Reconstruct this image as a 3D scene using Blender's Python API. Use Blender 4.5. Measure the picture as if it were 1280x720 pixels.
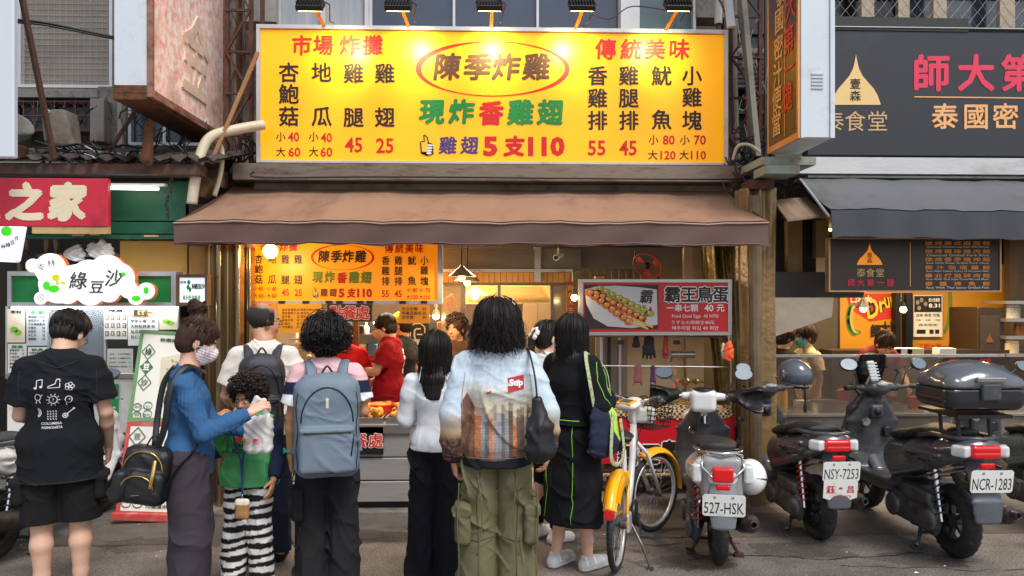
import bpy, bmesh, math, random
import numpy as np
from mathutils import Vector, Matrix, Euler
random.seed(7); rng = np.random.default_rng(7)
R = math.radians; PI = math.pi
SC = bpy.context.scene; COL = SC.collection
for _o in list(bpy.data.objects): bpy.data.objects.remove(_o)
# ------------------------------------------------------------------ camera, sky, sun, exposure
CAMZ, FPX, YAW, HORY = 1.75, 930.0, R(1.9), 375.0
_cd = bpy.data.cameras.new('camera'); CAM = bpy.data.objects.new('camera', _cd); COL.objects.link(CAM)
_cd.sensor_width = 36; _cd.lens = 36 * FPX / 1280; _cd.shift_y = (HORY - 360) / 1280
_cd.clip_start = .05; _cd.clip_end = 800
CAM.location = (0, 0, CAMZ); CAM.rotation_euler = (R(90), 0, -YAW); SC.camera = CAM
SUN_EL, SUN_AZ = R(55), R(148)
W_ = bpy.data.worlds.new('World'); SC.world = W_; W_.use_nodes = True
_nt = W_.node_tree; _bg = _nt.nodes['Background']
_sky = _nt.nodes.new('ShaderNodeTexSky'); _sky.sky_type = 'NISHITA'; _sky.sun_disc = False
_sky.sun_elevation = SUN_EL; _sky.sun_rotation = SUN_AZ; _sky.air_density = 1.0; _sky.dust_density = 2; _sky.ozone_density = .6
_hs = _nt.nodes.new('ShaderNodeHueSaturation'); _hs.inputs['Saturation'].default_value = .45   # overcast: the cloud deck greys the sky
_nt.links.new(_sky.outputs[0], _hs.inputs['Color']); _nt.links.new(_hs.outputs[0], _bg.inputs[0]); _bg.inputs[1].default_value = .11
_sd = bpy.data.lights.new('sun', 'SUN'); _sd.energy = 1.5; _sd.angle = R(20); _sd.color = (1, .96, .9)
SUN = bpy.data.objects.new('sun', _sd); COL.objects.link(SUN)
_dir = Vector((math.sin(SUN_AZ) * math.cos(SUN_EL), math.cos(SUN_AZ) * math.cos(SUN_EL), math.sin(SUN_EL)))
SUN.rotation_euler = _dir.to_track_quat('Z', 'Y').to_euler(); SUN.location = _dir * 30
SC.view_settings.view_transform = 'Standard'; SC.view_settings.look = 'None'; SC.view_settings.gamma = 1
SC.view_settings.exposure = 0.66
SC.cycles.max_bounces = 7; SC.cycles.transparent_max_bounces = 12; SC.cycles.sample_clamp_indirect = 6
SC.cycles.use_denoising = True
# ------------------------------------------------------------------ placing by sight line
FW = Vector((math.sin(YAW), math.cos(YAW), 0)); RT = Vector((math.cos(YAW), -math.sin(YAW), 0))
def ray(px, py): return FW + RT * ((px - 640) / FPX) + Vector((0, 0, (HORY - py) / FPX))
def P(px, py, Y):
    d = ray(px, py); return Vector((0, 0, CAMZ)) + d * (Y / d.y)
def PX(px, X, py=375):                     # ray meets the plane x = X
    d = ray(px, py); return Vector((0, 0, CAMZ)) + d * (X / d.x)
def PD(px, py, d): return Vector((0, 0, CAMZ)) + ray(px, py) * d
def GP(px, d):
    p = PD(px, HORY, d); return Vector((p.x, p.y, 0))
def ZY(py, Y): return P(640, py, Y).z
# ------------------------------------------------------------------ materials
def lin(c):
    return tuple(((x / 255) / 12.92 if x / 255 <= .04045 else ((x / 255 + .055) / 1.055) ** 2.4) for x in c[:3])
MC = {}
def mat(name, col, rough=.6, metal=0, var=.18, vs=6.0, bump=.15, bs=60.0, dirt=None, dirt_amt=.5, dirt_scale=3.0, stretch=(1,1,1), emit=None, es=0, spec=.5, coat=0, alpha=1, trans=0, vcol=False, bd=.01):
    if name in MC: return MC[name]
    m = bpy.data.materials.new(name); m.use_nodes = True; nt = m.node_tree; N = nt.nodes; L = nt.links
    b = N['Principled BSDF']
    c = lin(col) if max(col) > 1.001 else tuple(col)
    tc = N.new('ShaderNodeTexCoord'); mp = N.new('ShaderNodeMapping'); mp.inputs['Scale'].default_value = stretch
    L.new(tc.outputs['Object'], mp.inputs[0])
    nz = N.new('ShaderNodeTexNoise'); nz.inputs['Scale'].default_value = vs; nz.inputs['Detail'].default_value = 6; nz.inputs['Roughness'].default_value = .65
    L.new(mp.outputs[0], nz.inputs['Vector'])
    mr = N.new('ShaderNodeMapRange'); mr.inputs[1].default_value = .25; mr.inputs[2].default_value = .75
    mr.inputs[3].default_value = 1 - var; mr.inputs[4].default_value = 1 + var
    L.new(nz.outputs['Fac'], mr.inputs[0])
    mx = N.new('ShaderNodeVectorMath'); mx.operation = 'SCALE'
    if vcol:
        at = N.new('ShaderNodeAttribute'); at.attribute_name = 'Col'; L.new(at.outputs['Color'], mx.inputs[0])
    else: mx.inputs[0].default_value = c
    L.new(mr.outputs[0], mx.inputs['Scale'])
    out = mx.outputs[0]
    if dirt is not None:
        n2 = N.new('ShaderNodeTexNoise'); n2.inputs['Scale'].default_value = dirt_scale; n2.inputs['Detail'].default_value = 9; n2.inputs['Roughness'].default_value = .72
        L.new(mp.outputs[0], n2.inputs['Vector'])
        r2 = N.new('ShaderNodeMapRange'); r2.inputs[1].default_value = .62 - .3 * dirt_amt; r2.inputs[2].default_value = .78 - .2 * dirt_amt
        L.new(n2.outputs['Fac'], r2.inputs[0])
        mi = N.new('ShaderNodeMix'); mi.data_type = 'RGBA'; L.new(r2.outputs[0], mi.inputs[0]); L.new(out, mi.inputs[6])
        mi.inputs[7].default_value = (*(lin(dirt) if max(dirt) > 1.001 else dirt), 1); out = mi.outputs[2]
    L.new(out, b.inputs['Base Color'])
    b.inputs['Metallic'].default_value = metal; b.inputs['Specular IOR Level'].default_value = spec
    rr = N.new('ShaderNodeMapRange'); rr.inputs[3].default_value = max(.02, rough - .1); rr.inputs[4].default_value = min(1, rough + .1)
    L.new(nz.outputs['Fac'], rr.inputs[0]); L.new(rr.outputs[0], b.inputs['Roughness'])
    if bump:
        nb = N.new('ShaderNodeTexNoise'); nb.inputs['Scale'].default_value = bs; nb.inputs['Detail'].default_value = 4
        L.new(mp.outputs[0], nb.inputs['Vector'])
        bp = N.new('ShaderNodeBump'); bp.inputs['Strength'].default_value = bump; bp.inputs['Distance'].default_value = bd
        L.new(nb.outputs['Fac'], bp.inputs['Height']); L.new(bp.outputs[0], b.inputs['Normal'])
    if coat: b.inputs['Coat Weight'].default_value = coat; b.inputs['Coat Roughness'].default_value = .08
    if emit is not None:
        L.new(out, b.inputs['Emission Color']) if emit == 'base' else setattr(b.inputs['Emission Color'], 'default_value', (*lin(emit), 1))
        b.inputs['Emission Strength'].default_value = es
    if trans: b.inputs['Transmission Weight'].default_value = trans
    if alpha < 1: b.inputs['Alpha'].default_value = alpha
    MC[name] = m; return m
def glow(name, col, s):
    if name in MC: return MC[name]
    m = bpy.data.materials.new(name); m.use_nodes = True; b = m.node_tree.nodes['Principled BSDF']
    b.inputs['Base Color'].default_value = (*lin(col), 1); b.inputs['Emission Color'].default_value = (*lin(col), 1); b.inputs['Emission Strength'].default_value = s
    MC[name] = m; return m
def glass(name, tint=(210, 220, 225), rough=.05, alpha=.25):
    if name in MC: return MC[name]
    m = mat(name, tint, rough=max(rough, .1), var=.1, bump=0, alpha=alpha, spec=.8); return m
# ------------------------------------------------------------------ objects
def props(o, label=None, cat=None, group=None, kind=None):
    if label: o['label'] = label
    if cat: o['category'] = cat
    if group: o['group'] = group
    if kind: o['kind'] = kind
    return o
def thing(name, label, cat, group=None, loc=(0,0,0), rz=0):
    o = bpy.data.objects.new(name, None); COL.objects.link(o); o.empty_display_size = .1
    o.location = loc; o.rotation_euler = (0, 0, rz); return props(o, label, cat, group)
def link(name, me, m, parent=None, smooth=False):
    o = bpy.data.objects.new(name, me); COL.objects.link(o)
    if m is not None:
        me.materials.clear()
        for x in (m if isinstance(m, (list, tuple)) else [m]): me.materials.append(x)
    if smooth: me.polygons.foreach_set('use_smooth', [True] * len(me.polygons))
    if parent: o.parent = parent
    return o
REBASE = []
def rebase_all():
    for o in list(COL.objects):
        if o.parent or o.type in ('CAMERA', 'LIGHT') or o.get('fixed') or o.get('kind') == 'structure': continue
        if o.location.length > 1e-6: continue
        tree = [o] + list(o.children_recursive)
        lo = Vector((1e9,) * 3); hi = -lo; seen = {}
        for c in tree:
            if c.type == 'MESH' and len(c.data.vertices):
                a = np.empty(len(c.data.vertices) * 3, 'f'); c.data.vertices.foreach_get('co', a); a = a.reshape(-1, 3)
                off = np.array(c.matrix_local.translation if c.parent and c.location.length > 1e-6 else (0, 0, 0))
                for i in range(3):
                    lo[i] = min(lo[i], a[:, i].min() + off[i]); hi[i] = max(hi[i], a[:, i].max() + off[i])
        if lo.x > 1e8: continue
        b = Vector(((lo.x + hi.x) / 2, (lo.y + hi.y) / 2, lo.z))
        shared = any(c.type == 'MESH' and c.data.users > 1 for c in tree)
        if shared:
            if o.type == 'MESH': continue
            o.location = b
            for c in o.children: c.location = c.location - b
            continue
        o.location = b
        for c in tree:
            if c.type == 'MESH': c.data.transform(Matrix.Translation(-b))
class MB:
    def __init__(s): s.v = []; s.f = []; s.mi = []
    def add(s, vs, fs, mi=0):
        n = len(s.v); s.v += [tuple(v) for v in vs]; s.f += [tuple(i + n for i in f) for f in fs]; s.mi += [mi] * len(fs); return s
    def box(s, a, b, mi=0, bev=0):
        x0, y0, z0 = (min(a[i], b[i]) for i in range(3)); x1, y1, z1 = (max(a[i], b[i]) for i in range(3))
        e = min(bev, (x1-x0)/2.01, (y1-y0)/2.01, (z1-z0)/2.01)
        if e <= 0:
            return s.add([(x0,y0,z0),(x1,y0,z0),(x1,y1,z0),(x0,y1,z0),(x0,y0,z1),(x1,y0,z1),(x1,y1,z1),(x0,y1,z1)],
                  [(0,3,2,1),(4,5,6,7),(0,1,5,4),(1,2,6,5),(2,3,7,6),(3,0,4,7)], mi)
        vs = []; idx = {}
        for X, Y, Z, sx, sy, sz in [(X, Y, Z, sx, sy, sz) for X, sx in ((x0,1),(x1,-1)) for Y, sy in ((y0,1),(y1,-1)) for Z, sz in ((z0,1),(z1,-1))]:
            k = (sx, sy, sz)
            idx[k+('x',)] = len(vs); vs.append((X, Y+sy*e, Z+sz*e))
            idx[k+('y',)] = len(vs); vs.append((X+sx*e, Y, Z+sz*e))
            idx[k+('z',)] = len(vs); vs.append((X+sx*e, Y+sy*e, Z))
        fs = []
        g = lambda a, b, c, w: idx[(a, b, c, w)]
        for q in (1, -1):
            fs.append([g(q,1,1,'x'), g(q,-1,1,'x'), g(q,-1,-1,'x'), g(q,1,-1,'x')])
            fs.append([g(1,q,1,'y'), g(-1,q,1,'y'), g(-1,q,-1,'y'), g(1,q,-1,'y')])
            fs.append([g(1,1,q,'z'), g(-1,1,q,'z'), g(-1,-1,q,'z'), g(1,-1,q,'z')])
            for p in (1, -1):
                fs.append([g(1,q,p,'y'), g(-1,q,p,'y'), g(-1,q,p,'z'), g(1,q,p,'z')])
                fs.append([g(q,1,p,'x'), g(q,-1,p,'x'), g(q,-1,p,'z'), g(q,1,p,'z')])
                fs.append([g(q,p,1,'x'), g(q,p,-1,'x'), g(q,p,-1,'y'), g(q,p,1,'y')])
                for r in (1, -1): fs.append([g(q,p,r,'x'), g(q,p,r,'y'), g(q,p,r,'z')])
        c = Vector(((x0+x1)/2, (y0+y1)/2, (z0+z1)/2)); out = []
        for f in fs:
            a0, a1, a2 = (Vector(vs[i]) for i in f[:3]); n = (a1-a0).cross(a2-a0)
            m = sum((Vector(vs[i]) for i in f), Vector()) / len(f)
            out.append(f if n.dot(m - c) > 0 else f[::-1])
        return s.add(vs, out, mi)
    def obox(s, c, size, M, mi=0, bev=0):      # oriented box; M 3x3
        t = MB(); h = [x/2 for x in size]; t.box((-h[0],-h[1],-h[2]), (h[0],h[1],h[2]), bev=bev)
        return s.add([Vector(c) + M @ Vector(v) for v in t.v], t.f, mi)
    def bar(s, a, b, w, h=None, mi=0, up=(0,0,1)):
        a, b = Vector(a), Vector(b); d = b - a; L_ = d.length
        if L_ < 1e-6: return s
        z = d.normalized(); u = Vector(up)
        if abs(z.dot(u)) > .98: u = Vector((1, 0, 0))
        x = z.cross(u).normalized(); y = x.cross(z)
        return s.obox((a + b) / 2, (w, h or w, L_), Matrix((x, y, z)).transposed(), mi)
    def tube(s, pts, r, n=8, mi=0, caps=True, closed=False, flat=1.0):
        pts = [Vector(p) for p in pts]; m = len(pts); rs = r if isinstance(r, (list, tuple)) else [r] * m
        vs = []; fs = []; u = None
        for i, p in enumerate(pts):
            if closed: t = pts[(i+1) % m] - pts[i-1]
            else: t = pts[min(i+1, m-1)] - pts[max(i-1, 0)]
            t = t.normalized() if t.length > 1e-9 else Vector((0, 0, 1))
            if u is None: u = t.cross(Vector((0, 0, 1)) if abs(t.z) < .9 else Vector((1, 0, 0))).normalized()
            else:
                u = u - t * u.dot(t); u = u.normalized() if u.length > 1e-6 else t.orthogonal().normalized()
            w = t.cross(u)
            for k in range(n):
                a = 2 * PI * k / n; vs.append(p + (u * math.cos(a) + w * math.sin(a) * flat) * rs[i])
        for i in range(m if closed else m - 1):
            j = (i + 1) % m
            for k in range(n): fs.append((i*n+k, i*n+(k+1) % n, j*n+(k+1) % n, j*n+k))
        if caps and not closed: fs += [tuple(range(n))[::-1], tuple((m-1)*n+k for k in range(n))]
        return s.add(vs, fs, mi)
    def lathe(s, prof, c=(0,0,0), axis='z', n=20, mi=0, M=None, arc=(0, 2*PI)):
        full = abs(arc[1]-arc[0]-2*PI) < 1e-6; m = n if full else n + 1
        vs = []; c = Vector(c)
        for r, z in prof:
            for k in range(m):
                a = arc[0] + (arc[1]-arc[0]) * k / n; p = Vector((r*math.cos(a), r*math.sin(a), z))
                if axis == 'y': p = Vector((p.x, p.z, -p.y))
                elif axis == 'x': p = Vector((p.z, p.x, p.y))
                if M is not None: p = M @ p
                vs.append(c + p)
        fs = []
        for i in range(len(prof)-1):
            for k in range(n):
                j = (k+1) % m
                fs.append((i*m+k, i*m+j, (i+1)*m+j, (i+1)*m+k))
        return s.add(vs, fs, mi)
    def ball(s, c, r, n=12, mi=0, M=None):
        r3 = r if isinstance(r, (tuple, list)) else (r, r, r); vs = []; fs = []; m = n // 2 + 1
        for i in range(m):
            ph = PI * i / (m-1)
            for k in range(n):
                a = 2*PI*k/n; p = Vector((r3[0]*math.sin(ph)*math.cos(a), r3[1]*math.sin(ph)*math.sin(a), r3[2]*math.cos(ph)))
                if M is not None: p = M @ p
                vs.append(Vector(c) + p)
        for i in range(m-1):
            for k in range(n): fs.append((i*n+k, (i+1)*n+k, (i+1)*n+(k+1) % n, i*n+(k+1) % n))
        return s.add(vs, fs, mi)
    def prism(s, poly, fn, d0, d1, mi=0):      # poly 2D, fn(u,v,w)->3D
        n = len(poly); vs = [fn(u, v, d0) for u, v in poly] + [fn(u, v, d1) for u, v in poly]
        fs = [tuple(range(n)), tuple(range(2*n-1, n-1, -1))] + [(i, i+n, (i+1) % n + n, (i+1) % n) for i in range(n)]
        return s.add(vs, fs, mi)
    def grid(s, rows, mi=0, closed=False):     # rows of equal-length point lists
        n = len(rows[0]); vs = [p for r in rows for p in r]; fs = []
        for i in range(len(rows)-1):
            for k in range(n if closed else n-1):
                j = (k+1) % n; fs.append((i*n+k, i*n+j, (i+1)*n+j, (i+1)*n+k))
        return s.add(vs, fs, mi)
    def loft(s, secs, n=20, mi=0, caps=True, axis='y'):  # (y, x, z, hw, hh, exp[, tilt])
        rows = []
        for q in secs:
            y, x, z, hw, hh = q[:5]; e = q[5] if len(q) > 5 else 2.5; tl = q[6] if len(q) > 6 else 0
            row = []
            for k in range(n):
                a = 2*PI*k/n; ca, sa = math.cos(a), math.sin(a)
                u = hw * math.copysign(abs(ca)**(2/e), ca); w = hh * math.copysign(abs(sa)**(2/e), sa)
                row.append(Vector((x+u, y - w*math.sin(tl), z + w*math.cos(tl))) if axis == 'y' else Vector((x+u, y+w*math.cos(tl), z + w*math.sin(tl))))
            rows.append(row)
        b = len(s.v); s.grid(rows, mi, closed=True)
        if caps: s.f += [tuple(b+k for k in range(n))[::-1], tuple(b+(len(rows)-1)*n+k for k in range(n))]; s.mi += [mi, mi]
        return s
    def build(s, name, m, parent=None, smooth=False, fix=False):
        me = bpy.data.meshes.new(name); me.from_pydata(s.v, [], s.f)
        o = link(name, me, m, parent)
        if isinstance(m, (list, tuple)) and len(m) > 1: me.polygons.foreach_set('material_index', s.mi)
        if fix:
            bm = bmesh.new(); bm.from_mesh(me); bmesh.ops.recalc_face_normals(bm, faces=bm.faces); bm.to_mesh(me); bm.free()
        if smooth:
            me.polygons.foreach_set('use_smooth', [True] * len(me.polygons))
            if smooth != 'all':
                try: me.set_sharp_from_angle(angle=R(38 if smooth is True else smooth))
                except Exception: pass
        me.update(); return o
def one(name, mb, m, label, cat, group=None, kind=None, smooth=False, fix=False):
    return props(mb.build(name, m, None, smooth, fix), label, cat, group, kind)
def struct(name, mb, m, smooth=False): return props(mb.build(name, m, None, smooth), kind='structure')
def pbox(mb, x0, y0, x1, y1, Y, dep, mi=0, bev=0):     # a box whose front face covers a pixel box on the plane y=Y, dep deep behind it
    a = P(x0, y0, Y); b = P(x1, y1, Y); xa, xb = sorted((a.x, b.x))
    mb.box((xa, Y, b.z), (xb, Y+dep, a.z), mi, bev); return mb
def dup(o, parent=None):
    c = o.copy(); COL.objects.link(c); c.parent = parent
    for ch in o.children: dup(ch, c)
    return c
# ------------------------------------------------------------------ lettering (the program's own font)
TM = {}
def glyph(sx, off):
    k = (sx, round(off, 3))
    if k not in TM:
        cu = bpy.data.curves.new('t', 'FONT'); cu.body = sx; cu.offset = off; cu.size = 1; cu.resolution_u = 2
        o = bpy.data.objects.new('t', cu); me = bpy.data.meshes.new_from_object(o)
        v = np.empty(len(me.vertices)*3, 'f'); me.vertices.foreach_get('co', v)
        TM[k] = (v.reshape(-1, 3)[:, :2].copy(), [tuple(p.vertices) for p in me.polygons])
        bpy.data.meshes.remove(me); bpy.data.objects.remove(o); bpy.data.curves.remove(cu)
    return TM[k]
def is_cjk(c): return ord(c) > 0x2E00
class Ink:
    def __init__(s, fn): s.fn = fn; s.mb = MB(); s.pt = []
    def put(s, t, x, y, w, h=None, **k):
        a, b = len(s.mb.v), len(s.mb.f); s._put(t, x, y, w, h, **k)
        if s.mb.v[a:]: v = s.mb.v[a:]; s.pt.append((a, len(s.mb.v), b, len(s.mb.f), max(max(p[i] for p in v) - min(p[i] for p in v) for i in range(3))))
        return s
    def _put(s, t, x, y, w, h=None, bold=.0, shear=0, jit=0, rot=0, mode='mid'):
        multi = bold if (bold > .012 and ord(max(t)) > 0x2E00) else 0
        v, fs = glyph(t, 0 if multi else bold)
        if len(v) == 0: return s
        if is_cjk(t[0]) and mode != 'fit':
            n = len(t); sc = w / n; h = h or w / n
            q = np.stack([(v[:, 0] - n/2) * sc, -(v[:, 1] - .36) * h], 1)
        else:
            lo = v.min(0); hi = v.max(0); sz = np.maximum(hi - lo, 1e-3)
            if h is None: h = w * sz[1] / sz[0]
            q = (v - (lo+hi)/2) / sz * np.array([w, -h])
        if shear: q[:, 0] = q[:, 0] - q[:, 1] * shear
        if jit: q = q + jit * np.stack([np.sin(q[:, 1]*3.1/max(jit,.01)*.12 + q[:, 0]*.3/max(jit,.01)*.1), np.sin(q[:, 0]*2.3/max(jit,.01)*.1)], 1)
        if rot: c, n_ = math.cos(rot), math.sin(rot); q = q @ np.array([[c, n_], [-n_, c]])
        if not multi: s.mb.add([s.fn(x + a, y + b) for a, b in q], [f for f in fs]); return s
        o, ax, ay = Vector(s.fn(x, y)), Vector(s.fn(x+.5, y)), Vector(s.fn(x, y+.5)); nn = (ax-o).cross(ay-o); nn = nn.normalized() if nn.length > 1e-12 else Vector((0,-1,0))
        if nn.dot(Vector((0,0,CAMZ)) - o) < 0: nn = -nn
        r = multi * (w / len(t) if is_cjk(t[0]) and mode != 'fit' else abs(w) / max(1, len(t)))
        K = 6 if multi > .03 else 4
        for k in range(K):
            dx, dy = r*math.cos(2*PI*k/K+.4), r*math.sin(2*PI*k/K+.4)
            s.mb.add([Vector(s.fn(x + a + dx, y + b + dy)) + nn*(.00035*k) for a, b in q], [f for f in fs])
        return s
    def chars(s, t, xs, y, size, **k):
        for c, x in zip(t, xs): s.put(c, x, y, size, **k)
        return s
    def col(s, t, x, ys, size, **k):
        for c, y in zip(t, ys): s.put(c, x, y, size, **k)
        return s
    def poly(s, pts): s.mb.add([s.fn(*p) for p in pts], [tuple(range(len(pts)))]); return s
    def rect(s, x0, y0, x1, y1): return s.poly([(x0, y0), (x1, y0), (x1, y1), (x0, y1)])
    def disc(s, x, y, rx, ry=None, n=20): return s.poly([(x + rx*math.cos(2*PI*k/n), y + (ry or rx)*math.sin(2*PI*k/n)) for k in range(n)])
    def ring(s, x, y, rx, ry, th, a0=0, a1=2*PI, n=48):    # th: thickness or fn(angle)
        T = th if callable(th) else (lambda a: th)
        A = [a0 + (a1-a0)*k/n for k in range(n+1)]
        o = [s.fn(x + (rx+T(a)/2)*math.cos(a), y + (ry+T(a)/2)*math.sin(a)) for a in A]
        i = [s.fn(x + (rx-T(a)/2)*math.cos(a), y + (ry-T(a)/2)*math.sin(a)) for a in A]
        s.mb.grid([o, i]); return s
    def line(s, pts, w):
        for (a, b), (c, d) in zip(pts, pts[1:]):
            L_ = math.hypot(c-a, d-b) or 1; nx, ny = -(d-b)/L_*w/2, (c-a)/L_*w/2
            s.poly([(a+nx, b+ny), (c+nx, d+ny), (c-nx, d-ny), (a-nx, b-ny)])
        return s
    def build(s, m, parent, name='lettering'):
        if not s.mb.v: return None
        big = [q for q in s.pt if q[4] > .085] if parent and not parent.parent and len(s.pt) > 1 else []      # each character one can pick out is a part
        gone = set()
        for a, b, c, d, _ in big:
            t = MB(); t.v = s.mb.v[a:b]; t.f = [tuple(i - a for i in f) for f in s.mb.f[c:d]]; t.build('character', m, parent); gone.update(range(c, d))
        if gone:
            fs = [f for i, f in enumerate(s.mb.f) if i not in gone]; u = sorted({i for f in fs for i in f}); ix = {o: n for n, o in enumerate(u)}; s.mb.v = [s.mb.v[i] for i in u]; s.mb.f = [tuple(ix[i] for i in f) for f in fs]
        if not s.mb.f: return None
        o = s.mb.build(name, m, parent)
        if parent and len(s.pt) - len(big) > 1: o['kind'] = 'stuff'
        return o
def onY(Y): return lambda u, v: P(u, v, Y)             # ink plane facing the street, given in photo pixels
INKM = {}
def inkm(c, rough=.5):
    return mat('ink_%d_%d_%d' % tuple(c), c, rough=rough, var=.06, bump=0)
# ------------------------------------------------------------------ implicit surfaces -> one continuous mesh
def V3(*a): return np.array(a, 'f')
class Field:
    def __init__(s, lo, hi, h):
        s.h = h; s.lo = np.array(lo, 'f'); n = np.ceil((np.array(hi) - s.lo) / h).astype(int) + 1
        s.n = n; s.f = np.full(n, .1, 'f')
    def sub(s, lo, hi):
        i0 = np.clip(np.floor((np.array(lo) - s.lo) / s.h).astype(int), 0, s.n-1); i1 = np.clip(np.ceil((np.array(hi) - s.lo) / s.h).astype(int) + 1, 1, s.n)
        sl = tuple(slice(a, b) for a, b in zip(i0, i1))
        g = [s.lo[i] + s.h * np.arange(i0[i], i1[i], dtype='f') for i in range(3)]
        return sl, (g[0][:, None, None], g[1][None, :, None], g[2][None, None, :])
    def mix(s, sl, d, k, op):
        a = s.f[sl]
        if a.size == 0: return
        if op == 's': d = -d; r = np.maximum(a, d) if k <= 0 else np.maximum(a, d) + np.maximum(k - np.abs(a-d), 0)**2 / (4*k)
        elif op == 'i': r = np.maximum(a, d)
        else: r = np.minimum(a, d) if k <= 0 else np.minimum(a, d) - np.maximum(k - np.abs(a-d), 0)**2 / (4*k)
        s.f[sl] = r
    def seg(s, a, b, ra, rb, k=.02, op='u', side=None, flat=False):
        a = np.array(a, 'f'); b = np.array(b, 'f')
        ra = np.array(ra if isinstance(ra, (tuple, list)) else (ra, ra), 'f'); rb = np.array(rb if isinstance(rb, (tuple, list)) else (rb, rb), 'f')
        m = max(ra.max(), rb.max()) + .045
        sl, (x, y, z) = s.sub(np.minimum(a, b) - m, np.maximum(a, b) + m)
        ab = b - a; L2 = float(ab @ ab) + 1e-12
        px, py, pz = x - a[0], y - a[1], z - a[2]
        tu = (px*ab[0] + py*ab[1] + pz*ab[2]) / L2; t = np.clip(tu, 0, 3 if flat else 1)
        wx, wy, wz = px - t*ab[0], py - t*ab[1], pz - t*ab[2]
        if side is None: d = np.sqrt(wx*wx + wy*wy + wz*wz) - (ra[0] + (rb[0]-ra[0])*t)
        else:
            ax = ab / math.sqrt(L2); sd = np.array(side, 'f'); sd = sd - ax * (sd @ ax); sd /= np.linalg.norm(sd); dp = np.cross(ax, sd)
            rx = ra[0] + (rb[0]-ra[0])*t; ry = ra[1] + (rb[1]-ra[1])*t; rm = np.minimum(rx, ry)
            u = (wx*sd[0] + wy*sd[1] + wz*sd[2]) / rx; v = (wx*dp[0] + wy*dp[1] + wz*dp[2]) / ry; w = (wx*ax[0] + wy*ax[1] + wz*ax[2]) / rm
            q = np.sqrt(u*u + v*v + w*w) + 1e-6; 
            d = (q - 1) * rm * np.where(q > 1, 1, 1)
            d = d * np.clip(.5 * (rx + ry) / rm * .9, 1, 2)
        if flat: d = np.maximum(d, (tu - 1) * math.sqrt(L2))
        s.mix(sl, d.astype('f'), k, op); return s
    def chain(s, pts, k=.02, op='u', side=None, flat=False):       # pts: (pos, r) or (pos, (rx, ry)); flat: square-cut end
        for i, ((a, ra), (b, rb)) in enumerate(zip(pts, pts[1:])): s.seg(a, b, ra, rb, k, op, side, flat and i == len(pts)-2)
        return s
    def ell(s, c, r, k=.02, op='u', M=None):
        c = np.array(c, 'f'); r = np.array(r, 'f'); m = r.max() + .05
        sl, (x, y, z) = s.sub(c - m, c + m); x, y, z = x - c[0], y - c[1], z - c[2]
        if M is not None:
            M = np.array(M, 'f'); x, y, z = (M[0,0]*x + M[1,0]*y + M[2,0]*z), (M[0,1]*x + M[1,1]*y + M[2,1]*z), (M[0,2]*x + M[1,2]*y + M[2,2]*z)
        q = np.sqrt((x/r[0])**2 + (y/r[1])**2 + (z/r[2])**2); g = np.sqrt((x/r[0]**2)**2 + (y/r[1]**2)**2 + (z/r[2]**2)**2) + 1e-6
        s.mix(sl, (q*(q-1)/g).astype('f'), k, op); return s
    def rbox(s, c, hs, rad=.01, k=0, op='u', M=None):
        c = np.array(c, 'f'); m = float(np.linalg.norm(hs)) + .05
        sl, (x, y, z) = s.sub(c - m, c + m); x, y, z = x - c[0], y - c[1], z - c[2]
        if M is not None:
            M = np.array(M, 'f'); x, y, z = (M[0,0]*x + M[1,0]*y + M[2,0]*z), (M[0,1]*x + M[1,1]*y + M[2,1]*z), (M[0,2]*x + M[1,2]*y + M[2,2]*z)
        qx, qy, qz = np.abs(x) - hs[0] + rad, np.abs(y) - hs[1] + rad, np.abs(z) - hs[2] + rad
        d = np.sqrt(np.maximum(qx, 0)**2 + np.maximum(qy, 0)**2 + np.maximum(qz, 0)**2) + np.minimum(np.maximum(qx, np.maximum(qy, qz)), 0) - rad
        s.mix(sl, d.astype('f'), k, op); return s
    def cut(s, p, n, where=None):                       # keep the side the normal points away from
        n = np.array(n, 'f'); n /= np.linalg.norm(n)
        sl, (x, y, z) = s.sub(*(where or (s.lo, s.lo + s.h * s.n)))
        s.mix(sl, ((x-p[0])*n[0] + (y-p[1])*n[1] + (z-p[2])*n[2]).astype('f'), 0, 'i'); return s
    def wrinkle(s, fn, band=.035):
        I = np.nonzero(np.abs(s.f) < band); p = s.lo + s.h * np.stack(I, 1).astype('f')
        s.f[I] += fn(p).astype('f'); return s
    def mesh(s):
        f = s.f; f[0] = f[-1] = .1; f[:, 0] = f[:, -1] = .1; f[:, :, 0] = f[:, :, -1] = .1
        ins = f < 0; c = np.zeros(tuple(np.array(f.shape)-1), 'i1')
        for a in (0, 1):
            for b in (0, 1):
                for d in (0, 1): c += ins[a:f.shape[0]-1+a, b:f.shape[1]-1+b, d:f.shape[2]-1+d]
        act = (c > 0) & (c < 8); I, J, K = np.nonzero(act); idx = np.full(act.shape, -1, 'i4'); idx[act] = np.arange(len(I))
        acc = np.zeros((len(I), 3), 'f'); cnt = np.zeros(len(I), 'f')
        for ax in range(3):
            o1, o2 = [i for i in range(3) if i != ax]
            for a in (0, 1):
                for b in (0, 1):
                    off = [0, 0, 0]; off[o1] = a; off[o2] = b; of2 = list(off); of2[ax] = 1
                    f0 = f[I+off[0], J+off[1], K+off[2]]; f1 = f[I+of2[0], J+of2[1], K+of2[2]]
                    cr = (f0 < 0) != (f1 < 0); t = np.where(cr, f0/(f0-f1+1e-12), 0)
                    q = np.zeros((len(I), 3), 'f'); q[:, o1] = a; q[:, o2] = b; q[:, ax] = t
                    acc += q * cr[:, None]; cnt += cr
        v = s.lo + s.h * (acc / cnt[:, None] + np.stack([I, J, K], 1))
        F = []
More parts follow.
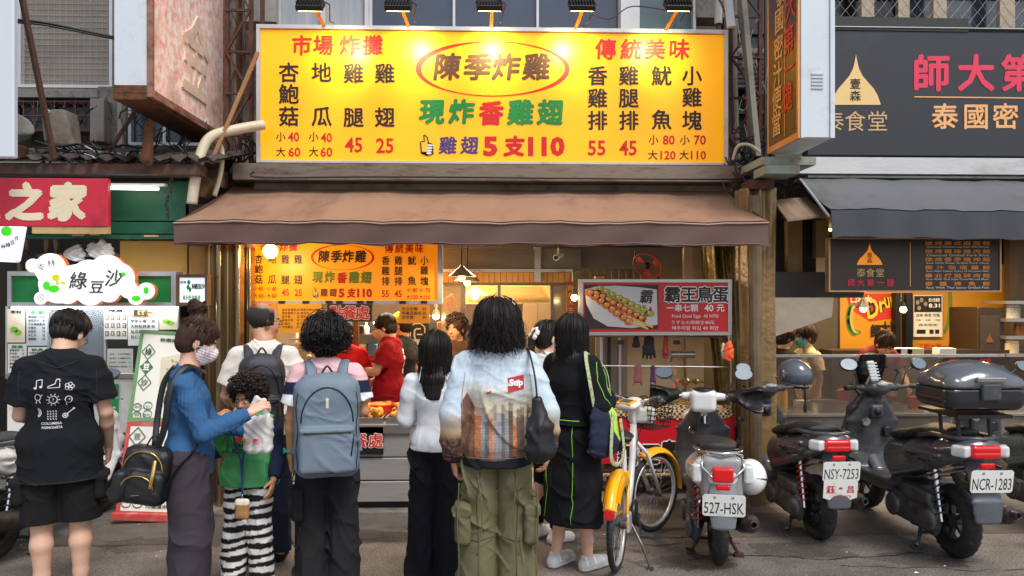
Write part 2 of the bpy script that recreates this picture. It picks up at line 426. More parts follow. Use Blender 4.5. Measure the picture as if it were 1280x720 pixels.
        for ax in range(3):
            o1, o2 = [(1, 2), (2, 0), (0, 1)][ax]
            sl0 = [slice(1, None)]*3; sl0[ax] = slice(0, -1); sl1 = [slice(1, None)]*3; sl1[ax] = slice(1, None)
            a0, a1 = ins[tuple(sl0)], ins[tuple(sl1)]
            cr = np.nonzero(a0 != a1); fl = a0[cr]
            g = [cr[0] + 1, cr[1] + 1, cr[2] + 1]; g[ax] = cr[ax]
            ok = (g[0] < act.shape[0]) & (g[1] < act.shape[1]) & (g[2] < act.shape[2]); g = [q[ok] for q in g]; fl = fl[ok]
            def at(d1, d2):
                q = list(g); q[o1] = q[o1] - d1; q[o2] = q[o2] - d2; return idx[q[0], q[1], q[2]]
            Q = np.stack([at(1, 1), at(0, 1), at(0, 0), at(1, 0)], 1)
            Q[~fl] = Q[~fl][:, ::-1]; F.append(Q)
        F = np.concatenate(F); F = F[(F >= 0).all(1)]
        return v, F
    def build(s, name, m, parent=None, col=None, keep=None):
        v, F = s.mesh()
        if keep is not None:                           # drop faces whose centre fails the test
            F = F[keep(v[F].mean(1))]; u, inv = np.unique(F, return_inverse=True); v = v[u]; F = inv.reshape(F.shape)
        me = bpy.data.meshes.new(name); me.vertices.add(len(v)); me.vertices.foreach_set('co', v.astype('f').ravel())
        me.loops.add(F.size); me.loops.foreach_set('vertex_index', F.astype('i4').ravel())
        me.polygons.add(len(F)); me.polygons.foreach_set('loop_start', np.arange(0, F.size, 4, dtype='i4'))
        me.update(calc_edges=True)
        me.polygons.foreach_set('use_smooth', np.ones(len(F), bool))
        if col is not None:
            c = col(v).astype('f'); at = me.color_attributes.new('Col', 'FLOAT_COLOR', 'POINT')
            at.data.foreach_set('color', np.concatenate([c, np.ones((len(c), 1), 'f')], 1).ravel())
        return link(name, me, m, parent)
def L3(c): return np.array(lin(c), 'f')
def flat_col(c):
    c = L3(c); return lambda p: np.tile(c, (len(p), 1))
def folds(amp=.006, f=(18, 9, 30), seed=0):
    r = np.random.default_rng(seed); ph = r.uniform(0, 6, 12)
    def fn(p):
        x, y, z = p[:, 0], p[:, 1], p[:, 2]
        w = np.sin(x*9 + z*7 + ph[0]) + .8*np.sin(y*8 - z*11 + ph[1]) + .5*np.sin(x*21 - y*13 + z*17 + ph[2])
        o = 0
        for i, (a, sg, h_) in enumerate(((1, 1, 1), (1.5, -1, .8), (.6, .3, 1), (2.6, .8, .45), (3.1, -1.2, .35))):
            q = np.abs(np.sin(.5*(x*f[0]*a*sg + z*f[2]*a + y*f[1]) + 1.3*w + ph[3+i]))
            m = np.clip(.35 + 1.1*np.sin(x*(8+3*i) + z*(6-2*i) + ph[6+i]) * np.cos(y*6 + z*(5+2*i) + ph[(9+i) % 12]), 0, 1)
            o = o + h_ * m * ((1-q)**3 - .2)
        return -amp * o * 1.5 + amp*.2*w*.5
    return fn
def vnoise(p, s, seed=0):                              # cheap smooth noise 0..1
    r = np.random.default_rng(seed + 99); o = np.zeros(len(p))
    for i in range(5):
        d = r.normal(size=3); d /= np.linalg.norm(d); q = r.normal(size=3); q /= np.linalg.norm(q)
        o += np.sin(p @ d * s * (1 + .35*i) + 1.7*np.sin(p @ q * s * .8 + r.uniform(0, 6)) + r.uniform(0, 6))
    return .5 + o / 10
# ------------------------------------------------------------------ people
SKIN = mat('skin', (200,150,120), rough=.5, var=.06, vs=20, bump=.05, bs=200, vcol=True, spec=.35)
HAIRM = mat('hair_dark', (27,22,21), rough=.5, var=.35, vs=40, bump=.3, bs=160, stretch=(1,1,.12), spec=.35)
HAIRB = mat('hair_brown', (62,40,30), rough=.5, var=.4, vs=40, bump=.3, bs=160, stretch=(1,1,.12), spec=.35)
def cloth(name, c=(128,128,128), vcol=False, rough=.9, bump=.35, bs=260, var=.1): return mat(name, c, rough=rough, var=var, vs=14, bump=bump, bs=bs, vcol=vcol, spec=.2, bd=.004)
CLOTH_V = cloth('printed_cloth', vcol=True)
def vec(*a): return np.array(a, 'f')
def unit(v): v = np.array(v, 'f'); return v / (np.linalg.norm(v) + 1e-9)
def mix3(a, b, t): return np.array(a, 'f') * (1-t) + np.array(b, 'f') * t
BASE_J = dict(pel=(0,0,.95), wst=(0,.005,1.07), chs=(0,-.005,1.25), upr=(0,-.012,1.37), nck=(0,-.015,1.45),
    hip_l=(-.085,0,.92), hip_r=(.085,0,.92), kne_l=(-.095,.02,.49), kne_r=(.095,.02,.49), ank_l=(-.1,-.01,.085), ank_r=(.1,-.01,.085),
    toe_l=(-.125,.15,.03), toe_r=(.125,.15,.03), sho_l=(-.16,-.01,1.36), sho_r=(.16,-.01,1.36), elb_l=(-.225,-.035,1.11), elb_r=(.225,-.035,1.11),
    wri_l=(-.24,.03,.865), wri_r=(.24,.03,.865), head=(0,.012,1.585))
class Person:
    def __init__(s, label, px, d, H=1.7, az=0, J={}, b=1.0, fem=False, skin=(206,158,130), yaw=0, pitch=0, roll=0, h=.0066, group=None, zoff=0, hs=1.0):
        s.k = H / 1.7; s.J = {k: np.array(v, 'f') * s.k for k, v in {**BASE_J, **J}.items()}; s.b = b * s.k; s.fem = fem; s.h = h
        s.root = thing('person', label, 'person', group); s.root['fixed'] = 1
        g = GP(px, d); s.loc = Vector((g.x, g.y, zoff)); s.az = az; s.skin = skin; s.hs = hs * (.5 + .5*s.k)
        s.M = (Matrix.Rotation(-R(yaw), 3, 'Z') @ Matrix.Rotation(-R(pitch), 3, 'X') @ Matrix.Rotation(R(roll), 3, 'Y'))
        s.hc = s.J['head']
    def end(s): s.root.location = s.loc; s.root.rotation_euler = (0, 0, -R(s.az)); return s
    def H3(s, p): return np.array(s.M @ (Vector([float(x) for x in p]) * s.hs), 'f') + s.hc       # head frame -> local
    def hN(s): return np.array(s.M, 'f')
    def fld(s, names, m, h=None, extra=()):
        a = np.array([s.J[n] for n in names] + [np.array(e, 'f') for e in extra]); return Field(a.min(0) - m, a.max(0) + m, h or s.h)
    def head(s, F, g=0, neck=True):
        M = s.hN(); q = s.hs; E = lambda c, r, k=.015, op='u': F.ell(s.H3(c), [(x)*q + g for x in r], k, op, M)
        E((0,-.014,.035), (.074,.094,.084)); E((0,.03,-.03), (.06,.062,.082), .03); E((0,.062,-.088), (.026,.024,.022), .03)
        E((.035,.055,-.03), (.026,.026,.03), .02); E((-.035,.055,-.03), (.026,.026,.03), .02)
        if g == 0:
            for x in (-1, 1):
                E((x*.03,.099,.006), (.017,.012,.011), .012, 's'); E((x*.03,.082,.004), (.0125,.0115,.0105), .002)
                E((x*.077,-.004,-.012), (.009,.019,.031), .004)
            E((0,.083,.027), (.045,.012,.009), .012)
            F.chain([(s.H3((0,.09,.012)), .007*q), (s.H3((0,.106,-.022)), .0125*q)], .008)
            for x in (-1, 1): E((x*.011,.098,-.026), (.0085,.009,.007), .004)
            F.chain([(s.H3((-.02,.085,-.06)), .006*q), (s.H3((0,.094,-.058)), .0085*q), (s.H3((.02,.085,-.06)), .006*q)], .006)
        else: F.chain([(s.H3((0,.09,.012)), .007*q+g), (s.H3((0,.106,-.022)), .0125*q+g)], .012)
    def hand(s, F, sd, f, n, curl=.35, sc=1.0, spread=.0025):
        w = s.J['wri_' + sd]; f = unit(f); n = np.array(n, 'f'); n = unit(n - f * (n @ f)); t = np.cross(f, n) * (1 if sd == 'r' else -1); q = sc * (.45 + .55*s.k)
        F.seg(w + f*.005*q, w + f*.078*q, (.029*q, .019*q), (.039*q, .0135*q), .012, 'u', t)
        for i, Ln in enumerate((.074, .083, .077, .06)):
            c = w + f * (.086 - .004*abs(i-1)) * q + t * (.0305 - .0205*i) * q; a = 0; r = .0088*q
            sp = t * (1.3-i) * spread * 12
            for j, fr in enumerate((.46, .3, .24)):
                a += curl * (.55, 1.0, .8)[j] + .05*i*curl
                dr = unit(f*math.cos(a) + n*math.sin(a) + sp); e = c + dr * Ln * fr * q
                F.seg(c, e, r, r*.92, .003); c = e; r *= .92
        b0 = w + f*.028*q + t*.026*q; d1 = unit(f*.7 + t*.62 + n*.35); b1 = b0 + d1*.045*q; d2 = unit(f*.85 + t*.25 + n*(.35+curl*.5)); b2 = b1 + d2*.034*q
        F.seg(b0, b1, .0145*q, .0105*q, .008); F.seg(b1, b2, .0105*q, .0085*q, .003)
    def body(s, hands={}, face=True, legs=True, hair_tint=None, arms='lr'):
        J, b = s.J, s.b; F = s.fld([k for k in J], .16)
        w = .93 if s.fem else 1.0; X = (1, 0, 0)
        F.chain([(J['pel'], (.15*b, .105*b)), (J['wst'], (.125*b*w, .09*b)), (J['chs'], (.15*b*w, .105*b)), (J['upr'], (.12*b*w, .075*b))], .03, side=X)
        F.chain([(J['upr'], .06*b), (J['nck'], .054*b*w), (s.H3((0,-.025,-.055)), .05*b*w)], .03)
        F.chain([(J['sho_l'], .045*b), (J['upr'], .056*b), (J['sho_r'], .045*b)], .03)
        for sd in arms:
            S, E, W = J['sho_'+sd], J['elb_'+sd], J['wri_'+sd]
            F.chain([(S, .046*b*w), (mix3(S, E, .5), .045*b*w), (E, .037*b*w), (mix3(E, W, .3), .039*b*w), (W, .0245*b)], .012)
            hd = hands.get(sd, {}); dflt = unit(W - E) * .8 + vec(0, .1, -.2)
            s.hand(F, sd, hd.get('f', dflt), hd.get('n', (-1 if sd == 'r' else 1, .1, 0)), hd.get('c', .4), hd.get('s', 1.0))
        if legs:
            for sd in 'lr':
                Hp, K, A, T = J['hip_'+sd], J['kne_'+sd], J['ank_'+sd], J['toe_'+sd]
                F.chain([(Hp, .088*b), (mix3(Hp, K, .5), .075*b), (K, .054*b), (mix3(K, A, .28) - vec(0,.012,0), .057*b), (mix3(K, A, .7), .04*b), (A, .034*b)], .02)
                F.chain([(A - vec(0, .03*b, .03*b), .034*b), (T, .03*b)], .02)
        s.head(F)
        sk = L3(s.skin); dark = L3((40,30,28)); lip = L3((168,96,86)); wh = L3((225,220,215)); Mi = np.array(s.M.transposed(), 'f')
        scalp = L3(hair_tint) if hair_tint else None
        def col(p):
            q = ((p - s.hc) @ Mi.T) / s.hs; c = np.tile(sk, (len(p), 1)) * (1 + .06*(vnoise(p, 30) - .5))[:, None]
            near = np.linalg.norm(q, axis=1) < .2
            fr = near & (q[:, 1] > .06)
            ey = fr & ((np.abs(np.abs(q[:, 0]) - .03)/.014)**2 + ((q[:, 2]-.004)/.0075)**2 < 1); c[ey] = wh
            pu = fr & ((np.abs(np.abs(q[:, 0]) - .03)/.007)**2 + ((q[:, 2]-.004)/.0075)**2 < 1); c[pu] = dark
            br = fr & (np.abs(np.abs(q[:, 0]) - .031) < .02) & (np.abs(q[:, 2] - .029 + np.abs(np.abs(q[:, 0])-.028)*.2) < .0055); c[br] = dark
            lp = fr & (np.abs(q[:, 0]) < .024) & (np.abs(q[:, 2] + .059) < .009); c[lp] = lip
            ck = near & (q[:, 1] > .03) & (q[:, 2] < -.01) & (np.abs(q[:, 0]) > .03); c[ck] *= np.array([1.03, .93, .92], 'f')
            if scalp is not None:
                sc = near & (q[:, 2] > -.03 + .3*q[:, 1]) & (q[:, 1] < .045); t = np.clip((q[:, 2] - .06)/.04, 0, 1) * np.clip((q[:, 1]+.1)/.05, 0, 1)
                c[sc] = (scalp * (1-t[:, None]*.75) + sk * t[:, None]*.75)[sc]
            return c
        return F.build('body', SKIN, s.root, col=col)
    def top(s, m=CLOTH_V, col=None, sleeve='short', loose=.018, hem=.9, amp=.006, rx=None, neck=.068, hemr=None, seed=1, name='shirt', h=None, cuff=None, nz=0, arm_r=None, wf=(15,8,26)):
        J, b = s.J, s.b; k = s.k; F = s.fld(['pel','chs','nck','sho_l','sho_r','elb_l','elb_r','wri_l','wri_r'], .14, h, extra=[(0,0,hem*k-.05)])
        w = .93 if s.fem else 1.0; X = (1,0,0); hr = hemr or ((.172*b + loose), (.125*b + loose)); P_ = J['pel']
        e = np.array([P_[0], P_[1], hem*k], 'f')
        pts = [(J['upr'], (.125*b*w+loose, .078*b+loose)), (J['chs'], (.15*b*w+loose, .107*b+loose)), (J['wst'], ((.135*b*w+loose) if rx is None else rx, .097*b+loose))]
        if hem*k < P_[2] + .02: pts.append((P_, ((hr[0]*.98), hr[1]*.98)))
        pts.append((e, hr)); F.chain(pts, .03, side=X, flat=True)
        F.chain([(J['sho_l'], .046*b+loose*.6), (J['upr']+vec(0,0,.01), .058*b+loose*.6), (J['sho_r'], .046*b+loose*.6)], .03)
        F.seg(J['upr'], J['nck'] - vec(0,0,.012), .066*b+loose*.5, .058*b+loose*.4, .03)
        CV = []; sl = sleeve if isinstance(sleeve, dict) else dict(l=sleeve, r=sleeve); ar = arm_r or (.054*b+loose, .047*b+loose, .034*b+loose*.75)
        for sd in 'lr':
            S, E, Wr = J['sho_'+sd], J['elb_'+sd], J['wri_'+sd]
            if sl[sd] == 'short': en = mix3(S, E, .72); F.chain([(S, ar[0]*.86), (mix3(S, E, .3), ar[0]), (en, ar[1]*1.2)], .02, flat=True); CV.append((mix3(S, E, .7), mix3(S, E, .95), ar[1]*1.2-.013))
            elif sl[sd] == 'long':
                F.chain([(S, ar[0]*.84), (mix3(S, E, .35), ar[0]*.97), (E, ar[1]), (mix3(E, Wr, .55), ar[1]*.95), (mix3(E, Wr, .96), ar[2])], .018, flat=True)
        F.ell(J['nck'] + vec(0, .012, .035 + nz), (neck*k, neck*k*.95, .06*k), .008, 's')
        F.wrinkle(folds(amp, wf, seed)); F.cut((0,0,hem*k+.004), (0,0,-1), ((-.24,-.3,hem*k-.08), (.24,.3,hem*k+.01)))
        for a, b_, r in CV: F.seg(a, b_, r, r, 0, 's')
        return F.build(name, m, s.root, col=col)
    def pants(s, m, col=None, r=(.098,.08,.075), waist=(.145,.105), end=.03, top=1.0, amp=.006, name='trousers', seed=3, gap=.02, endJ=None, wf=(20,10,16)):
        J, b = s.J, s.b; k = s.k; F = s.fld(['pel','kne_l','kne_r','hip_l','hip_r','ank_l','ank_r'], .15, extra=[(0,0,end*k)])
        P_ = J['pel']; F.seg(J['pel'] - vec(0,0,.03*k), np.array([P_[0], P_[1], top*k], 'f'), (waist[0]*1.04*b, waist[1]*1.05*b), (waist[0]*b, waist[1]*b), .03, 'u', (1,0,0), True)
        CV = []
        for sd in 'lr':
            Hp, K, A = J['hip_'+sd], J['kne_'+sd], J['ank_'+sd]; r0, r1, r2 = [x*b for x in r]
            if end*k > K[2]: t = (Hp[2]-end*k)/(Hp[2]-K[2]); F.chain([(Hp, r0), (mix3(Hp, K, t), r1)], gap, flat=True); CV.append((mix3(Hp, K, t*.97), mix3(Hp, K, t+.15), r1-.013))
            else:
                t = (K[2]-end*k)/(K[2]-A[2]); F.chain([(Hp, r0), (mix3(Hp, K, .5), (r0+r1)/2), (K, r1), (mix3(K, A, t), r2)], gap, flat=True)
        F.ell(J['hip_l'] * vec(.5,1,1) + vec(0,-.06*b,.0), (.075*b,.065*b,.09*b), .03); F.ell(J['hip_r'] * vec(.5,1,1) + vec(0,-.06*b,.0), (.075*b,.065*b,.09*b), .03)
        F.wrinkle(folds(amp, wf, seed))
        for a, b_, r_ in CV: F.seg(a, b_, r_, r_, 0, 's')
        if end*k > J['kne_l'][2]: F.cut((0,0,end*k+.004), (0,0,-1))
        return F.build(name, m, s.root, col=col)
    def shoes(s, c=(40,40,42), sole=(230,230,230), hi=0, fat=1.0):
        J, b = s.J, s.b
        for sd in 'lr':
            A, T = J['ank_'+sd], J['toe_'+sd]; f = unit((T-A)*vec(1,1,0)); g = vec(A[0], A[1], 0); F = Field(np.minimum(A, T) - .1, np.maximum(A, T) + .11 + hi, s.h)
            z0 = A[2] - .085*s.k; u = vec(0,0,z0)
            F.chain([(g - f*.035*b + u + vec(0,0,.035), (.036*fat*b, .036)), (g + f*.06*b + u + vec(0,0,.04), (.04*fat*b, .04)), (g + f*.15*b + u + vec(0,0,.03), (.042*fat*b, .03))], .03)
            F.seg(g - f*.005 + u + vec(0,0,.04), g - f*.012 + u + vec(0,0,.1+hi), .04*b, .036*b, .03, 'u', None, True)
            F.cut((0,0,z0+.004), (0,0,-1)); cs, cc = L3(sole), L3(c)
            F.build('shoe', CLOTH_V, s.root, col=lambda p: np.where((p[:, 2:3] < z0+.028) | (np.sin((p @ np.array(f))[:, None]*90) * (p[:, 2:3] > z0+.045) > .93), cs, cc))
    # ---- hair, in the head frame
    def _hb(s, F, name, m):
        o = F.build(name, m, s.root); o.data.transform(Matrix.Translation(Vector([float(x) for x in s.hc])) @ s.M.to_4x4() @ Matrix.Scale(s.hs, 4)); return o
    def cap(s, m=HAIRM, off=.012, line=0, extra=None, rough=.003, rf=70, low=-.09, face=True, ears=True, fringe=0, nape=1):
        F = Field((-.17,-.2,-.3 if extra else -.16), (.17,.16,.2), .006)
        F.ell((0,-.016,.038), (.077+off, .097+off, .086+off), .01); F.ell((0,-.045,-.02+.02*(1-nape)), (.066+off*.6, .06+off, .075*nape), .03)
        if extra: extra(F)
        if face: F.ell((0,.1+fringe*0,-.05-fringe), (.062,.075,.115), .01, 's'); F.ell((0,.06,-.11), (.075,.06,.08), .01, 's')
        if ears:
            for x in (-1, 1): F.ell((x*.09,.0,-.03), (.03,.026,.04), .006, 's')
        F.wrinkle(lambda p: rough * np.sin(np.arctan2(p[:, 0], -p[:, 1]) * rf * .5 + 6*vnoise(p, 25)) + rough*.8*(vnoise(p, 60)-.5)*2)
        return s._hb(F, 'hair', m)
    def strands(s, n, m=HAIRM, az=(40, 320), phi1=100, drop=.2, off=.018, drift=0, wave=.004, r=.0022, seed=0, dz=.06, parent=None, taper=True, p0=(2, 60), jit=.01, rag=.8):
        rr = random.Random(seed); mb = MB(); down = s.M.transposed() @ Vector((0,0,-1))
        for _ in range(n):
            a = R(rr.uniform(*az)); f0 = R(rr.uniform(*p0)); f1 = R(phi1 * rr.uniform(.8, 1.1)); fly = 1.5 if rr.random() < .06 else 1; o = off * fly * rr.uniform(.7, 1.15); pts = []; rs = []
            for i in range(7):
                ph = f0 + (f1-f0)*i/6; e = (.077+o, .097+o, .088+o)
                pts.append(Vector((e[0]*math.sin(ph)*math.sin(a), -.016 + e[1]*math.sin(ph)*math.cos(a), .038 + e[2]*math.cos(ph))))
            L_ = drop * rr.uniform(rag, 1.08); k = max(2, int(abs(L_)/.03)); p = pts[-1].copy(); w0 = rr.uniform(0, 6); out = Vector((math.sin(a), math.cos(a), 0))
            for i in range(1, k+1):
                t = i/k; q = p + down*L_*t + out*(drift*t) + Vector((math.sin(w0+t*7), math.cos(w0*2+t*6), 0))*wave*fly*t*2 + Vector((rr.uniform(-1,1), rr.uniform(-1,1), 0))*jit*t*.3; pts.append(q)
            N = len(pts); rs = [r*(1 - .75*max(0, (i/(N-1)-.6)/.4) if taper else 1) for i in range(N)]
            mb.tube(pts, rs, n=3, caps=False, flat=2.2 if False else 1)
        o = mb.build('hair_strands', m, s.root, smooth='all'); o['kind'] = 'stuff'
        o.data.transform(Matrix.Translation(Vector([float(x) for x in s.hc])) @ s.M.to_4x4() @ Matrix.Scale(s.hs, 4)); return o
    def curls(s, n, m=HAIRM, off=.03, R0=.012, ln=.05, r=.0035, seed=0, phi=(0, 118), face=75, low=-.08):
        rr = random.Random(seed); mb = MB(); c = 0
        while c < n:
            a = rr.uniform(0, 360); u = rr.uniform(math.cos(R(phi[1])), 1); ph = math.acos(u)
            fr = min(a, 360-a)
            if fr < face and ph > R(62 + fr*.1): continue
            c += 1; a = R(a); d = Vector((math.sin(ph)*math.sin(a), math.sin(ph)*math.cos(a), math.cos(ph))); e = off * rr.uniform(.3, 1)
            p = Vector((d.x*(.077+e), -.016 + d.y*(.097+e), .038 + d.z*(.086+e))); t = (Vector((rr.gauss(0,1), rr.gauss(0,1), rr.gauss(0,1)-.5))).normalized(); t = (t - d*t.dot(d)*.7).normalized()
            x = t.orthogonal().normalized(); y = t.cross(x); pts = []; w = rr.uniform(0, 6); q = R0 * rr.uniform(.6, 1.3); L_ = ln * rr.uniform(.6, 1.2)
            for i in range(10):
                f = i/9; pts.append(p + t*L_*(f-.5) + (x*math.cos(w+f*9) + y*math.sin(w+f*9))*q)
            mb.tube(pts, [r*.5]+[r]*8+[r*.3], n=4, caps=False)
        o = mb.build('hair_curls', m, s.root, smooth='all'); o['kind'] = 'stuff'
        o.data.transform(Matrix.Translation(Vector([float(x) for x in s.hc])) @ s.M.to_4x4() @ Matrix.Scale(s.hs, 4)); return o
    def mask(s, c=(235,225,228), pat=None):
        F = Field((-.085,.0,-.115), (.085,.14,.0), .005); k = s.__dict__.copy(); hc, M, hs = s.hc, s.M, s.hs
        s.hc, s.M, s.hs = vec(0,0,0), Matrix.Identity(3), 1.0; s.head(F, .005); s.hc, s.M, s.hs = hc, M, hs
        F.ell((0,.085,-.045), (.043,.042,.045), .02)
        F.wrinkle(lambda p: .0022*np.sin(p[:, 2]*420), .02)
        cl = L3(c); pc = L3(pat) if pat else cl
        o = F.build('face_mask', CLOTH_V, s.root, col=lambda p: np.where((vnoise(p, 170) > .72)[:, None], pc, cl), keep=lambda c: (c[:, 1] > .02 + np.maximum(0, np.abs(c[:, 2]+.055)-.03)*.6))
        mt = Matrix.Translation(Vector([float(x) for x in s.hc])) @ s.M.to_4x4() @ Matrix.Scale(s.hs, 4); o.data.transform(mt)
        mb = MB()
        for x in (-1, 1):
            for z in (-.02, -.09): mb.tube([(x*.058,.05,z), (x*.079,.01,z*.5-.01), (x*.082,-.012,-.01)], .0016, n=4)
        e = mb.build('ear_loop', mat('white_elastic', (225,225,225)), o); e.data.transform(mt)
    def glasses(s, c=(60,15,15)):
        mb = MB(); m = mat('glasses_frame_%d' % c[0], c, rough=.25, bump=0)
        for x in (-1, 1):
            mb.tube([(x*.031 + .021*math.cos(a)*(1+.1*abs(math.cos(a))), .108 - .008*abs(math.cos(a)), .003 + .016*math.sin(a)) for a in [2*PI*i/14 for i in range(14)]], .0022, n=5, closed=True)
            mb.tube([(x*.053,.1,.008), (x*.078,.05,.01), (x*.084,-.01,.002), (x*.083,-.022,-.012)], .0022, n=5)
        mb.tube([(-.01,.112,.006), (.01,.112,.006)], .002, n=5)
        o = mb.build('glasses', m, s.root, smooth='all'); o.data.transform(Matrix.Translation(Vector([float(x) for x in s.hc])) @ s.M.to_4x4() @ Matrix.Scale(s.hs, 4))
# ------------------------------------------------------------------ materials of the street
ASPH = mat('asphalt', (118,111,105), rough=.8, var=.3, vs=2.2, bump=1, bs=190, dirt=(84,77,72), dirt_amt=.5, dirt_scale=1.6, bd=.008)
def speckle(m, sc, lo, hi):
    n = m.node_tree; b = n.nodes['Principled BSDF']; src = b.inputs['Base Color'].links[0].from_socket; tc = n.nodes.new('ShaderNodeTexCoord'); z = n.nodes.new('ShaderNodeTexNoise'); z.inputs['Scale'].default_value = sc; z.inputs['Detail'].default_value = 3
    r = n.nodes.new('ShaderNodeMapRange'); r.inputs[1].default_value = .3; r.inputs[2].default_value = .7; r.inputs[3].default_value = lo; r.inputs[4].default_value = hi; v = n.nodes.new('ShaderNodeVectorMath'); v.operation = 'SCALE'
    n.links.new(tc.outputs['Object'], z.inputs[0]); n.links.new(z.outputs[0], r.inputs[0]); n.links.new(src, v.inputs[0]); n.links.new(r.outputs[0], v.inputs['Scale']); n.links.new(v.outputs[0], b.inputs['Base Color'])
speckle(ASPH, 75, .45, 1.6)
CONC = mat('concrete', (128,122,116), rough=.9, var=.25, vs=5, bump=.5, bs=60, dirt=(70,62,56), dirt_amt=.45, dirt_scale=2.5)
TERR = mat('terrazzo', (118,116,112), rough=.8, var=.45, vs=90, bump=.4, bs=140, dirt=(60,58,54), dirt_amt=.4)
TILEG = mat('floor_tile', (150,140,128), rough=.5, var=.15, bump=.1, dirt=(90,80,70), dirt_amt=.4)
STEEL = mat('stainless_steel', (176,172,166), rough=.32, metal=.85, var=.12, vs=3, bump=.05, bs=30, stretch=(1,1,14))
STEELD = mat('stained_steel', (138,122,108), rough=.35, metal=.85, var=.25, vs=3, bump=.1, bs=30, stretch=(1,1,6), dirt=(90,70,55), dirt_amt=.45)
ALU = mat('aluminium', (196,198,200), rough=.4, metal=.5, var=.08, bump=.05, dirt=(140,136,130), dirt_amt=.2)
RUST = mat('rusty_iron', (74,48,40), rough=.85, var=.35, vs=16, bump=.5, bs=90, dirt=(108,62,38), dirt_amt=.5, dirt_scale=9)
DARKM = mat('dark_painted_metal', (38,36,36), rough=.5, var=.2, bump=.1)
BLACK = mat('black_plastic', (22,22,24), rough=.45, var=.2, bump=.1)
WHITEB = mat('white_painted_sheet', (208,216,226), rough=.4, var=.04, vs=2, bump=.04, dirt=(190,190,188), dirt_amt=.2, dirt_scale=4)
WHITEP = mat('white_plastic', (232,232,230), rough=.35, var=.04, bump=0)
CREAM = mat('cream_wall', (214,196,158), rough=.7, var=.08, bump=.1, dirt=(170,146,108), dirt_amt=.35, dirt_scale=2)
GREENP = mat('green_painted_board', (22,92,66), rough=.55, var=.15, vs=4, bump=.1, dirt=(14,60,48), dirt_amt=.35)
BROWNT_LIT = mat('brown_awning_lit_cloth', (148,116,96), rough=.62, var=.08, vs=5, bump=.2, bs=500, dirt=(124,94,80), dirt_amt=.45, dirt_scale=4, stretch=(1,.35,1), bd=.002)  # lighter than the flap: sky and floodlight glow painted into the colour
GREYT = mat('grey_awning_cloth', (92,94,98), rough=.6, var=.12, vs=4, bump=.2, bs=500, dirt=(62,62,66), dirt_amt=.35, dirt_scale=1.6, bd=.002)
WOOD = mat('pine_board', (214,160,84), rough=.6, var=.2, vs=10, bump=.15, stretch=(6,6,.6))
GOLDT = mat('golden_tarpaulin', (146,118,78), rough=.35, metal=.2, var=.25, vs=5, bump=.4, bs=16, bd=.03)
DGLASS = mat('window_glass', (58,66,78), rough=.12, var=.25, vs=1.2, bump=.03, bs=3, spec=.9)
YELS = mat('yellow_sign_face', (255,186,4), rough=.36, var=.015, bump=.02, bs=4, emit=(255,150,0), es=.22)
BLK = inkm((34,26,20)); BRN = inkm((92,56,30)); RED = inkm((214,24,20)); GRN = inkm((22,140,58)); PUR = inkm((74,58,120)); WHT = inkm((240,240,236)); CRM = inkm((226,212,180)); GLD = inkm((226,178,108)); PINK = inkm((226,52,88))
EPS = .004
# ------------------------------------------------------------------ ground: road, gutter, shop floors
mb = MB(); mb.box((-60,-30,-.3), (60,6.95,0)); road = struct('road', mb, ASPH)
mb = MB(); mb.box((-60,6.95,-.3), (60,60,-.02)); struct('ground', mb, CONC)
crack = mat('tar_seam', (34,32,32), rough=.7, bump=.3)
def seam(px, d, n, rr, w=.008, dx=.12, dy=.03):
    mb = MB(); p = GP(px, d); pts = [p.copy()]
    for i in range(n): p = p + Vector((dx*rr.uniform(.4,1.4), dy*rr.uniform(-2,2), 0)); pts.append(p.copy())
    for a, b in zip(pts, pts[1:]):
        q = (b-a).normalized(); m = Vector((-q.y, q.x, 0))*w*rr.uniform(.4,1.3); z = Vector((0,0,.0035)); mb.add([a-m+z, b-m+z, b+m+z, a+m+z], [(0,1,2,3)])
    return mb
rr = random.Random(3); mb = MB()
for a in ((240,5.3,14),(700,5.15,10),(860,5.0,16),(480,5.7,9),(1050,4.9,12),(20,5.2,8),(930,5.6,9)):
    t = seam(a[0], a[1], a[2], rr, rr.uniform(.003,.007)); mb.add(t.v, t.f)
o = struct('road_cracks', mb, crack); o['kind'] = 'stuff'; o.parent = road
mb = MB()
for x0, x1, d in ((130,205,5.75),(455,560,5.62),(640,700,5.6),(835,1010,5.5)):
    a, b = GP(x0, d), GP(x1, d); n = 9
    for i in range(n):
        if rr.random() < .3: continue
        u = a.lerp(b, i/n); v = a.lerp(b, (i+.8)/n); w = rr.uniform(.006,.016); mb.add([u+Vector((0,-w,.004)), v+Vector((0,-w,.004)), v+Vector((0,w,.004)), u+Vector((0,w,.004))], [(0,1,2,3)])
mb.build('painted_line', mat('worn_yellow_paint', (150,118,58), rough=.9, var=.3, vs=40, dirt=(84,74,62), dirt_amt=.8, dirt_scale=14), road)
mb = MB(); mb.box((-2.4,6.06,-.25),(.55,6.13,.034),bev=.006); struct('kerb', mb, CONC)
mb = MB(); a = GP(600,5.9); mb.add([(-7,5.35,.003),(9,5.5,.003),(9,6.04,.003),(-7,6.04,.003)], [(0,1,2,3)]); mb.build('asphalt_patch', mat('asphalt_patch', (98,91,86), rough=.9, var=.35, vs=5, bump=.9, bs=150, dirt=(90,84,78), dirt_amt=.35, dirt_scale=3), road)
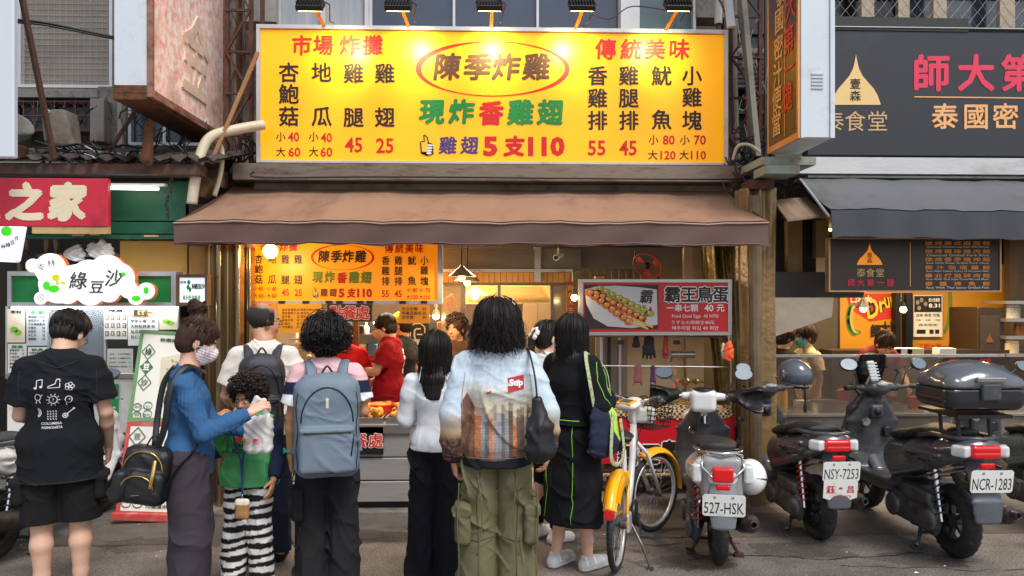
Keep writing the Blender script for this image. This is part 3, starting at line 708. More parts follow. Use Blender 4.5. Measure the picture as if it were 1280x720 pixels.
def tile_floor(x0, x1, y0, y1, s, z, m, name='tiled_floor'):
    base = MB(); base.box((x0,y0,z-.05),(x1,y1,z-.006)); b = props(base.build(name, CONC), kind='structure'); me = None
    nx, ny = int((x1-x0)/s), int((y1-y0)/s)
    for i in range(nx):
        for j in range(ny):
            if me is None:
                t = MB(); t.box((-s/2+.003,-s/2+.003,-.006),(s/2-.003,s/2-.003,0), bev=.0015); o = t.build('tile', m, b); me = o.data
            else: o = bpy.data.objects.new('tile', me); COL.objects.link(o); o.parent = b
            o.location = (x0+s*(i+.5), y0+s*(j+.5), z + rr.uniform(-.001,.001))
tile_floor(.9, 5.7, 6.97, 8.2, .3, .05, TILEG)
mb = MB(); mb.box((-2.35,6.13,-.05),(.5,6.94,.03)); mb.box((-6,6.96,-.05),(.89,10,.031)); struct('shop_floor', mb, CONC)
for (px, d, c, lb) in ((877,4.66,(196,110,40),'dry orange leaf lying on asphalt below white scooter'),(1146,4.75,(220,220,215),'tiny white paper scrap on road near right scooter')):
    g = GP(px, d); mb = MB(); mb.add([g+Vector((-.02,0,.006)), g+Vector((0,-.012,.012)), g+Vector((.022,0,.006)), g+Vector((0,.012,.014))], [(0,1,2),(0,2,3)])
    one('leaf' if c[0] < 200 else 'paper_scrap', mb, mat('scrap_%d' % c[0], c), lb, 'leaf' if c[0] < 200 else 'litter')
# ------------------------------------------------------------------ the building behind the signs
YB = 7.7
bd = thing('shop_building', 'grey terrazzo shop building with upper windows behind the yellow signboard', 'building')
def wallp(px0, py0, px1, py1, m=TERR, Y=YB, dep=.25, name='wall'): mb = MB(); pbox(mb, px0, py0, px1, py1, Y, dep); return mb.build(name, m, bd)
ztop = 6.6; x = lambda px, Y=YB: P(px, 375, Y).x
mb = MB(); mb.box((x(-160),YB+.5,2.95),(x(1440),YB+.7,ztop)); mb.build('wall', CONC, bd)
mb = MB(); mb.box((x(-160),YB-.02,2.95),(x(1440),YB+.5,3.15)); mb.build('lintel', CONC, bd)
wallp(-160,-230,20,175, CONC); wallp(122,108,146,300, TERR, YB-.03); wallp(20,110,122,122, TERR, YB-.06, .3, 'ledge')
wallp(870,-40,906,22, TERR, YB-.03); wallp(280,-60,345,27, mat('grey_render', (150,150,150), rough=.8, dirt=(110,108,104), dirt_amt=.4), YB-.1); wallp(776,-60,796,40, ALU, YB-.08, name='column')
mb = MB(); mb.box((x(-200),7.06,2.72),(x(1500),7.68,2.94)); mb.build('floor_slab', mat('dark_slab', (58,54,50), rough=.9, var=.3), bd)
mb = MB(); mb.box((-9,9.62,0),(9,9.8,3.3)); mb.build('rear_wall', MC['dark_slab'], bd); mb = MB(); mb.box((-9,7.7,2.96),(9,9.7,3.1)); mb.build('upper_floor', MC['dark_slab'], bd)
for sx in (-9,9): mb = MB(); mb.box((sx,7.0,0),(sx+.15,9.7,6.6)); mb.build('end_wall', CONC, bd)
mb = MB(); mb.box((-9,7.75,6.6),(9.15,10,6.75)); mb.build('roof', CONC, bd)
# left upper window with wire-mesh pane
def window(px0, py0, px1, py1, Y, nx, ny, frame=ALU, pane=DGLASS, fw=.03, rec=.06, grid=None):
    a = P(px0, py0, Y); b = P(px1, py1, Y); x0, x1, z0, z1 = a.x, b.x, b.z, a.z
    f = MB(); f.box((x0,Y,z0),(x0+fw,Y+.1,z1)); f.box((x1-fw,Y,z0),(x1,Y+.1,z1)); f.box((x0+fw,Y,z0),(x1-fw,Y+.1,z0+fw)); f.box((x0+fw,Y,z1-fw),(x1-fw,Y+.1,z1))
    for i in range(1, nx): xx = x0+(x1-x0)*i/nx; f.box((xx-fw/2,Y+.004,z0+fw),(xx+fw/2,Y+.09,z1-fw))
    for i in range(1, ny): zz = z0+(z1-z0)*i/ny; f.box((x0+fw,Y+.008,zz-fw/2),(x1-fw,Y+.085,zz+fw/2))
    fo = f.build('window_frame', frame, bd)
    p = MB(); p.box((x0+fw*.5,Y+rec,z0+fw*.5),(x1-fw*.5,Y+rec+.01,z1-fw*.5)); p.build('pane', pane, fo)
    if grid:
        g = MB(); n = int((x1-x0)/grid)
        for i in range(n+1): g.box((x0+fw+grid*i,Y+rec-.005,z0+fw),(x0+fw+grid*i+.003,Y+rec-.002,z1-fw))
        for i in range(int((z1-z0)/grid)+1): g.box((x0+fw,Y+rec-.008,z0+fw+grid*i),(x1-fw,Y+rec-.005,z0+fw+grid*i+.003))
        q = g.build('wire_mesh', mat('pale_wire', (170,162,150), rough=.6), fo); q['kind'] = 'stuff'
    return fo
HAZEG = mat('dusty_glass', (112,104,98), rough=.25, var=.35, vs=1.4, bump=.03, spec=.7, stretch=(.5,1,2.2))
window(22,-120,140,110, YB-.02, 1, 1, pane=HAZEG, grid=.06)
window(14,125,112,165, YB+.0, 2, 1, frame=DARKM, pane=mat('dark_pane', (18,20,24), rough=.2, bump=0))
window(160,125,250,182, YB, 2, 1, pane=mat('teal_pane', (52,66,76), rough=.15, bump=0))
g = MB()
for i in range(7):
    for j in range(2):
        c = P(22+13*i, 135+17*j, YB-.05); g.tube([c+Vector((.045*math.cos(a),0,.055*math.sin(a)*math.cos(a/2))) for a in [2*PI*k/12 for k in range(12)]], .005, n=4, closed=True)
    a, b = P(16+13*i,125,YB-.05), P(16+13*i,166,YB-.05); g.tube([a,b], .006, n=4)
for py in (127,145,163): g.tube([P(14,py,YB-.05),P(112,py,YB-.05)], .007, n=4)
one('window_grille', g, mat('old_red_iron', (84,50,50), rough=.8), 'scrolled iron grille over the small dark window above rubble', 'grille')
mb = MB(); pbox(mb,112,123,130,177,YB-.2,.2,bev=.006); one('concrete_block', mb, CONC, 'pale upright concrete block at the corner of the left ledge', 'block')
window(345,-90,462,45, YB, 2, 1, pane=mat('curtained_glass', (150,158,168), rough=.2, var=.2, vs=3, stretch=(8,1,.4)), fw=.05)
window(462,-90,776,45, YB-.02, 3, 1, pane=mat('blue_glass', (52,62,84), rough=.1, var=.3, vs=1, bump=.02, spec=.9), fw=.025)
window(796,-90,870,45, YB-.02, 1, 1, pane=mat('teal_glass', (84,104,112), rough=.12, var=.3, vs=1.5), fw=.03)
window(905,-60,968,240, YB, 1, 3, frame=DARKM, pane=mat('dark_teal_glass', (30,42,46), rough=.2))
# right upper windows behind chain-link
window(1035,-90,1130,75, YB, 1, 2, frame=mat('beige_frame', (176,160,138), rough=.6), pane=mat('dark_pane', (18,20,24)), fw=.06)
window(1130,-90,1400,75, YB+.01, 2, 2, frame=mat('beige_frame', (176,160,138)), pane=DGLASS, fw=.06)
mb = MB()
for px in (1083,1172,1255): pbox(mb, px-6, -90, px+6, 60, YB-.16, .05)
one('window_post', MB().box(P(1077,-90,YB-.16), P(1089,60,YB-.1)), MC['beige_frame'], 'beige upright post of the chain link window, leftmost', 'post')
one('window_post', MB().box(P(1167,-90,YB-.16), P(1179,60,YB-.1)), MC['beige_frame'], 'beige upright post of the chain link window, middle one', 'post')
one('window_post', MB().box(P(1250,-90,YB-.16), P(1260,60,YB-.1)), MC['beige_frame'], 'beige upright post of the chain link window, rightmost', 'post')
fence = thing('chain_link_screen', 'grey diamond chain link screen over the upper right windows', 'mesh screen'); mb = MB(); s_ = .115
xa, xb = P(1036,0,YB-.2).x, P(1420,0,YB-.2).x; za = ZY(52,YB-.2)
n = int((xb-xa)/s_)
for i in range(n+2):
    for sg in (1,-1):
        pts = []
        for j in range(9): pts.append((xa + s_*i + (s_/2*sg if j % 2 else 0), YB-.2+.004*sg, za + j*s_*.62))
        mb.tube(pts, .0035, n=4, caps=False)
o = mb.build('wire', ALU, fence); o['kind'] = 'stuff'
# ------------------------------------------------------------------ yellow main signboard
YS = 6.85; sg = thing('yellow_signboard', 'large yellow fried chicken signboard with red and brown characters and prices', 'sign')
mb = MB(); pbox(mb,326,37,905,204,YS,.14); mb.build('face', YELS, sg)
mb = MB(); a = P(321,31,YS); b = P(909.5,207,YS); x0,x1,z0,z1 = a.x,b.x,b.z,a.z; w=.035
mb.box((x0,YS-.02,z0),(x1,YS+.16,z0+w*.6)); mb.box((x0,YS-.02,z1-w),(x1,YS+.16,z1)); mb.box((x0,YS-.018,z0+w*.6),(x0+w,YS+.158,z1-w)); mb.box((x1-w,YS-.018,z0+w*.6),(x1,YS+.158,z1-w)); mb.build('frame', ALU, sg)
def menu_print(fn, par, brush=.028, red=RED, brn=BRN, dk=BLK, gr=GRN, pu=PUR):
    I = Ink(fn); I.chars('市場炸攤', (377,404,437,466), 57, 26, bold=brush, shear=.06, rot=-.02); I.chars('傳統美味', (757,789,819,849), 62, 27, bold=brush, shear=.06)
    for t, x_, y_, w_, h_ in (('40',367,171,14,12),('60',368,190,15,12),('40',408,172,14,12),('60',408,190,15,12),('45',442,181,22,19),('25',481,182,22,19),('55',746,185,22,19),('45',785,185,22,19),('80',836,175,15,12),('120',835,194,19,11),('70',875,175,15,12),('110',873,194,19,11)):
        I.put(t, x_, y_, w_, h_, bold=.02)
    I.put('5', 613, 183, 18, 25, bold=.05); I.put('支', 643, 183, 26, bold=.05, shear=.1); I.put('110', 683, 183, 46, 25, bold=.05); I.put('香', 614, 142, 31, bold=.045, shear=.08); I.build(red, par)
    I = Ink(fn); I.ring(616, 86, 93, 34, lambda a: 1.2 + 5.2*max(0, math.cos(a-.1))**3 + 6.5*max(0, math.cos(a-3.35))**3, R(-262), R(105)); I.build(red, par, 'red_oval')
    I = Ink(fn); I.chars('陳季炸雞', (559,597,633,671), 84, 35, bold=.032, shear=.12); I.build(brn, par)
    I = Ink(fn); I.col('杏鮑菇', 361, (91,118,146), 26, bold=.022); I.col('地瓜', 402, (91,146), 26, bold=.022); I.col('雞腿', 442, (92,147), 26, bold=.022); I.col('雞翅', 481, (92,147), 26, bold=.022)
    I.col('香雞排', 747, (95,123,151), 25.5, bold=.022); I.col('雞腿排', 786, (95,123,151), 25.5, bold=.022); I.col('魷魚', 827, (95,150), 26, bold=.022); I.col('小雞塊', 865, (95,122,151), 25.5, bold=.022)
    for t, x_, y_ in (('小',351,171),('大',351,190),('小',392,171),('大',392,190),('小',817,175),('大',816,194),('小',856,175),('大',855,194)): I.put(t, x_, y_, 12.5, bold=.01)
    I.build(dk, par)
    I = Ink(fn); I.chars('現炸', (540,577), 140, 32, bold=.045, shear=.08); I.chars('雞翅', (651,688), 141, 33, bold=.045, shear=.08); I.build(gr, par)
    I = Ink(fn); I.chars('雞翅', (560,587), 182, 23, bold=.03, shear=.08); I.build(pu, par)
    fn2 = lambda u, v: Vector(fn(u, v)) + Vector((0,-.003,0)); fn3 = lambda u, v: Vector(fn(u, v)) + Vector((0,-.006,0))
    I = Ink(fn2); I.poly([(525,177),(530,176),(529,169),(531,168),(535,172),(536,178),(541,180),(542,193),(534,195),(526,192)]); I.disc(534,187,8,7); I.build(dk, par, 'thumb_outline')
    I = Ink(fn3); I.poly([(526.5,178),(531.2,177.4),(530.6,170),(533.6,173),(534.8,179),(534,190),(527.5,190)]); I.build(inkm((250,200,40)), par, 'thumb')
    for i in range(4):
        I = Ink(fn3); I.disc(537.2-.3*i, 181.8+3.3*i, 4.4-.3*i, 1.3, 10); I.build(WHT, par, 'finger')
menu_print(onY(YS-EPS), sg)
lens = glow('floodlight_lens', (255,236,180), 12)
for i, (px, ax, ay) in enumerate(((388,405,30),(498,511,31),(612,614,32),(727,719,34),(847,832,35))):
    nm = ('leftmost', 'second from left', 'middle', 'second from right', 'rightmost')[i]
    f = thing('floodlight', 'black finned floodlight on arm above yellow signboard, %s of five' % nm, 'lamp', 'floodlights above the yellow signboard'); Yf = 6.33
    c = P(px, 7, Yf); A = P(ax, ay, YS-.01)
    M = Matrix.Rotation(R(-52), 3, 'X'); t = MB(); t.obox(c, (.225,.05,.15), M, bev=.006)
    for k in range(9): t.obox(c + M @ Vector((-.1+.025*k, -.035, .0)), (.006,.03,.14), M)
    t.build('housing', DARKM, f)
    t = MB(); t.obox(c + M @ Vector((0,.028,0)), (.19,.006,.115), M); t.build('lens', lens, f)
    t = MB(); t.bar(c + Vector((.02,.02,.0)), A + Vector((0,.03,-.02)), .028, .012); t.build('arm', mat('orange_lit_arm', (196,130,40), rough=.4, metal=.4, emit=(255,150,20), es=0), f)  # the arm's orange is floodlight glow put into its colour
    t = MB(); t.tube([c+Vector((.06,0,.06)), c+Vector((.14,.1,.05)), c+Vector((.1,.3,-.02)), A+Vector((.08,.03,.02))], .006, n=5); t.tube([c+Vector((-.12,0,.02)), c+Vector((-.06,-.05,.1)), c+Vector((.05,-.05,.09)), c+Vector((.1,.02,.03))], .004, n=5); t.build('cable', BLACK, f)
    ld = bpy.data.lights.new('flood_light', 'SPOT'); ld.energy = 21; ld.color = (1,.82,.4); ld.spot_size = R(95); ld.spot_blend = 1; ld.shadow_soft_size = .06
    lo = bpy.data.objects.new('flood_light', ld); COL.objects.link(lo); tgt = P((432,519,616,712,819)[i], 66, YS); pos = P((432,519,616,712,819)[i], 30, 6.48)
    lo.location = pos; lo.rotation_euler = (tgt - pos).to_track_quat('-Z', 'Y').to_euler()
mb = MB(); a = P(290,203.5,6.72); b = P(923,228,6.72); mb.box((a.x,6.72,b.z),(b.x,7.0,a.z),bev=.006)
bm_ = one('steel_beam', mb, STEELD, 'long stained stainless steel beam beneath the yellow signboard', 'beam')
mb = MB(); pbox(mb,318,229,915,239,6.9,.5); one('roof_slab', mb, CONC, 'concrete slab edge between steel beam and brown awning', 'slab')
# ------------------------------------------------------------------ brown awning
aw = thing('brown_awning', 'brown tarpaulin awning with sagging top sheet and stitched front flap', 'awning')
Yf, Yk = 5.9, 6.96
def edge(px0, px1, py0, py1, Y, n=40, sag=0, ph=0):
    return [P(px0+(px1-px0)*i/n, py0+(py1-py0)*i/n, Y) - Vector((0,0,sag*math.sin(PI*i/n)*.5 + .006*math.sin(i*.9+ph) + .004*math.sin(i*2.3+ph))) for i in range(n+1)]
top_b = edge(291,905,235,238,Yk); top_f = edge(218,960,277,279,Yf, ph=1)
mb = MB(); rows = []
for j in range(9):
    t = j/8; rows.append([a.lerp(b, t) - Vector((0,0,.03*math.sin(PI*t) + .012*math.sin(PI*t)*math.cos(i*PI/10))) for i, (a, b) in enumerate(zip(top_b, top_f))])
mb.grid(rows); mb.grid([[p+Vector((0,0,.012)) for p in r] for r in rows[::-1]]); mb.build('top_sheet', BROWNT_LIT, aw, smooth=30)
bot = edge(219,959,305,308,Yf, ph=2)
fl = [[a.lerp(b, t) + Vector((0, -.016*math.sin(i*1.1+t*2)*t - .008*math.sin(i*2.7)*t - .01*t, -.006*math.sin(i*1.9)*t)) for i, (a, b) in enumerate(zip([p+Vector((0,-.012,.004)) for p in top_f], bot))] for t in (0,.08,.3,.6,.9,1)]
mb = MB(); mb.grid(fl[::-1]); mb.grid([[p+Vector((0,.008,0)) for p in r] for r in fl]); mb.build('front_flap', mat('brown_flap_cloth', (98,72,66), rough=.6, var=.1, vs=4, bump=.2, bs=500, dirt=(82,60,56), dirt_amt=.3, bd=.002), aw, smooth=30)
mb = MB(); mb.tube([p+Vector((0,-.018,-.006)) for p in top_f], .007, n=5); mb.build('seam', mat('pale_seam', (170,140,124)), aw)
mb = MB(); mb.tube([p+Vector((0,-.022,.012)) for p in bot], .006, n=5); mb.build('hem', MC['brown_flap_cloth'], aw)
mb = MB()
for i in (0,-1): mb = MB(); q = [top_b[i], top_f[i], bot[i], top_b[i]-Vector((0,0,.2))]; mb.add(q + [p+Vector((.006,0,0)) for p in q], [(0,1,2,3),(7,6,5,4)]); mb.build('end_flap', MC['brown_flap_cloth'], aw)
mb = MB()
for px in (240,430,640,830,945): a = P(px,282,Yf+.06); b = P(px,245,Yk-.02); b.x = a.x; mb.bar(a, b, .03)
mb.bar(P(222,284,Yf+.05), P(956,286,Yf+.05), .035); mb.build('frame_bar', DARKM, aw)['kind'] = 'stuff'
# ------------------------------------------------------------------ old faded red projecting sign (left)
Xr = -2.66; og = thing('old_projecting_sign', 'rusting old sign box with peeling faded red face and worn carved character', 'sign')
yn = PX(186,Xr).y; yf_ = PX(277,Xr).y                       # near and far edge
zb_n = PX(184,Xr,124).z; zb_f = PX(278,Xr,166).z; zb = (zb_n+zb_f)/2; xl = P(143,300,yn).x
mb = MB(); mb.add([(xl,yn,zb),(Xr,yn,zb),(Xr,yf_,zb),(xl,yf_,zb),(xl,yn,6.2),(Xr,yn,6.2),(Xr,yf_,6.2),(xl,yf_,6.2)], [(3,2,1,0),(4,5,6,7),(0,1,5,4),(2,3,7,6),(3,0,4,7)])
mb.build('box', WHITEB, og)
FADE = mat('peeling_red_face', (236,130,118), rough=.75, var=.3, vs=5, bump=.5, bs=70, dirt=(246,238,230), dirt_amt=1.0, dirt_scale=16, stretch=(1,1,.8))
_n = FADE.node_tree; _pr = _n.nodes['Principled BSDF']; _old = _pr.inputs['Base Color'].links[0].from_socket
_t = _n.nodes.new('ShaderNodeTexCoord'); _q = _n.nodes.new('ShaderNodeTexNoise'); _q.inputs['Scale'].default_value = 1.6; _q.inputs['Detail'].default_value = 6; _n.links.new(_t.outputs['Object'], _q.inputs[0])
_r = _n.nodes.new('ShaderNodeMapRange'); _r.inputs[1].default_value = .58; _r.inputs[2].default_value = .7; _n.links.new(_q.outputs[0], _r.inputs[0])
_m = _n.nodes.new('ShaderNodeMix'); _m.data_type = 'RGBA'; _m.inputs[7].default_value = (*lin((168,140,112)), 1); _n.links.new(_old, _m.inputs[6])
_mm = _n.nodes.new('ShaderNodeMath'); _mm.operation = 'MULTIPLY'; _mm.inputs[1].default_value = .75; _n.links.new(_r.outputs[0], _mm.inputs[0]); _n.links.new(_mm.outputs[0], _m.inputs[0]); _n.links.new(_m.outputs[2], _pr.inputs['Base Color'])
mb = MB(); mb.box((Xr,yn+.02,zb+.03),(Xr+.02,yf_-.02,6.2)); mb.build('face', FADE, og)
mb = MB(); mb.box((Xr-.01,yn-.012,zb-.03),(Xr+.035,yn+.02,6.2)); mb.box((Xr-.01,yf_-.02,zb-.03),(Xr+.035,yf_,6.2)); mb.box((Xr-.008,yn+.02,zb-.03),(Xr+.033,yf_-.02,zb+.03)); mb.build('frame', mat('rusty_trim', (150,110,96), rough=.7, var=.3, dirt=(96,54,34), dirt_amt=.6, dirt_scale=8), og)
mb = MB(); mb.box((xl-.01,yn-.008,zb-.05),(Xr-.01,yf_,zb-.004)); mb.box((xl-.006,yn-.01,zb+0),(Xr-.012,yn-.004,zb+.06)); mb.build('rusted_base', mat('deep_rust', (104,64,38), rough=.9, var=.4, vs=20, bump=.6, dirt=(50,34,28), dirt_amt=.5, dirt_scale=9), og)
for i, z in enumerate((zb+.9, zb+1.9)):
    t = MB(); t.ball((xl+.03,yn-.004,z), .008, 8); t.ball((Xr-.03,yn-.004,z), .008, 8); t.build('bolt', RUST, og)['kind'] = 'stuff'
I = Ink(lambda u, v: Vector((Xr+.024, yn+u, zb+v))); I.put('金', (yf_-yn)*.55, .55, .6, -.8, bold=.03, shear=-.1)
o = I.mb; t = MB(); t.add(o.v, o.f); b_ = t.build('carved_character', mat('worn_gilt', (222,194,174), rough=.8, var=.3, bump=.4, dirt=(206,186,160), dirt_amt=.5, dirt_scale=14), og)
sm = b_.modifiers.new('depth', 'SOLIDIFY'); sm.thickness = .02; sm.offset = 0
F = Field((-3.35,6.0,2.75),(-2.75,6.5,3.9),.018); a = P(196,158,6.2); b = P(184,200,6.2)
F.chain([(a,(.1,.05)),(a.lerp(b,.5),(.08,.04)),(b,(.065,.04))],.02,side=(1,0,0)); F.wrinkle(lambda p: .02*(vnoise(p,22)-.5))
props(F.build('rusted_duct', MC['deep_rust']), 'rusted stub of pipe hanging below the old red sign', 'pipe')
# ------------------------------------------------------------------ far-left white sign post box
mb = MB(); pbox(mb,-14,-150,17,197,5.9,.06,bev=.01); one('white_sign_box', mb, WHITEB, 'tall narrow white sheet metal sign box at left edge', 'sign box')
def lattice(px0, px1, Y, z0, z1, name, label, n=9):
    t = thing(name, label, 'scaffold'); x0, x1 = P(px0,0,Y).x, P(px1,0,Y).x; h = (z1-z0)/n
    for xx, yy in ((x0,Y),(x1,Y),(x0,Y+.35),(x1,Y+.35)): MB().box((xx-.018,yy-.018,z0),(xx+.018,yy+.018,z1)).build('upright', RUST, t)
    for i in range(n):
        z = z0+h*i; MB().bar((x0,Y-.022,z),(x1,Y-.022,z),.022).build('rung', RUST, t); MB().bar((x0,Y-.03,z if i%2 else z+h),(x1,Y-.03,z+h if i%2 else z),.02).build('brace', RUST, t)
        MB().bar((x0-.02,Y,z),(x0-.02,Y+.35,z+h),.016).build('brace', RUST, t)
lattice(284,314,7.05,2.9,6.4,'steel_lattice','rusty steel lattice left of the yellow signboard')
lattice(912,950,7.05,2.9,6.4,'steel_lattice','rusty steel lattice right of the yellow signboard')
def strut(a, b, w, m, label, h=None): return one('strut', MB().bar(a, b, w, h), m, label, 'strut')
strut(P(20,-40,6.0), P(68,200,6.3), .035, RUST, 'long thin dark iron bar leaning across the upper left window')
strut(P(322,66,6.6), P(264,204,6.5), .06, mat('tan_angle_iron', (150,110,66), rough=.7, var=.25, dirt=(96,60,36), dirt_amt=.4), 'tan angle iron sloping beside left end of yellow signboard', .03)
strut(P(168,140,6.7), P(130,200,6.5), .03, RUST, 'short rusty strut bracing the old red sign from below')
strut(P(232,170,6.9), P(212,198,6.6), .025, DARKM, 'black strut under the old red sign, short')
strut(P(926,-20,6.9), P(946,196,6.9), .1, mat('grey_channel', (136,132,124), rough=.7, var=.25, dirt=(88,72,56), dirt_amt=.4), 'pale steel channel leaning behind right lattice', .05)
strut(P(908,-20,6.7), P(914,34,6.7), .06, WHITEB, 'white square tube rising above right end of signboard', .06)
# corrugated lean-to roof, left, with rubble
lt = thing('lean_to_roof', 'dark corrugated lean-to roof with ragged edge above red sign', 'roof')
mb = MB(); n = 88; xa, xb = P(-60,0,6.25).x, P(272,0,6.25).x; zr = ZY(201,6.25); rows = []
for j, (Y, dz) in enumerate(((6.25,0),(6.6,.1),(7.0,.2),(7.6,.34))):
    rows.append([Vector((xa+(xb-xa)*i/n, Y + (.05*math.sin(i*1.7)*math.sin(i*.37) if j == 0 else 0), zr + dz + .022*math.cos(i*PI/3))) for i in range(n+1)])
mb.grid(rows); mb.grid([[p-Vector((0,0,.008)) for p in r] for r in rows[::-1]]); mb.build('corrugated_sheet', mat('sooty_sheet', (62,58,56), rough=.8, var=.4, vs=8, bump=.4, dirt=(100,84,70), dirt_amt=.45, dirt_scale=5), lt)
mb = MB(); mb.box((xa,6.3,ZY(221,6.3)),(P(250,0,6.3).x,6.45,ZY(207,6.3)), bev=.005); mb.build('edge_beam', mat('stained_beam', (70,60,56), rough=.8, var=.4, vs=6, bump=.3, dirt=(120,70,40), dirt_amt=.45, dirt_scale=5, stretch=(.4,1,1)), lt)
rr = random.Random(11)
def rock(c, r3, m, label, nm='rubble', seed=0, h=.014, fr=14):
    F = Field([c[i]-r3[i]-.06 for i in range(3)], [c[i]+r3[i]+.06 for i in range(3)], h); F.rbox(c, r3, .03, M=Matrix.Rotation(.3+seed, 3, 'Y')); q = random.Random(seed)
    for _ in range(5): n_ = Vector((q.gauss(0,1),q.gauss(0,1),q.gauss(0,1))).normalized(); F.cut([c[i]+n_[i]*min(r3)*1.05 for i in range(3)], n_)
    F.wrinkle(lambda p: .02*(vnoise(p,fr,seed)-.5)); return props(F.build(nm, m), label, 'rubble')
SLATE = mat('broken_slab', (116,108,100), rough=.9, var=.35, vs=8, bump=.6, bs=30, dirt=(84,76,66), dirt_amt=.5)
c = P(78,168,6.6); rock(tuple(c), (.2,.12,.13), SLATE, 'large pointed broken stone slab lying on lean-to roof', seed=1)
c = P(20,165,6.6); rock(tuple(c), (.14,.1,.08), mat('pale_slab', (160,156,150), rough=.9, bump=.5), 'pale grey broken block at left end of lean-to roof', seed=2)
c = P(26,190,6.4); rock(tuple(c), (.12,.08,.05), RUST, 'rusty lump of scrap lying left on the lean-to roof', seed=3)
c = P(250,230,6.7); rock(tuple(c), (.1,.08,.12), mat('brown_rag', (120,92,66), rough=.9, bump=.5, dirt=(170,140,110), dirt_amt=.4), 'crumpled brown rag stuffed beside the white drain pipe', 'rag', seed=5)
c = P(272,222,6.9); rock(tuple(c), (.08,.08,.09), MC['brown_rag'], 'second crumpled rag above left end of brown awning', 'rag', seed=6)
def cables(boxpx, Y, n, m, r, label, seed, sagz=.1, dY=.2):
    q = random.Random(seed); t = MB(); x0, y0, x1, y1 = boxpx
    for _ in range(n):
        a = P(q.uniform(x0,x1), q.uniform(y0,y1), Y+q.uniform(0,dY)); b = P(q.uniform(x0,x1), q.uniform(y0,y1), Y+q.uniform(0,dY)); c1 = Vector((q.uniform(-.1,.1), q.uniform(-.05,.05), -q.uniform(0,sagz)*2))
        t.tube([a.lerp(b, i/9) + c1*math.sin(PI*i/9) + Vector((0,0,.02*math.sin(i*1.7+_))) for i in range(10)], r*q.uniform(.5,1.2), n=4)
    return props(t.build('cable_tangle', m), label, 'cables', kind='stuff')
cables((40,178,240,205), 6.35, 22, BLACK, .009, 'tangle of black cables lying on the lean-to roof', 1, .05)
cables((60,180,200,200), 6.32, 7, ALU, .005, 'pale wires among the cables on the lean-to roof', 2, .04)
cables((270,150,322,235), 6.9, 16, BLACK, .008, 'black wires tangled behind left end of signboard', 3)
cables((280,0,325,200), 7.2, 10, RUST, .006, 'thin wires strung across left lattice tower', 4)
cables((905,150,962,235), 6.8, 18, BLACK, .008, 'black wires tangled at foot of right lattice', 5)
cables((905,20,965,200), 7.2, 12, ALU, .003, 'thin pale wires hanging in right lattice', 6)
cables((928,225,1000,262), 6.4, 10, BLACK, .008, 'dark cables hanging above the tarpaulin column', 7)
def pipe(pts, r, m, nm, label, cat='pipe', n=8):
    P_ = [Vector(p) for p in pts]; out = []
    for i in range(len(P_)-1):
        p0, p1, p2, p3 = P_[max(i-1,0)], P_[i], P_[i+1], P_[min(i+2,len(P_)-1)]
        for k in range(6):
            t = k/6; out.append(.5*((2*p1)+(p2-p0)*t+(2*p0-5*p1+4*p2-p3)*t*t+(3*p1-p0-3*p2+p3)*t**3))
    out.append(P_[-1]); mb = MB(); mb.tube(out, r, n=n); return props(mb.build(nm, m, smooth='all'), label, cat)
PVC = mat('old_pvc', (206,194,172), rough=.5, var=.12, dirt=(150,130,104), dirt_amt=.35)
pipe([P(330,156,6.7),P(300,161,6.6),P(266,170,6.5),P(252,190,6.45),P(244,225,6.4),P(240,255,6.4)], .045, PVC, 'drain_hose', 'curved off-white plastic pipe bending down left of signboard')
pipe([P(268,176,6.6),P(277,186,6.6),P(276,215,6.6),P(268,245,6.6)], .022, PVC, 'drain_hose', 'thin pale pipe hanging beside the thick curved one', 'pipe')
pipe([P(20,25,6.4),P(60,29,6.5),P(140,46,6.7),P(180,52,6.8)], .012, BLACK, 'cable', 'black double cable crossing the upper left window', 'cable')
pipe([P(20,28,6.4),P(60,32,6.5),P(140,48,6.7),P(180,55,6.8)], .009, BLACK, 'cable', 'lower black cable crossing the upper left window', 'cable')
pipe([P(916,200,6.7),P(922,183,6.65),P(936,181,6.65),P(950,190,6.65)], .014, PVC, 'cable_loop', 'white cable loop at right end of the steel beam', 'cable')
mb = MB(); mb.tube([P(56,136,6.5),P(66,141,6.5),P(75,144,6.5)], .008); mb.tube([P(58,142,6.5),P(68,138,6.5)], .006); one('clip', mb, mat('mint_plastic', (110,190,176)), 'small mint green clothes hanger on the upper left bar', 'hanger')
# ------------------------------------------------------------------ right projecting sign box
Xq = 2.42; yn = PX(1001,Xq).y; yf_ = PX(962,Xq).y; zb = (PX(1001,Xq,172).z+PX(962,Xq,193).z)/2; xr_ = P(1042,300,yn).x
pg = thing('projecting_sign', 'white sign box with dark gold-framed side reading downwards in gold and red', 'sign')
mb = MB(); mb.box((Xq,yn,zb),(xr_,yf_,6.3),bev=.008); mb.build('box', WHITEB, pg)
mb = MB(); mb.box((Xq-.015,yn+.03,zb+.05),(Xq,yf_-.03,6.3)); mb.build('face', mat('dark_brown_face', (62,50,42), rough=.35, var=.1, bump=.02, emit=(120,80,40), es=.05), pg)
mb = MB(); mb.box((Xq-.02,yn,zb),(Xq+.004,yn+.03,6.3)); mb.box((Xq-.02,yf_-.03,zb),(Xq+.004,yf_,6.3)); mb.box((Xq-.018,yn+.03,zb),(Xq+.004,yf_-.03,zb+.05)); mb.build('frame', mat('copper_trim', (216,160,110), rough=.4, metal=.3), pg)
mb = MB()
for k in range(5): mb.box((P(1014,0,yn).x,yn-.008,ZY(88+4.5*k,yn)),(P(1029,0,yn).x,yn,ZY(89.6+4.5*k,yn)))
mb.build('louvre', ALU, pg)['kind'] = 'stuff'
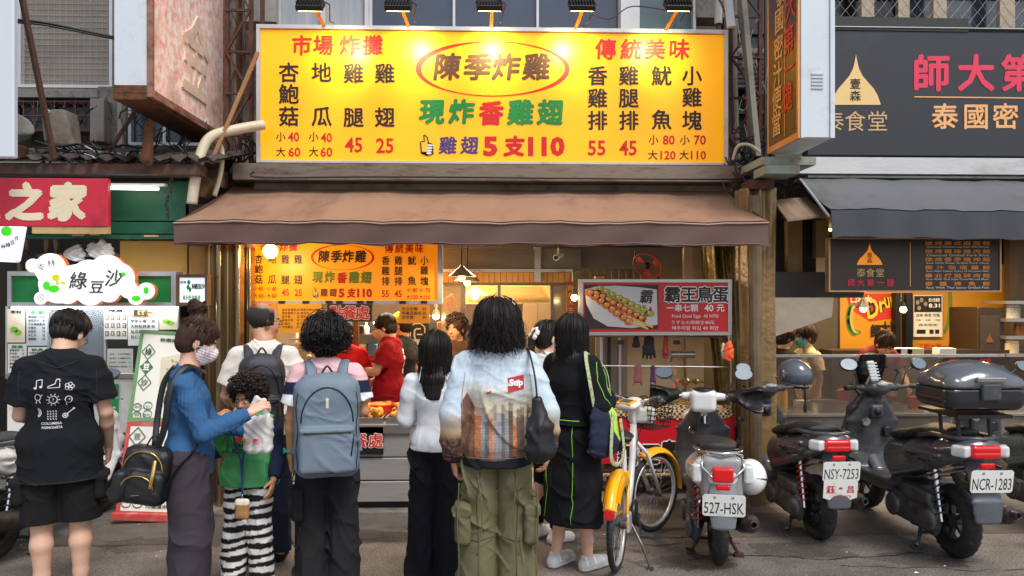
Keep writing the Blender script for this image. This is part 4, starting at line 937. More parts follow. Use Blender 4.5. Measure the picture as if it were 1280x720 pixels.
mb = MB(); mb.box((xr_-.03,yn-.014,zb),(xr_+.004,yn,6.3)); mb.box((Xq-.002,yn-.01,zb),(Xq+.02,yn,6.3)); mb.build('edge_trim', WHITEB, pg)
fx = lambda u, v: PX(u, Xq-.0195, v)
for t_, mt_, cx0, lst, sz, asp in (('泰國密汁便當', GLD, 0, None, 0, 0),):
    I = Ink(lambda u, v: Vector((Xq-.0195, yf_-.03-u, v))); wy = yf_-yn
    for c, (py, px) in zip(t_, ((-8,979),(25,977),(60,976),(93,975),(124,974),(155,973.5))):
        q = PX(px, Xq, py); I.put(c, yf_-.03-q.y, q.z, .2, -.215, bold=.02)
    I.build(mt_, pg)
I = Ink(lambda u, v: Vector((Xq-.0195, yf_-.03-u, v)))
for c, (py, px) in zip('大第一腿', ((8,991),(50,989),(86,989),(122,987))): q = PX(px, Xq, py); I.put(c, yf_-.03-q.y, q.z, .2, -.24, bold=.02)
I.build(inkm((214,52,44)), pg)
I = Ink(fx); I.line([(981.5,-60),(980.5,170)], .8); I.build(GLD, pg, 'gold_line'); I = Ink(fx); I.put('Since 1998', 987, 161, 10, 3); I.build(inkm((150,50,44)), pg)
# ------------------------------------------------------------------ right black signboard
YK = 6.6; kb = thing('black_signboard', 'wide black signboard with pink and gold characters and golden onion dome logo', 'sign')
mb = MB(); pbox(mb,1010,38,1420,196,YK,.12); mb.build('face', mat('black_sign_face', (40,43,50), rough=.4, var=.08, vs=1.5, bump=.02, dirt=(54,58,66), dirt_amt=.3, dirt_scale=1), kb)
mb = MB(); pbox(mb,1008,32,1422,38,YK-.02,.18); mb.build('frame', ALU, kb)
mb = MB(); pbox(mb,1000,196,1424,219,YK-.03,.22); mb.build('lower_trim', mat('silver_trim', (196,196,198), rough=.4, metal=.3, var=.1, dirt=(150,148,146), dirt_amt=.3, dirt_scale=3, stretch=(.3,1,1)), kb)
mb = MB(); mb.bar(P(1038,29,YK), P(1210,32,YK), .02, .12); mb.build('top_strip', DARKM, kb)
f = onY(YK-EPS)
I = Ink(f); I.chars('師大第一腿', (1164,1220,1274,1330,1386), 92, 48, bold=.03); I.build(PINK, kb)
I = Ink(f); I.line([(1143,121),(1420,124)], 1.4); I.chars('泰國密汁便當', (1181,1220,1257,1296,1334,1372), 146, 34, bold=.018); I.build(inkm((240,176,116)), kb)
DOME = mat('gold_dome_print', (232,196,132), rough=.4, var=.05, bump=0); _n = DOME.node_tree
def dome(I, cx, top, base, hw):
    pts = []; H_ = base-top
    L_ = [(0,0),(.05,.14),(.12,.28),(.26,.42),(.5,.56),(.72,.68),(.88,.82),(.98,.96),(1,1)]
    I.poly([(cx+hw*a, top+H_*b) for a, b in L_] + [(cx-hw*a, top+H_*b) for a, b in L_[:0:-1]])
I = Ink(f); dome(I, 1070, 68, 131, 31); I.build(DOME, kb, 'dome_logo')
I = Ink(lambda u, v: f(u, v) + Vector((0,-.003,0))); I.col('壹森', 1069, (105,120), 14, bold=.01); I.build(BLK, kb)
I = Ink(f); I.chars('泰食堂', (1042,1069,1097), 152, 27, bold=.0); I.build(inkm((206,170,120)), kb)
ga = thing('grey_awning', 'dark grey tarpaulin awning over the right shop with scalloped front flap', 'awning'); Yf2 = 5.9
tb = edge(1000,1440,224,231,6.6,34); tf = edge(1038,1440,262,268,Yf2,34,ph=.5); bt = edge(1040,1440,296,302,Yf2,34,ph=2)
mb = MB(); rows = [[a.lerp(b, t) - Vector((0,0,.03*math.sin(PI*t))) for a, b in zip(tb, tf)] for t in (0,.2,.4,.6,.8,1)]; mb.grid(rows); mb.grid([[p+Vector((0,0,.01)) for p in r] for r in rows[::-1]]); mb.build('top_sheet', GREYT, ga, smooth=30)
rows = [[a.lerp(b, t)+Vector((0,-.012-.012*math.sin(i*1.3)*t,0)) for i, (a, b) in enumerate(zip(tf, bt))] for t in (0,.3,.6,1)]; mb = MB(); mb.grid(rows[::-1]); mb.grid([[p+Vector((0,.008,0)) for p in r] for r in rows]); mb.build('front_flap', mat('slate_flap_cloth', (60,64,72), rough=.6, var=.12, bump=.2, bs=500, dirt=(52,56,64), dirt_amt=.3, bd=.002), ga, smooth=30)
mb = MB(); mb.tube([P(1000,224,6.6),P(1036,270,Yf2)], .012); mb.build('side_bar', ALU, ga)
mb = MB(); pbox(mb,1010,219,1420,224,6.62,.3); one('pale_strip', mb, mat('pale_green_strip', (178,190,178), rough=.6, dirt=(120,120,108), dirt_amt=.4), 'pale green strip edge above the grey awning', 'trim')
mb = MB(); pbox(mb,952,196,1020,206,6.2,.5); pbox(mb,958,206,1000,217,6.1,.3); one('broken_ledge', mb, mat('pale_green_ledge', (160,172,158), rough=.7, var=.2, dirt=(110,96,78), dirt_amt=.5), 'weathered pale ledge beneath the right projecting sign', 'ledge')
def drape(px0, px1, py0, py1, Y, nm, m, label, cat, folds_=7, amp=.05, dep=.12, seed=0, px0b=None, px1b=None):
    q = random.Random(seed); mb = MB(); rows = []
    for j in range(14):
        t = j/13; row = []
        for i in range(41):
            s = i/40; A = px0 + ((px0b if px0b is not None else px0)-px0)*t; B = px1 + ((px1b if px1b is not None else px1)-px1)*t
            a = P(A+(B-A)*s, py0+(py1-py0)*t, Y); a.y += amp*math.sin(folds_*2*PI*s + 1.3*math.sin(3*t+seed) ) * (.5+.5*math.sin(2.2*t+seed+s*3)) + .02*math.sin(t*9+s*5); row.append(a)
        rows.append(row)
    mb.grid(rows); mb.grid([[p+Vector((0,dep,0)) for p in r] for r in rows[::-1]]); return one(nm, mb, m, label, cat, smooth='all')
drape(926,970,235,640,6.35,'tarpaulin_curtain',GOLDT,'golden brown tarpaulin curtain bound round the post between shops','curtain',3,.05,seed=1)
drape(884,930,306,606,6.75,'tarpaulin_curtain',mat('olive_tarpaulin', (150,128,72), rough=.28, metal=.4, var=.3, bump=.5, bs=14, bd=.03),'shiny olive tarpaulin slanting behind the quail egg stall','curtain',4,.09,seed=2,px0b=905,px1b=940)
mb = MB(); pbox(mb,936,225,968,236,6.3,.2); one('curtain_rail', mb, RUST, 'rusty rail holding the golden tarpaulin curtain', 'rail')
mb = MB(); mb.tube([P(943,245,6.28), P(946,640,6.28)], .05, n=10); one('pole', mb, mat('dirty_pole', (120,104,80), rough=.6, var=.3, dirt=(70,56,42), dirt_amt=.5), 'dirty round pole wrapped in tarpaulin between the shops', 'pole')
mb = MB(); rows = []
for py in (306,660): rows.append([P(256+49*i/24, py, 6.3+.05*math.sin(i*.55)) for i in range(25)])
mb.grid(rows[::-1]); mb.grid([[p+Vector((0,.3,0)) for p in r] for r in rows]); one('clad_column', mb, mat('brass_cladding', (164,144,114), rough=.2, metal=.9, var=.2, vs=2, stretch=(6,1,.2), bump=.1, bs=8), 'brass coloured rippled metal column between the two left shops', 'column', smooth='all')
mb = MB(); pbox(mb,232,255,262,306,6.5,.15); one('corner_board', mb, DARKM, 'dark board at corner of the green fascia', 'board')
# ================================================================== left shop: bean drink stall
def sheet(nm, x0, y0, x1, y1, Y, m, label, cat, dep=.004, group=None): mb = MB(); pbox(mb, x0, y0, x1, y1, Y, dep); return one(nm, mb, m, label, cat, group)
ls = thing('red_shop_sign', 'crimson shop sign with big cream brush characters over the left stall', 'sign')
mb = MB(); pbox(mb,-60,222,135,283,6.2,.05,bev=.004); mb.build('face', mat('crimson_sign', (196,36,62), rough=.5, var=.1, vs=2, bump=.04, dirt=(160,30,50), dirt_amt=.35), ls)
mb = MB(); pbox(mb,40,283,135.5,292,6.21,.04); mb.build('lower_strip', mat('tan_strip', (188,160,112), rough=.7, dirt=(150,120,84), dirt_amt=.4), ls)
I = Ink(onY(6.2-EPS)); I.chars('之家', (32,84), 253, 48, bold=.06, shear=.1); I.put('人', -24, 253, 48, bold=.06); I.build(CRM, ls)
fa = thing('green_fascia', 'dark green board fascia with taped seams above the bean stall', 'fascia'); mb = MB(); pbox(mb,30,226,236,276,6.5,.06); mb.build('upper_board', GREENP, fa)
mb = MB(); pbox(mb,30,277,236,292,6.49,.06); pbox(mb,28,293,238,298,6.46,.1); mb.build('lower_board', GREENP, fa)['kind'] = 'stuff'
for (a, b, py) in ((45,60,290),(90,105,294),(120,133,289),(180,198,295),(112,124,293)): mb = MB(); pbox(mb,a,py-1.2,b,py+1.2,6.45,.004); mb.build('tape', MC['tan_strip'], fa)
fl_ = thing('tube_light', 'lit white fluorescent tube under the eave of left stall', 'lamp'); mb = MB(); mb.tube([P(136,235,6.35),P(198,236,6.35)], .013); mb.build('tube', glow('tube_glow', (255,250,225), 4), fl_); mb = MB(); pbox(mb,134,229,206,232,6.35,.06); mb.build('batten', WHITEP, fl_)
ch = MB()
for i in range(9): c = P(214-.8*i+2*math.sin(i), 226+5.6*i, 6.3); ch.tube([c+Vector((.010*math.cos(a), .01*math.sin(a)*(i%2), .022*math.sin(a))) for a in [2*PI*k/8 for k in range(8)]], .0045, n=4, closed=True)
one('chain', ch, BLACK, 'short black chain hanging before the green fascia', 'chain', kind='stuff')
sheet('cardboard_panel',150,301,234,343,6.75,mat('ochre_panel', (172,128,58), rough=.6, var=.12, dirt=(140,98,44), dirt_amt=.35),'ochre cardboard panel between green fascia and green light box','panel',.02)
sheet('cardboard_panel',236,306,256,343,6.72,mat('ochre_panel_dark', (140,100,48), rough=.6, dirt=(90,64,30), dirt_amt=.4),'narrow brown panel beside the brass clad column','panel',.02)
mb = MB(); pbox(mb,-60,298,152,470,7.3,.05); one('back_wall', mb, mat('dark_brown_wall', (46,38,32), rough=.8, var=.3), 'dark brown back wall of the bean drink stall', 'wall')
rr = random.Random(5)
BROWNPIPE = mat('brown_pipe', (110,84,60), rough=.6, var=.3)
for i, px in enumerate((24,34,58,70)): one('pipe', MB().tube([P(px,300,7.1),P(px+rr.uniform(-3,3),345,7.1)], .022), BROWNPIPE, ('leftmost','second','third','fourth')[i]+' brown upright pipe in the dark gap above green light box', 'pipe')
one('pipe', MB().tube([P(10,320,7.05),P(150,318,7.05)], .02), BROWNPIPE, 'brown pipe running level behind the plastic bags on the stall', 'pipe')
rg = MB(); rg.tube([P(34+9*math.cos(a),322+9*math.sin(a),7.0) for a in [2*PI*k/16 for k in range(16)]], .012, n=5, closed=True); rg.tube([P(34+5*math.cos(a),322+5*math.sin(a),7.0) for a in [2*PI*k/12 for k in range(12)]], .006, n=5, closed=True); rg.tube([P(25,322,7.0),P(43,322,7.0)], .006); rg.tube([P(34,313,7.0),P(34,331,7.0)], .006)
one('wall_fan', rg, DARKM, 'dark round fan grille in shadow above the green light box', 'fan', kind='stuff')
PBAG = mat('thin_white_plastic', (214,212,208), rough=.3, var=.12, vs=12, bump=.7, bs=26, spec=.7, bd=.03, alpha=.82)
def bag(c, r3, m, label, seed, nm='plastic_bag', h=.012, wr=.03, knot=True):
    F = Field([c[i]-r3[i]-.08 for i in range(3)], [c[i]+r3[i]+.1 for i in range(3)], h); F.ell(c, r3, 0); 
    if knot: F.seg((c[0],c[1],c[2]+r3[2]*.7), (c[0]+.02,c[1],c[2]+r3[2]*1.15), r3[0]*.3, r3[0]*.22, .04)
    F.wrinkle(lambda p: wr*(vnoise(p,30,seed)-.5)+wr*.6*np.abs(np.sin(p[:,0]*40+3*np.sin(p[:,2]*30))), .06); return props(F.build(nm, m), label, 'bag')
bag(tuple(P(95,318,6.5)), (.09,.09,.07), PBAG, 'crumpled white plastic bag, left one above the cloud sign', 1); bag(tuple(P(126,313,6.5)), (.12,.1,.08), PBAG, 'larger crumpled white plastic bag, right one above cloud sign', 2)
gb = thing('green_light_box', 'long green panel in aluminium frame behind the cloud shaped sign', 'sign'); mb = MB(); pbox(mb,14,345,214,378,6.2,.1); mb.build('panel', mat('bright_green_panel', (14,128,62), rough=.45, var=.08, vs=2, bump=.02), gb)
mb = MB(); 
for q in ((9,339,220,345),(9,378,220,383),(9,345,14,378),(214,345,220,378)): pbox(mb,*q,6.18,.14)
mb.build('frame', ALU, gb)
sb = thing('small_light_box', 'small white light box reading green bean drink by the brass column', 'sign'); mb = MB(); pbox(mb,224,347,256,378,6.1,.06); mb.build('face', mat('lit_white_face', (236,238,246), rough=.3, var=.02, bump=0, emit=(230,236,250), es=.35), sb)
mb = MB()
for q in ((220,343,259,347),(220,378,259,382),(220,347,224,378),(256,347,259,378)): pbox(mb,*q,6.09,.09)
mb.build('frame', mat('brown_frame', (104,74,52), rough=.6), sb)
I = Ink(onY(6.1-EPS)); I.put('岑林', 229, 353, 8, bold=.02, rot=-.1); I.chars('綠豆沙', (243,248,253), 358, 7, bold=.03); I.build(BLK, sb); I = Ink(onY(6.1-EPS)); I.disc(236,353,1.8,3); I.disc(235,359,1.8,3); I.disc(237.5,362,1.6,3); I.put('真天然‧好味道', 239.5, 372, 22, 6, bold=.03, mode='fit'); I.build(GRN, sb)
Yc = 6.0; cs = thing('cloud_sign', 'glowing white cloud shaped sign with grey hand lettering and green beans', 'sign'); a, b = P(28,388,Yc), P(198,310,Yc)
F = Field((a.x, Yc-.004, a.z), (b.x, Yc+.075, b.z), .0085)
for cx, cy, r in ((62,336,19),(40,332,8.5),(72,355,24),(94,352,21),(110,346,21),(133,341,22),(148,348,19),(50,373,8),(112,364,18),(135,364,14),(160,362,11),(169,372,9.5),(182,364,10.5),(84,366,14)):
    q = P(cx,cy,Yc); F.seg((q.x,Yc-.6,q.z), (q.x,Yc+.6,q.z), r/FPX*Yc, r/FPX*Yc, .012)
F.build('cloud_board', mat('cloud_board', (240,240,238), rough=.35, var=.01, bump=0, vcol=True, emit='base', es=.35), cs, col=lambda p: np.where(p[:, 1:2] < Yc+.014, L3((246,246,244)), L3((190,96,48))))
f = onY(Yc-.004); I = Ink(f); I.put('綠', 98, 351, 23, bold=.02, shear=.12, rot=.0); I.put('豆', 121, 359, 19, 17, bold=.02, shear=.12); I.put('沙', 142, 348, 22, bold=.02, shear=.15); I.put('岑', 51, 334, 10.5, bold=.0, rot=-.1); I.put('林', 64, 329, 11, bold=0, rot=-.1); I.ring(51,371.5,4,3.8,.7); I.put('回', 51, 371.5, 4.5); I.build(inkm((70,68,72)), cs)
I = Ink(f); I.disc(58,357,4.5,5.5); I.disc(67,361,7,4.6); I.disc(153,343,4.2,2.8); I.disc(170,373,5.6,3.6); I.disc(182.5,363,3.4,4.4); I.build(mat('lime_print', (60,214,30), rough=.4, bump=0, emit=(60,214,30), es=.15), cs, 'bean_print')
I = Ink(lambda u, v: f(u, v)+Vector((0,-.003,0))); I.disc(70,347,5,4.4); I.disc(79,353.5,3.4,1.6); I.disc(72,354,2,3); I.build(inkm((232,220,40)), cs, 'bean_print')
hs_ = thing('hanging_sign', 'white hanging sign with green bean cut off at left edge', 'sign'); poly = [(-20,283),(29,283),(21,326),(18,328),(-20,326)]
mb = MB(); mb.prism(poly, lambda u, v, w: P(u, v, 5.95)+Vector((0,w,0)), 0, .05); mb.build('board', MC['lit_white_face'], hs_, fix=True)
I = Ink(onY(5.95-EPS)); I.disc(8,289,7,6); I.build(MC['lime_print'], hs_, 'bean_print'); I = Ink(onY(5.95-EPS)); I.put('林', 4, 308, 6, bold=.02, rot=-.1); I.put('綠', 10, 306, 6.5, bold=.02); I.put('豆', 15.5, 303, 6, bold=.02, rot=-.3); I.put('沙', 20.5, 297.5, 6.5, bold=.02, rot=-.5); I.build(BLK, hs_)
st = thing('drink_counter', 'white drink stall counter with steel top and glass sneeze guard', 'counter'); Y0 = 6.55
mb = MB(); pbox(mb,8,473,226,627,Y0,.55,bev=.01); mb.build('cabinet', mat('white_laminate', (226,226,222), rough=.4, var=.05, bump=.02, dirt=(190,186,176), dirt_amt=.3), st)
mb = MB(); pbox(mb,6,467,228,473,Y0-.03,.6,bev=.004); pbox(mb,8,620,226,630,Y0+.01,.5); mb.build('steel_top', STEEL, st)['kind'] = 'stuff'
mb = MB(); pbox(mb,9,386,130,467,Y0-.01,.008); mb.build('guard_glass', glass('clear_guard', (220,228,232), .08, .16), st)
mb = MB()
for px in (8,60,131,222): pbox(mb,px-1.2,383,px+1.2,467,Y0-.015,.03)
mb.build('guard_post', ALU, st)['kind'] = 'stuff'
mb = MB(); pbox(mb,14,383,216,386,Y0-.12,.07); mb.build('lamp_strip', glow('cool_strip', (240,246,255), 9), st)
mb = MB(); pbox(mb,60,392,128,455,Y0+.3,.35,bev=.04); one('drink_machine', mb, mat('steel_blue_drum', (58,74,96), rough=.18, metal=.4, var=.25, vs=3), 'dark blue steel drink machine behind the stall glass', 'machine')
mb = MB(); pbox(mb,128,392,226,465,Y0+.35,.3); one('dark_cabinet', mb, DARKM, 'dark cabinet at back of stall behind taped menus', 'cabinet')
mb = MB(); pbox(mb,40,430,56,468,Y0+.1,.2,bev=.01); pbox(mb,44,425,52,432,Y0+.1,.1); one('cup_sealer', mb, BLACK, 'small black cup sealing machine by the drink menus', 'machine')
def menu(px0, py0, px1, py1, Y, base, title, tcol, rows, label, nm='menu_sheet', ink=BLK, cols=1, photos=None, bean=False, cat='menu'):
    t = thing(nm, label, cat); mb = MB(); pbox(mb,px0,py0,px1,py1,Y,.004); mb.build('sheet', base, t); f = onY(Y-.003); w = px1-px0; h = py1-py0; q = random.Random(int(px0*7+py0))
    if title: I = Ink(f); I.put(title, (px0+px1)/2, py0+h*.1, w*.62, h*.1, bold=.03, mode='fit'); I.build(tcol, t)
    I = Ink(f); words = '紅茶綠茶豆沙牛奶冬瓜薏仁小杯大杯冰熱加糖少半微無珍珠花生芋頭檸檬甘蔗'
    for i in range(rows):
        y_ = py0 + h*(.22 + .7*i/max(1,rows))
        for c in range(cols):
            xa = px0 + w*(.08+.86*c/cols); n = 6; s_ = w*.8/cols/n
            for k in range(q.choice((3,4,5))): I.put(q.choice(words), xa+s_*(k+.5), y_, s_*.92, bold=.02)
            I.put(str(q.choice((25,30,35,40,45,50,55))), xa+s_*5.6, y_, s_*.9, s_*.75, bold=.02)
    if rows: I.build(ink, t)
    if photos:
        nx, ny = photos
        for i in range(nx):
            for j in range(ny):
                cx = px0+w*(.5+i)/nx; cy = py0+h*(.22+.75*(j+.4)/ny); a_ = Ink(f); a_.rect(cx-w*.3/nx, cy-h*.22/ny, cx+w*.3/nx, cy+h*.22/ny); a_.build(inkm((120,70,50)), t, 'photo'); a_ = Ink(lambda u, v: f(u, v)+Vector((0,-.002,0))); a_.rect(cx-w*.18/nx, cy-h*.15/ny, cx+w*.16/nx, cy+h*.17/ny); a_.build(inkm((214,190,160)), t, 'photo')
    if bean: I = Ink(f); I.disc(px0+w*.4, py0+h*.62, w*.22, h*.09); I.disc(px0+w*.62, py0+h*.7, w*.2, h*.08); I.build(inkm((130,190,50)), t, 'bean_print')
    return t
PAPER = mat('paper', (232,230,222), rough=.6, var=.03, bump=0); PAPC = mat('cream_paper', (228,214,186), rough=.6, var=.04, bump=0); ORG = mat('orange_card', (246,160,24), rough=.5, var=.05, bump=0)
menu(9,386,31,428,Y0-.02,PAPC,'岑林',BLK,0,'cream card with green bean drawing, top left of stall glass',bean=True)
menu(33,386,59,432,Y0-.02,mat('grey_paper', (208,212,214), rough=.6, bump=0),'茶 單',GRN,7,'grey drink price list beside the bean card on stall glass')
menu(10,430,33,466,Y0-.02,PAPER,'菜單',GRN,6,'lower white menu sheet under the bean card'); menu(35,434,58,466,Y0-.02,PAPER,'飲品',GRN,6,'lower white menu sheet under the grey price list')
menu(130,384,159,424,Y0-.02,PAPER,'推薦',BLK,0,'white sheet showing twelve small framed drinks',photos=(4,3))
menu(160,384,198,432,Y0-.02,PAPER,None,BLK,5,'white sheet with brown headed notice about ordering'); sheet('notice_header',165,386,193,396,Y0-.026,inkm((206,170,124)),'tan heading card reading in black on white notice','notice'); I = Ink(onY(Y0-.03)); I.put('買五送一', 179, 391, 24, 8, bold=.04, mode='fit'); props(I.build(BLK, None), 'black characters printed on the tan heading card', 'print')
menu(199,384,222,412,Y0-.02,PAPC,'岑林',BLK,0,'cream card with green bean drawing beside the girl with hair bun',bean=True)
menu(134,436,166,466,Y0-.06,PAPER,None,BLK,4,'printed sheet lying upright on stall counter behind the green board',cols=2)
menu(112,455,134,466,Y0-.1,inkm((80,160,170)),None,BLK,0,'small teal leaflet box on the steel counter top',nm='leaflet')
menu(118,480,148,545,Y0-.02,inkm((28,140,74)),'營業中',WHT,3,'green poster with white characters on front of drink counter',ink=WHT,nm='poster',cat='poster')
I = Ink(onY(Y0-.02)); I.put('豆', 149, 568, 44, 60, bold=.04); b_ = I.build(BLK, st, 'brush_lettering'); I = Ink(onY(Y0-.01)); I.disc(150,605,9,8); I.build(inkm((220,60,50)), st, 'red_dot'); I = Ink(onY(Y0-.01)); I.rect(130,612,200,622); I.build(GRN, st, 'green_band'); I = Ink(onY(Y0-.02)); I.put('4月', 152, 605, 14, 9, bold=.05, mode='fit'); I.put('0', 148, 617, 5, 7, bold=.04); I.build(WHT, st)
# leaning two-part board
def quadfn(TL, TR, BL, BR, off=0):
    n = ((TR-TL).cross(BL-TL)).normalized(); n = n if n.y < 0 else -n
    return lambda u, v: (TL.lerp(TR, u)).lerp(BL.lerp(BR, u), v) + n*off
def pboard(t, c, Ys, mframe, mface, nm='board', fw=(.06,.04), thick=.03):
    TL, TR, BL, BR = [P(px, py, Y) for (px, py), Y in zip(c, Ys)]; f0 = quadfn(TL,TR,BL,BR,0); f1 = quadfn(TL,TR,BL,BR,-thick)
    mb = MB(); v = [f0(0,0),f0(1,0),f0(1,1),f0(0,1),f1(0,0),f1(1,0),f1(1,1),f1(0,1)]; a, b = fw; v2 = [quadfn(TL,TR,BL,BR,.0)(u, w) for u, w in ((a,b),(1-a,b),(1-a,1-b),(a,1-b))]
    mb.add(v+v2, [(0,1,9,8),(1,2,10,9),(2,3,11,10),(3,0,8,11),(7,6,5,4),(0,4,5,1),(1,5,6,2),(2,6,7,3),(3,7,4,0)]); mb.build(nm+'_frame', mframe, t, fix=True)
    f2 = quadfn(TL,TR,BL,BR,-.006); mb = MB(); mb.add([f2(a,b),f2(1-a,b),f2(1-a,1-b),f2(a,1-b)], [(3,2,1,0)]); mb.build(nm+'_sheet', mface, t); return quadfn(TL,TR,BL,BR,-.003)
ab = thing('menu_board', 'tall leaning menu board, green frame over red frame, with drink pictures', 'menu board'); GF = mat('sage_frame', (108,152,100), rough=.6, var=.1, dirt=(80,120,80), dirt_amt=.3); RF = mat('faded_red_frame', (196,72,66), rough=.6, var=.1, dirt=(214,150,140), dirt_amt=.35, dirt_scale=10)
f = pboard(ab, ((176,412),(246,416),(159,526),(236,528)), (6.22,6.28,6.07,6.13), GF, PAPER, 'green')
I = Ink(f); 
for k, c in enumerate('綠豆沙'):
    cx, cy = .19, .24+.17*k; I2 = Ink(lambda u, v, f=f: f(u, v)+Vector((0,-.002,0))); d = .115
    (I2.poly([(cx,cy-.085),(cx+d,cy),(cx,cy+.085),(cx-d,cy)]) if k == 1 else [I2.line([(cx,cy-.085),(cx+d,cy),(cx,cy+.085),(cx-d,cy),(cx,cy-.085)], .012)]); I2.build(inkm((60,120,70)), ab, 'diamond')
I = Ink(lambda u, v: f(u, v)+Vector((0,-.004,0))); I.put('綠', .19, .24, .12, .08, bold=.02); I.put('沙', .19, .58, .12, .08, bold=.02); I.put('粉嫩綿口感', .62, .1, .5, .04, mode='fit', bold=.02); I.build(inkm((50,90,60)), ab); I = Ink(lambda u, v: f(u, v)+Vector((0,-.005,0))); I.put('豆', .19, .41, .12, .08, bold=.03); I.build(WHT, ab)
I = Ink(f); I.poly([(.42,.3),(.9,.22),(.86,.82),(.46,.84)]); I.build(inkm((214,206,180)), ab, 'drink_picture'); I = Ink(lambda u, v: f(u, v)+Vector((0,-.003,0)))
for k in range(26): I.disc(.5+.36*random.Random(k).random(), .3+.5*random.Random(k+50).random(), .02, .012, 7)
I.build(inkm((170,160,110)), ab, 'drink_picture')
I = Ink(lambda u, v: f(u, v)+Vector((0,-.003,0)))
for (u, v) in ((.13,.85),(.3,.83),(.14,.94),(.31,.92)): I.ring(u, v, .07, .04, .01)
I.put('純正', .215, .845, .26, .035, mode='fit'); I.put('新鮮', .225, .93, .26, .035, mode='fit'); I.build(inkm((70,120,80)), ab)
f = pboard(ab, ((159,527),(236,529),(144,643),(228,646)), (6.065,6.125,5.95,6.0), RF, PAPER, 'red')
I = Ink(lambda u, v: f(u, v)+Vector((0,-.003,0))); I.line([(.19,.06),(.32,.16),(.19,.26),(.06,.16),(.19,.06)], .012); I.put('薏', .19, .16, .12, .08)
for (u, v) in ((.13,.78),(.3,.78),(.14,.88),(.31,.88)): I.ring(u, v, .07, .04, .01)
I.put('天然健康', .22, .83, .26, .1, mode='fit'); I.put('付過濾水製作', .68, .9, .5, .045, mode='fit', bold=.02); I.build(inkm((60,90,60)), ab)
mb = MB(); mb.bar(P(140,645,5.9), P(236,648,5.98), .05, .05); mb.build('foot', RF, ab)
# ================================================================== fried chicken shop
WARMW = mat('warm_kitchen_wall', (92,72,52), rough=.6, var=.25, dirt=(60,46,34), dirt_amt=.35)
X = lambda px, Y: P(px, 375, Y).x
kr = thing('kitchen_room', 'kitchen room of the fried chicken shop with tiled back wall', 'room')
mb = MB(); mb.box((X(300,6.6),9.4,0),(X(720,9.4)+.5,9.5,2.9)); mb.build('back_wall', WARMW, kr)
mb = MB(); mb.box((X(303,6.6)-.1,6.75,0),(X(303,6.6)-.0,9.4,2.7)); mb.build('side_wall', mat('steel_wall', (140,124,104), rough=.35, metal=.5, var=.2), kr)
mb = MB(); mb.box((X(303,6.6),7.2,2.62),(X(720,9.4)+.5,9.38,2.7)); mb.build('ceiling', mat('sooty_ceiling', (90,76,60), rough=.7, var=.2), kr)
Y2 = 6.7; y2 = thing('yellow_menu_board', 'smaller yellow menu board with same brush characters hanging under the awning', 'sign')
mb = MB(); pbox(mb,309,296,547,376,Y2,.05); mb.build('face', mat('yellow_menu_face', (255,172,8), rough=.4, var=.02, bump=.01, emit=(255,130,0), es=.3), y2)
mb = MB()
for q in ((304,294,309,380),(547,294,553,380),(309,376,547,380)): pbox(mb,*q,Y2-.02,.1)
mb.build('frame', ALU, y2)
def f2(u, v):      # the first board's layout, shrunk on to this one
    return P(309 + (u-326)*(238/579), 376 - (204-v)*(80/167)*.96, Y2-EPS)
menu_print(f2, y2, red=inkm((214,40,10)), brn=inkm((60,34,14)), gr=inkm((110,140,20)), pu=inkm((120,60,30)))
I = Ink(onY(Y2-EPS)); I.ring(315.5,309,4.2,4.2,1.2); I.put('回', 315.5, 309, 5.5, bold=.03); I.build(inkm((250,220,170)), y2)
def lampbulb(px, py, Y, r, e, shade=None, label='', nm='pendant_lamp', cord=250, en=14, col=(1,.72,.36), shm=None):
    t = thing(nm, label, 'lamp'); c = P(px, py, Y); mb = MB(); mb.ball(c, r, 14); mb.build('bulb', glow('bulb_glow', (255,214,130), e), t, smooth='all')
    if shade: mb = MB(); mb.lathe([(.012,.1),(.02,.085),(shade*.45,.055),(shade,.0),(shade*.97,-.004),(shade*.42,.05),(.014,.078)], c+Vector((0,0,r*.4)), n=20); mb.build('shade', shm or mat('enamel_shade', (170,150,120), rough=.3, metal=.3), t, smooth=True)
    if cord: mb = MB(); mb.tube([c+Vector((0,0,r)), P(px, cord, Y)], .006, n=5); mb.box(c+Vector((-.016,-.016,r*.8)), c+Vector((.016,.016,r*.8+.05))); mb.build('cord', BLACK, t)
    l = bpy.data.lights.new('bulb_light', 'POINT'); l.energy = en; l.color = col; l.shadow_soft_size = r*1.1; o = bpy.data.objects.new('bulb_light', l); COL.objects.link(o); o.location = c + Vector((0,-r*1.3,-r*.8)); return t
lampbulb(338,314,6.35,.062,9,label='large glowing round bulb before the yellow menu board',en=9,cord=290)
lampbulb(577,347,6.6,.032,9,.125,'brass shaded pendant lamp, left of the hanging pair',en=5,cord=306); lampbulb(584,353,6.9,.032,9,.125,'brass shaded pendant lamp, right of the hanging pair',en=3,cord=306); lampbulb(594,371,8.0,.034,9,.16,'pendant lamp deeper in the kitchen below the pair',en=9,cord=340)
lampbulb(545,395,6.9,.034,9,.04,'bare bulb lamp at right end of the yellow menu board',en=5,cord=380); lampbulb(718,372,6.5,.03,7,label='small warm bulb beside the narrow red strip sign',en=2,cord=352)
for i, (px, py) in enumerate(((472,403),(497,404))):
    t = thing('strip_light', ('left','right')[i]+' short bright strip light over the vendor in red', 'lamp'); mb = MB(); mb.tube([P(px-5,py+1,7.6),P(px+5,py-1,7.6)], .014); mb.build('tube', glow('strip_glow', (255,244,220), 8), t)
l = bpy.data.lights.new('kitchen_light', 'AREA'); l.shape = 'RECTANGLE'; l.size = 2.6; l.size_y = .3; l.energy = 125; l.color = (1,.82,.58); o = bpy.data.objects.new('kitchen_light', l); COL.objects.link(o); o.location = (X(500,8), 7.9, 2.55)
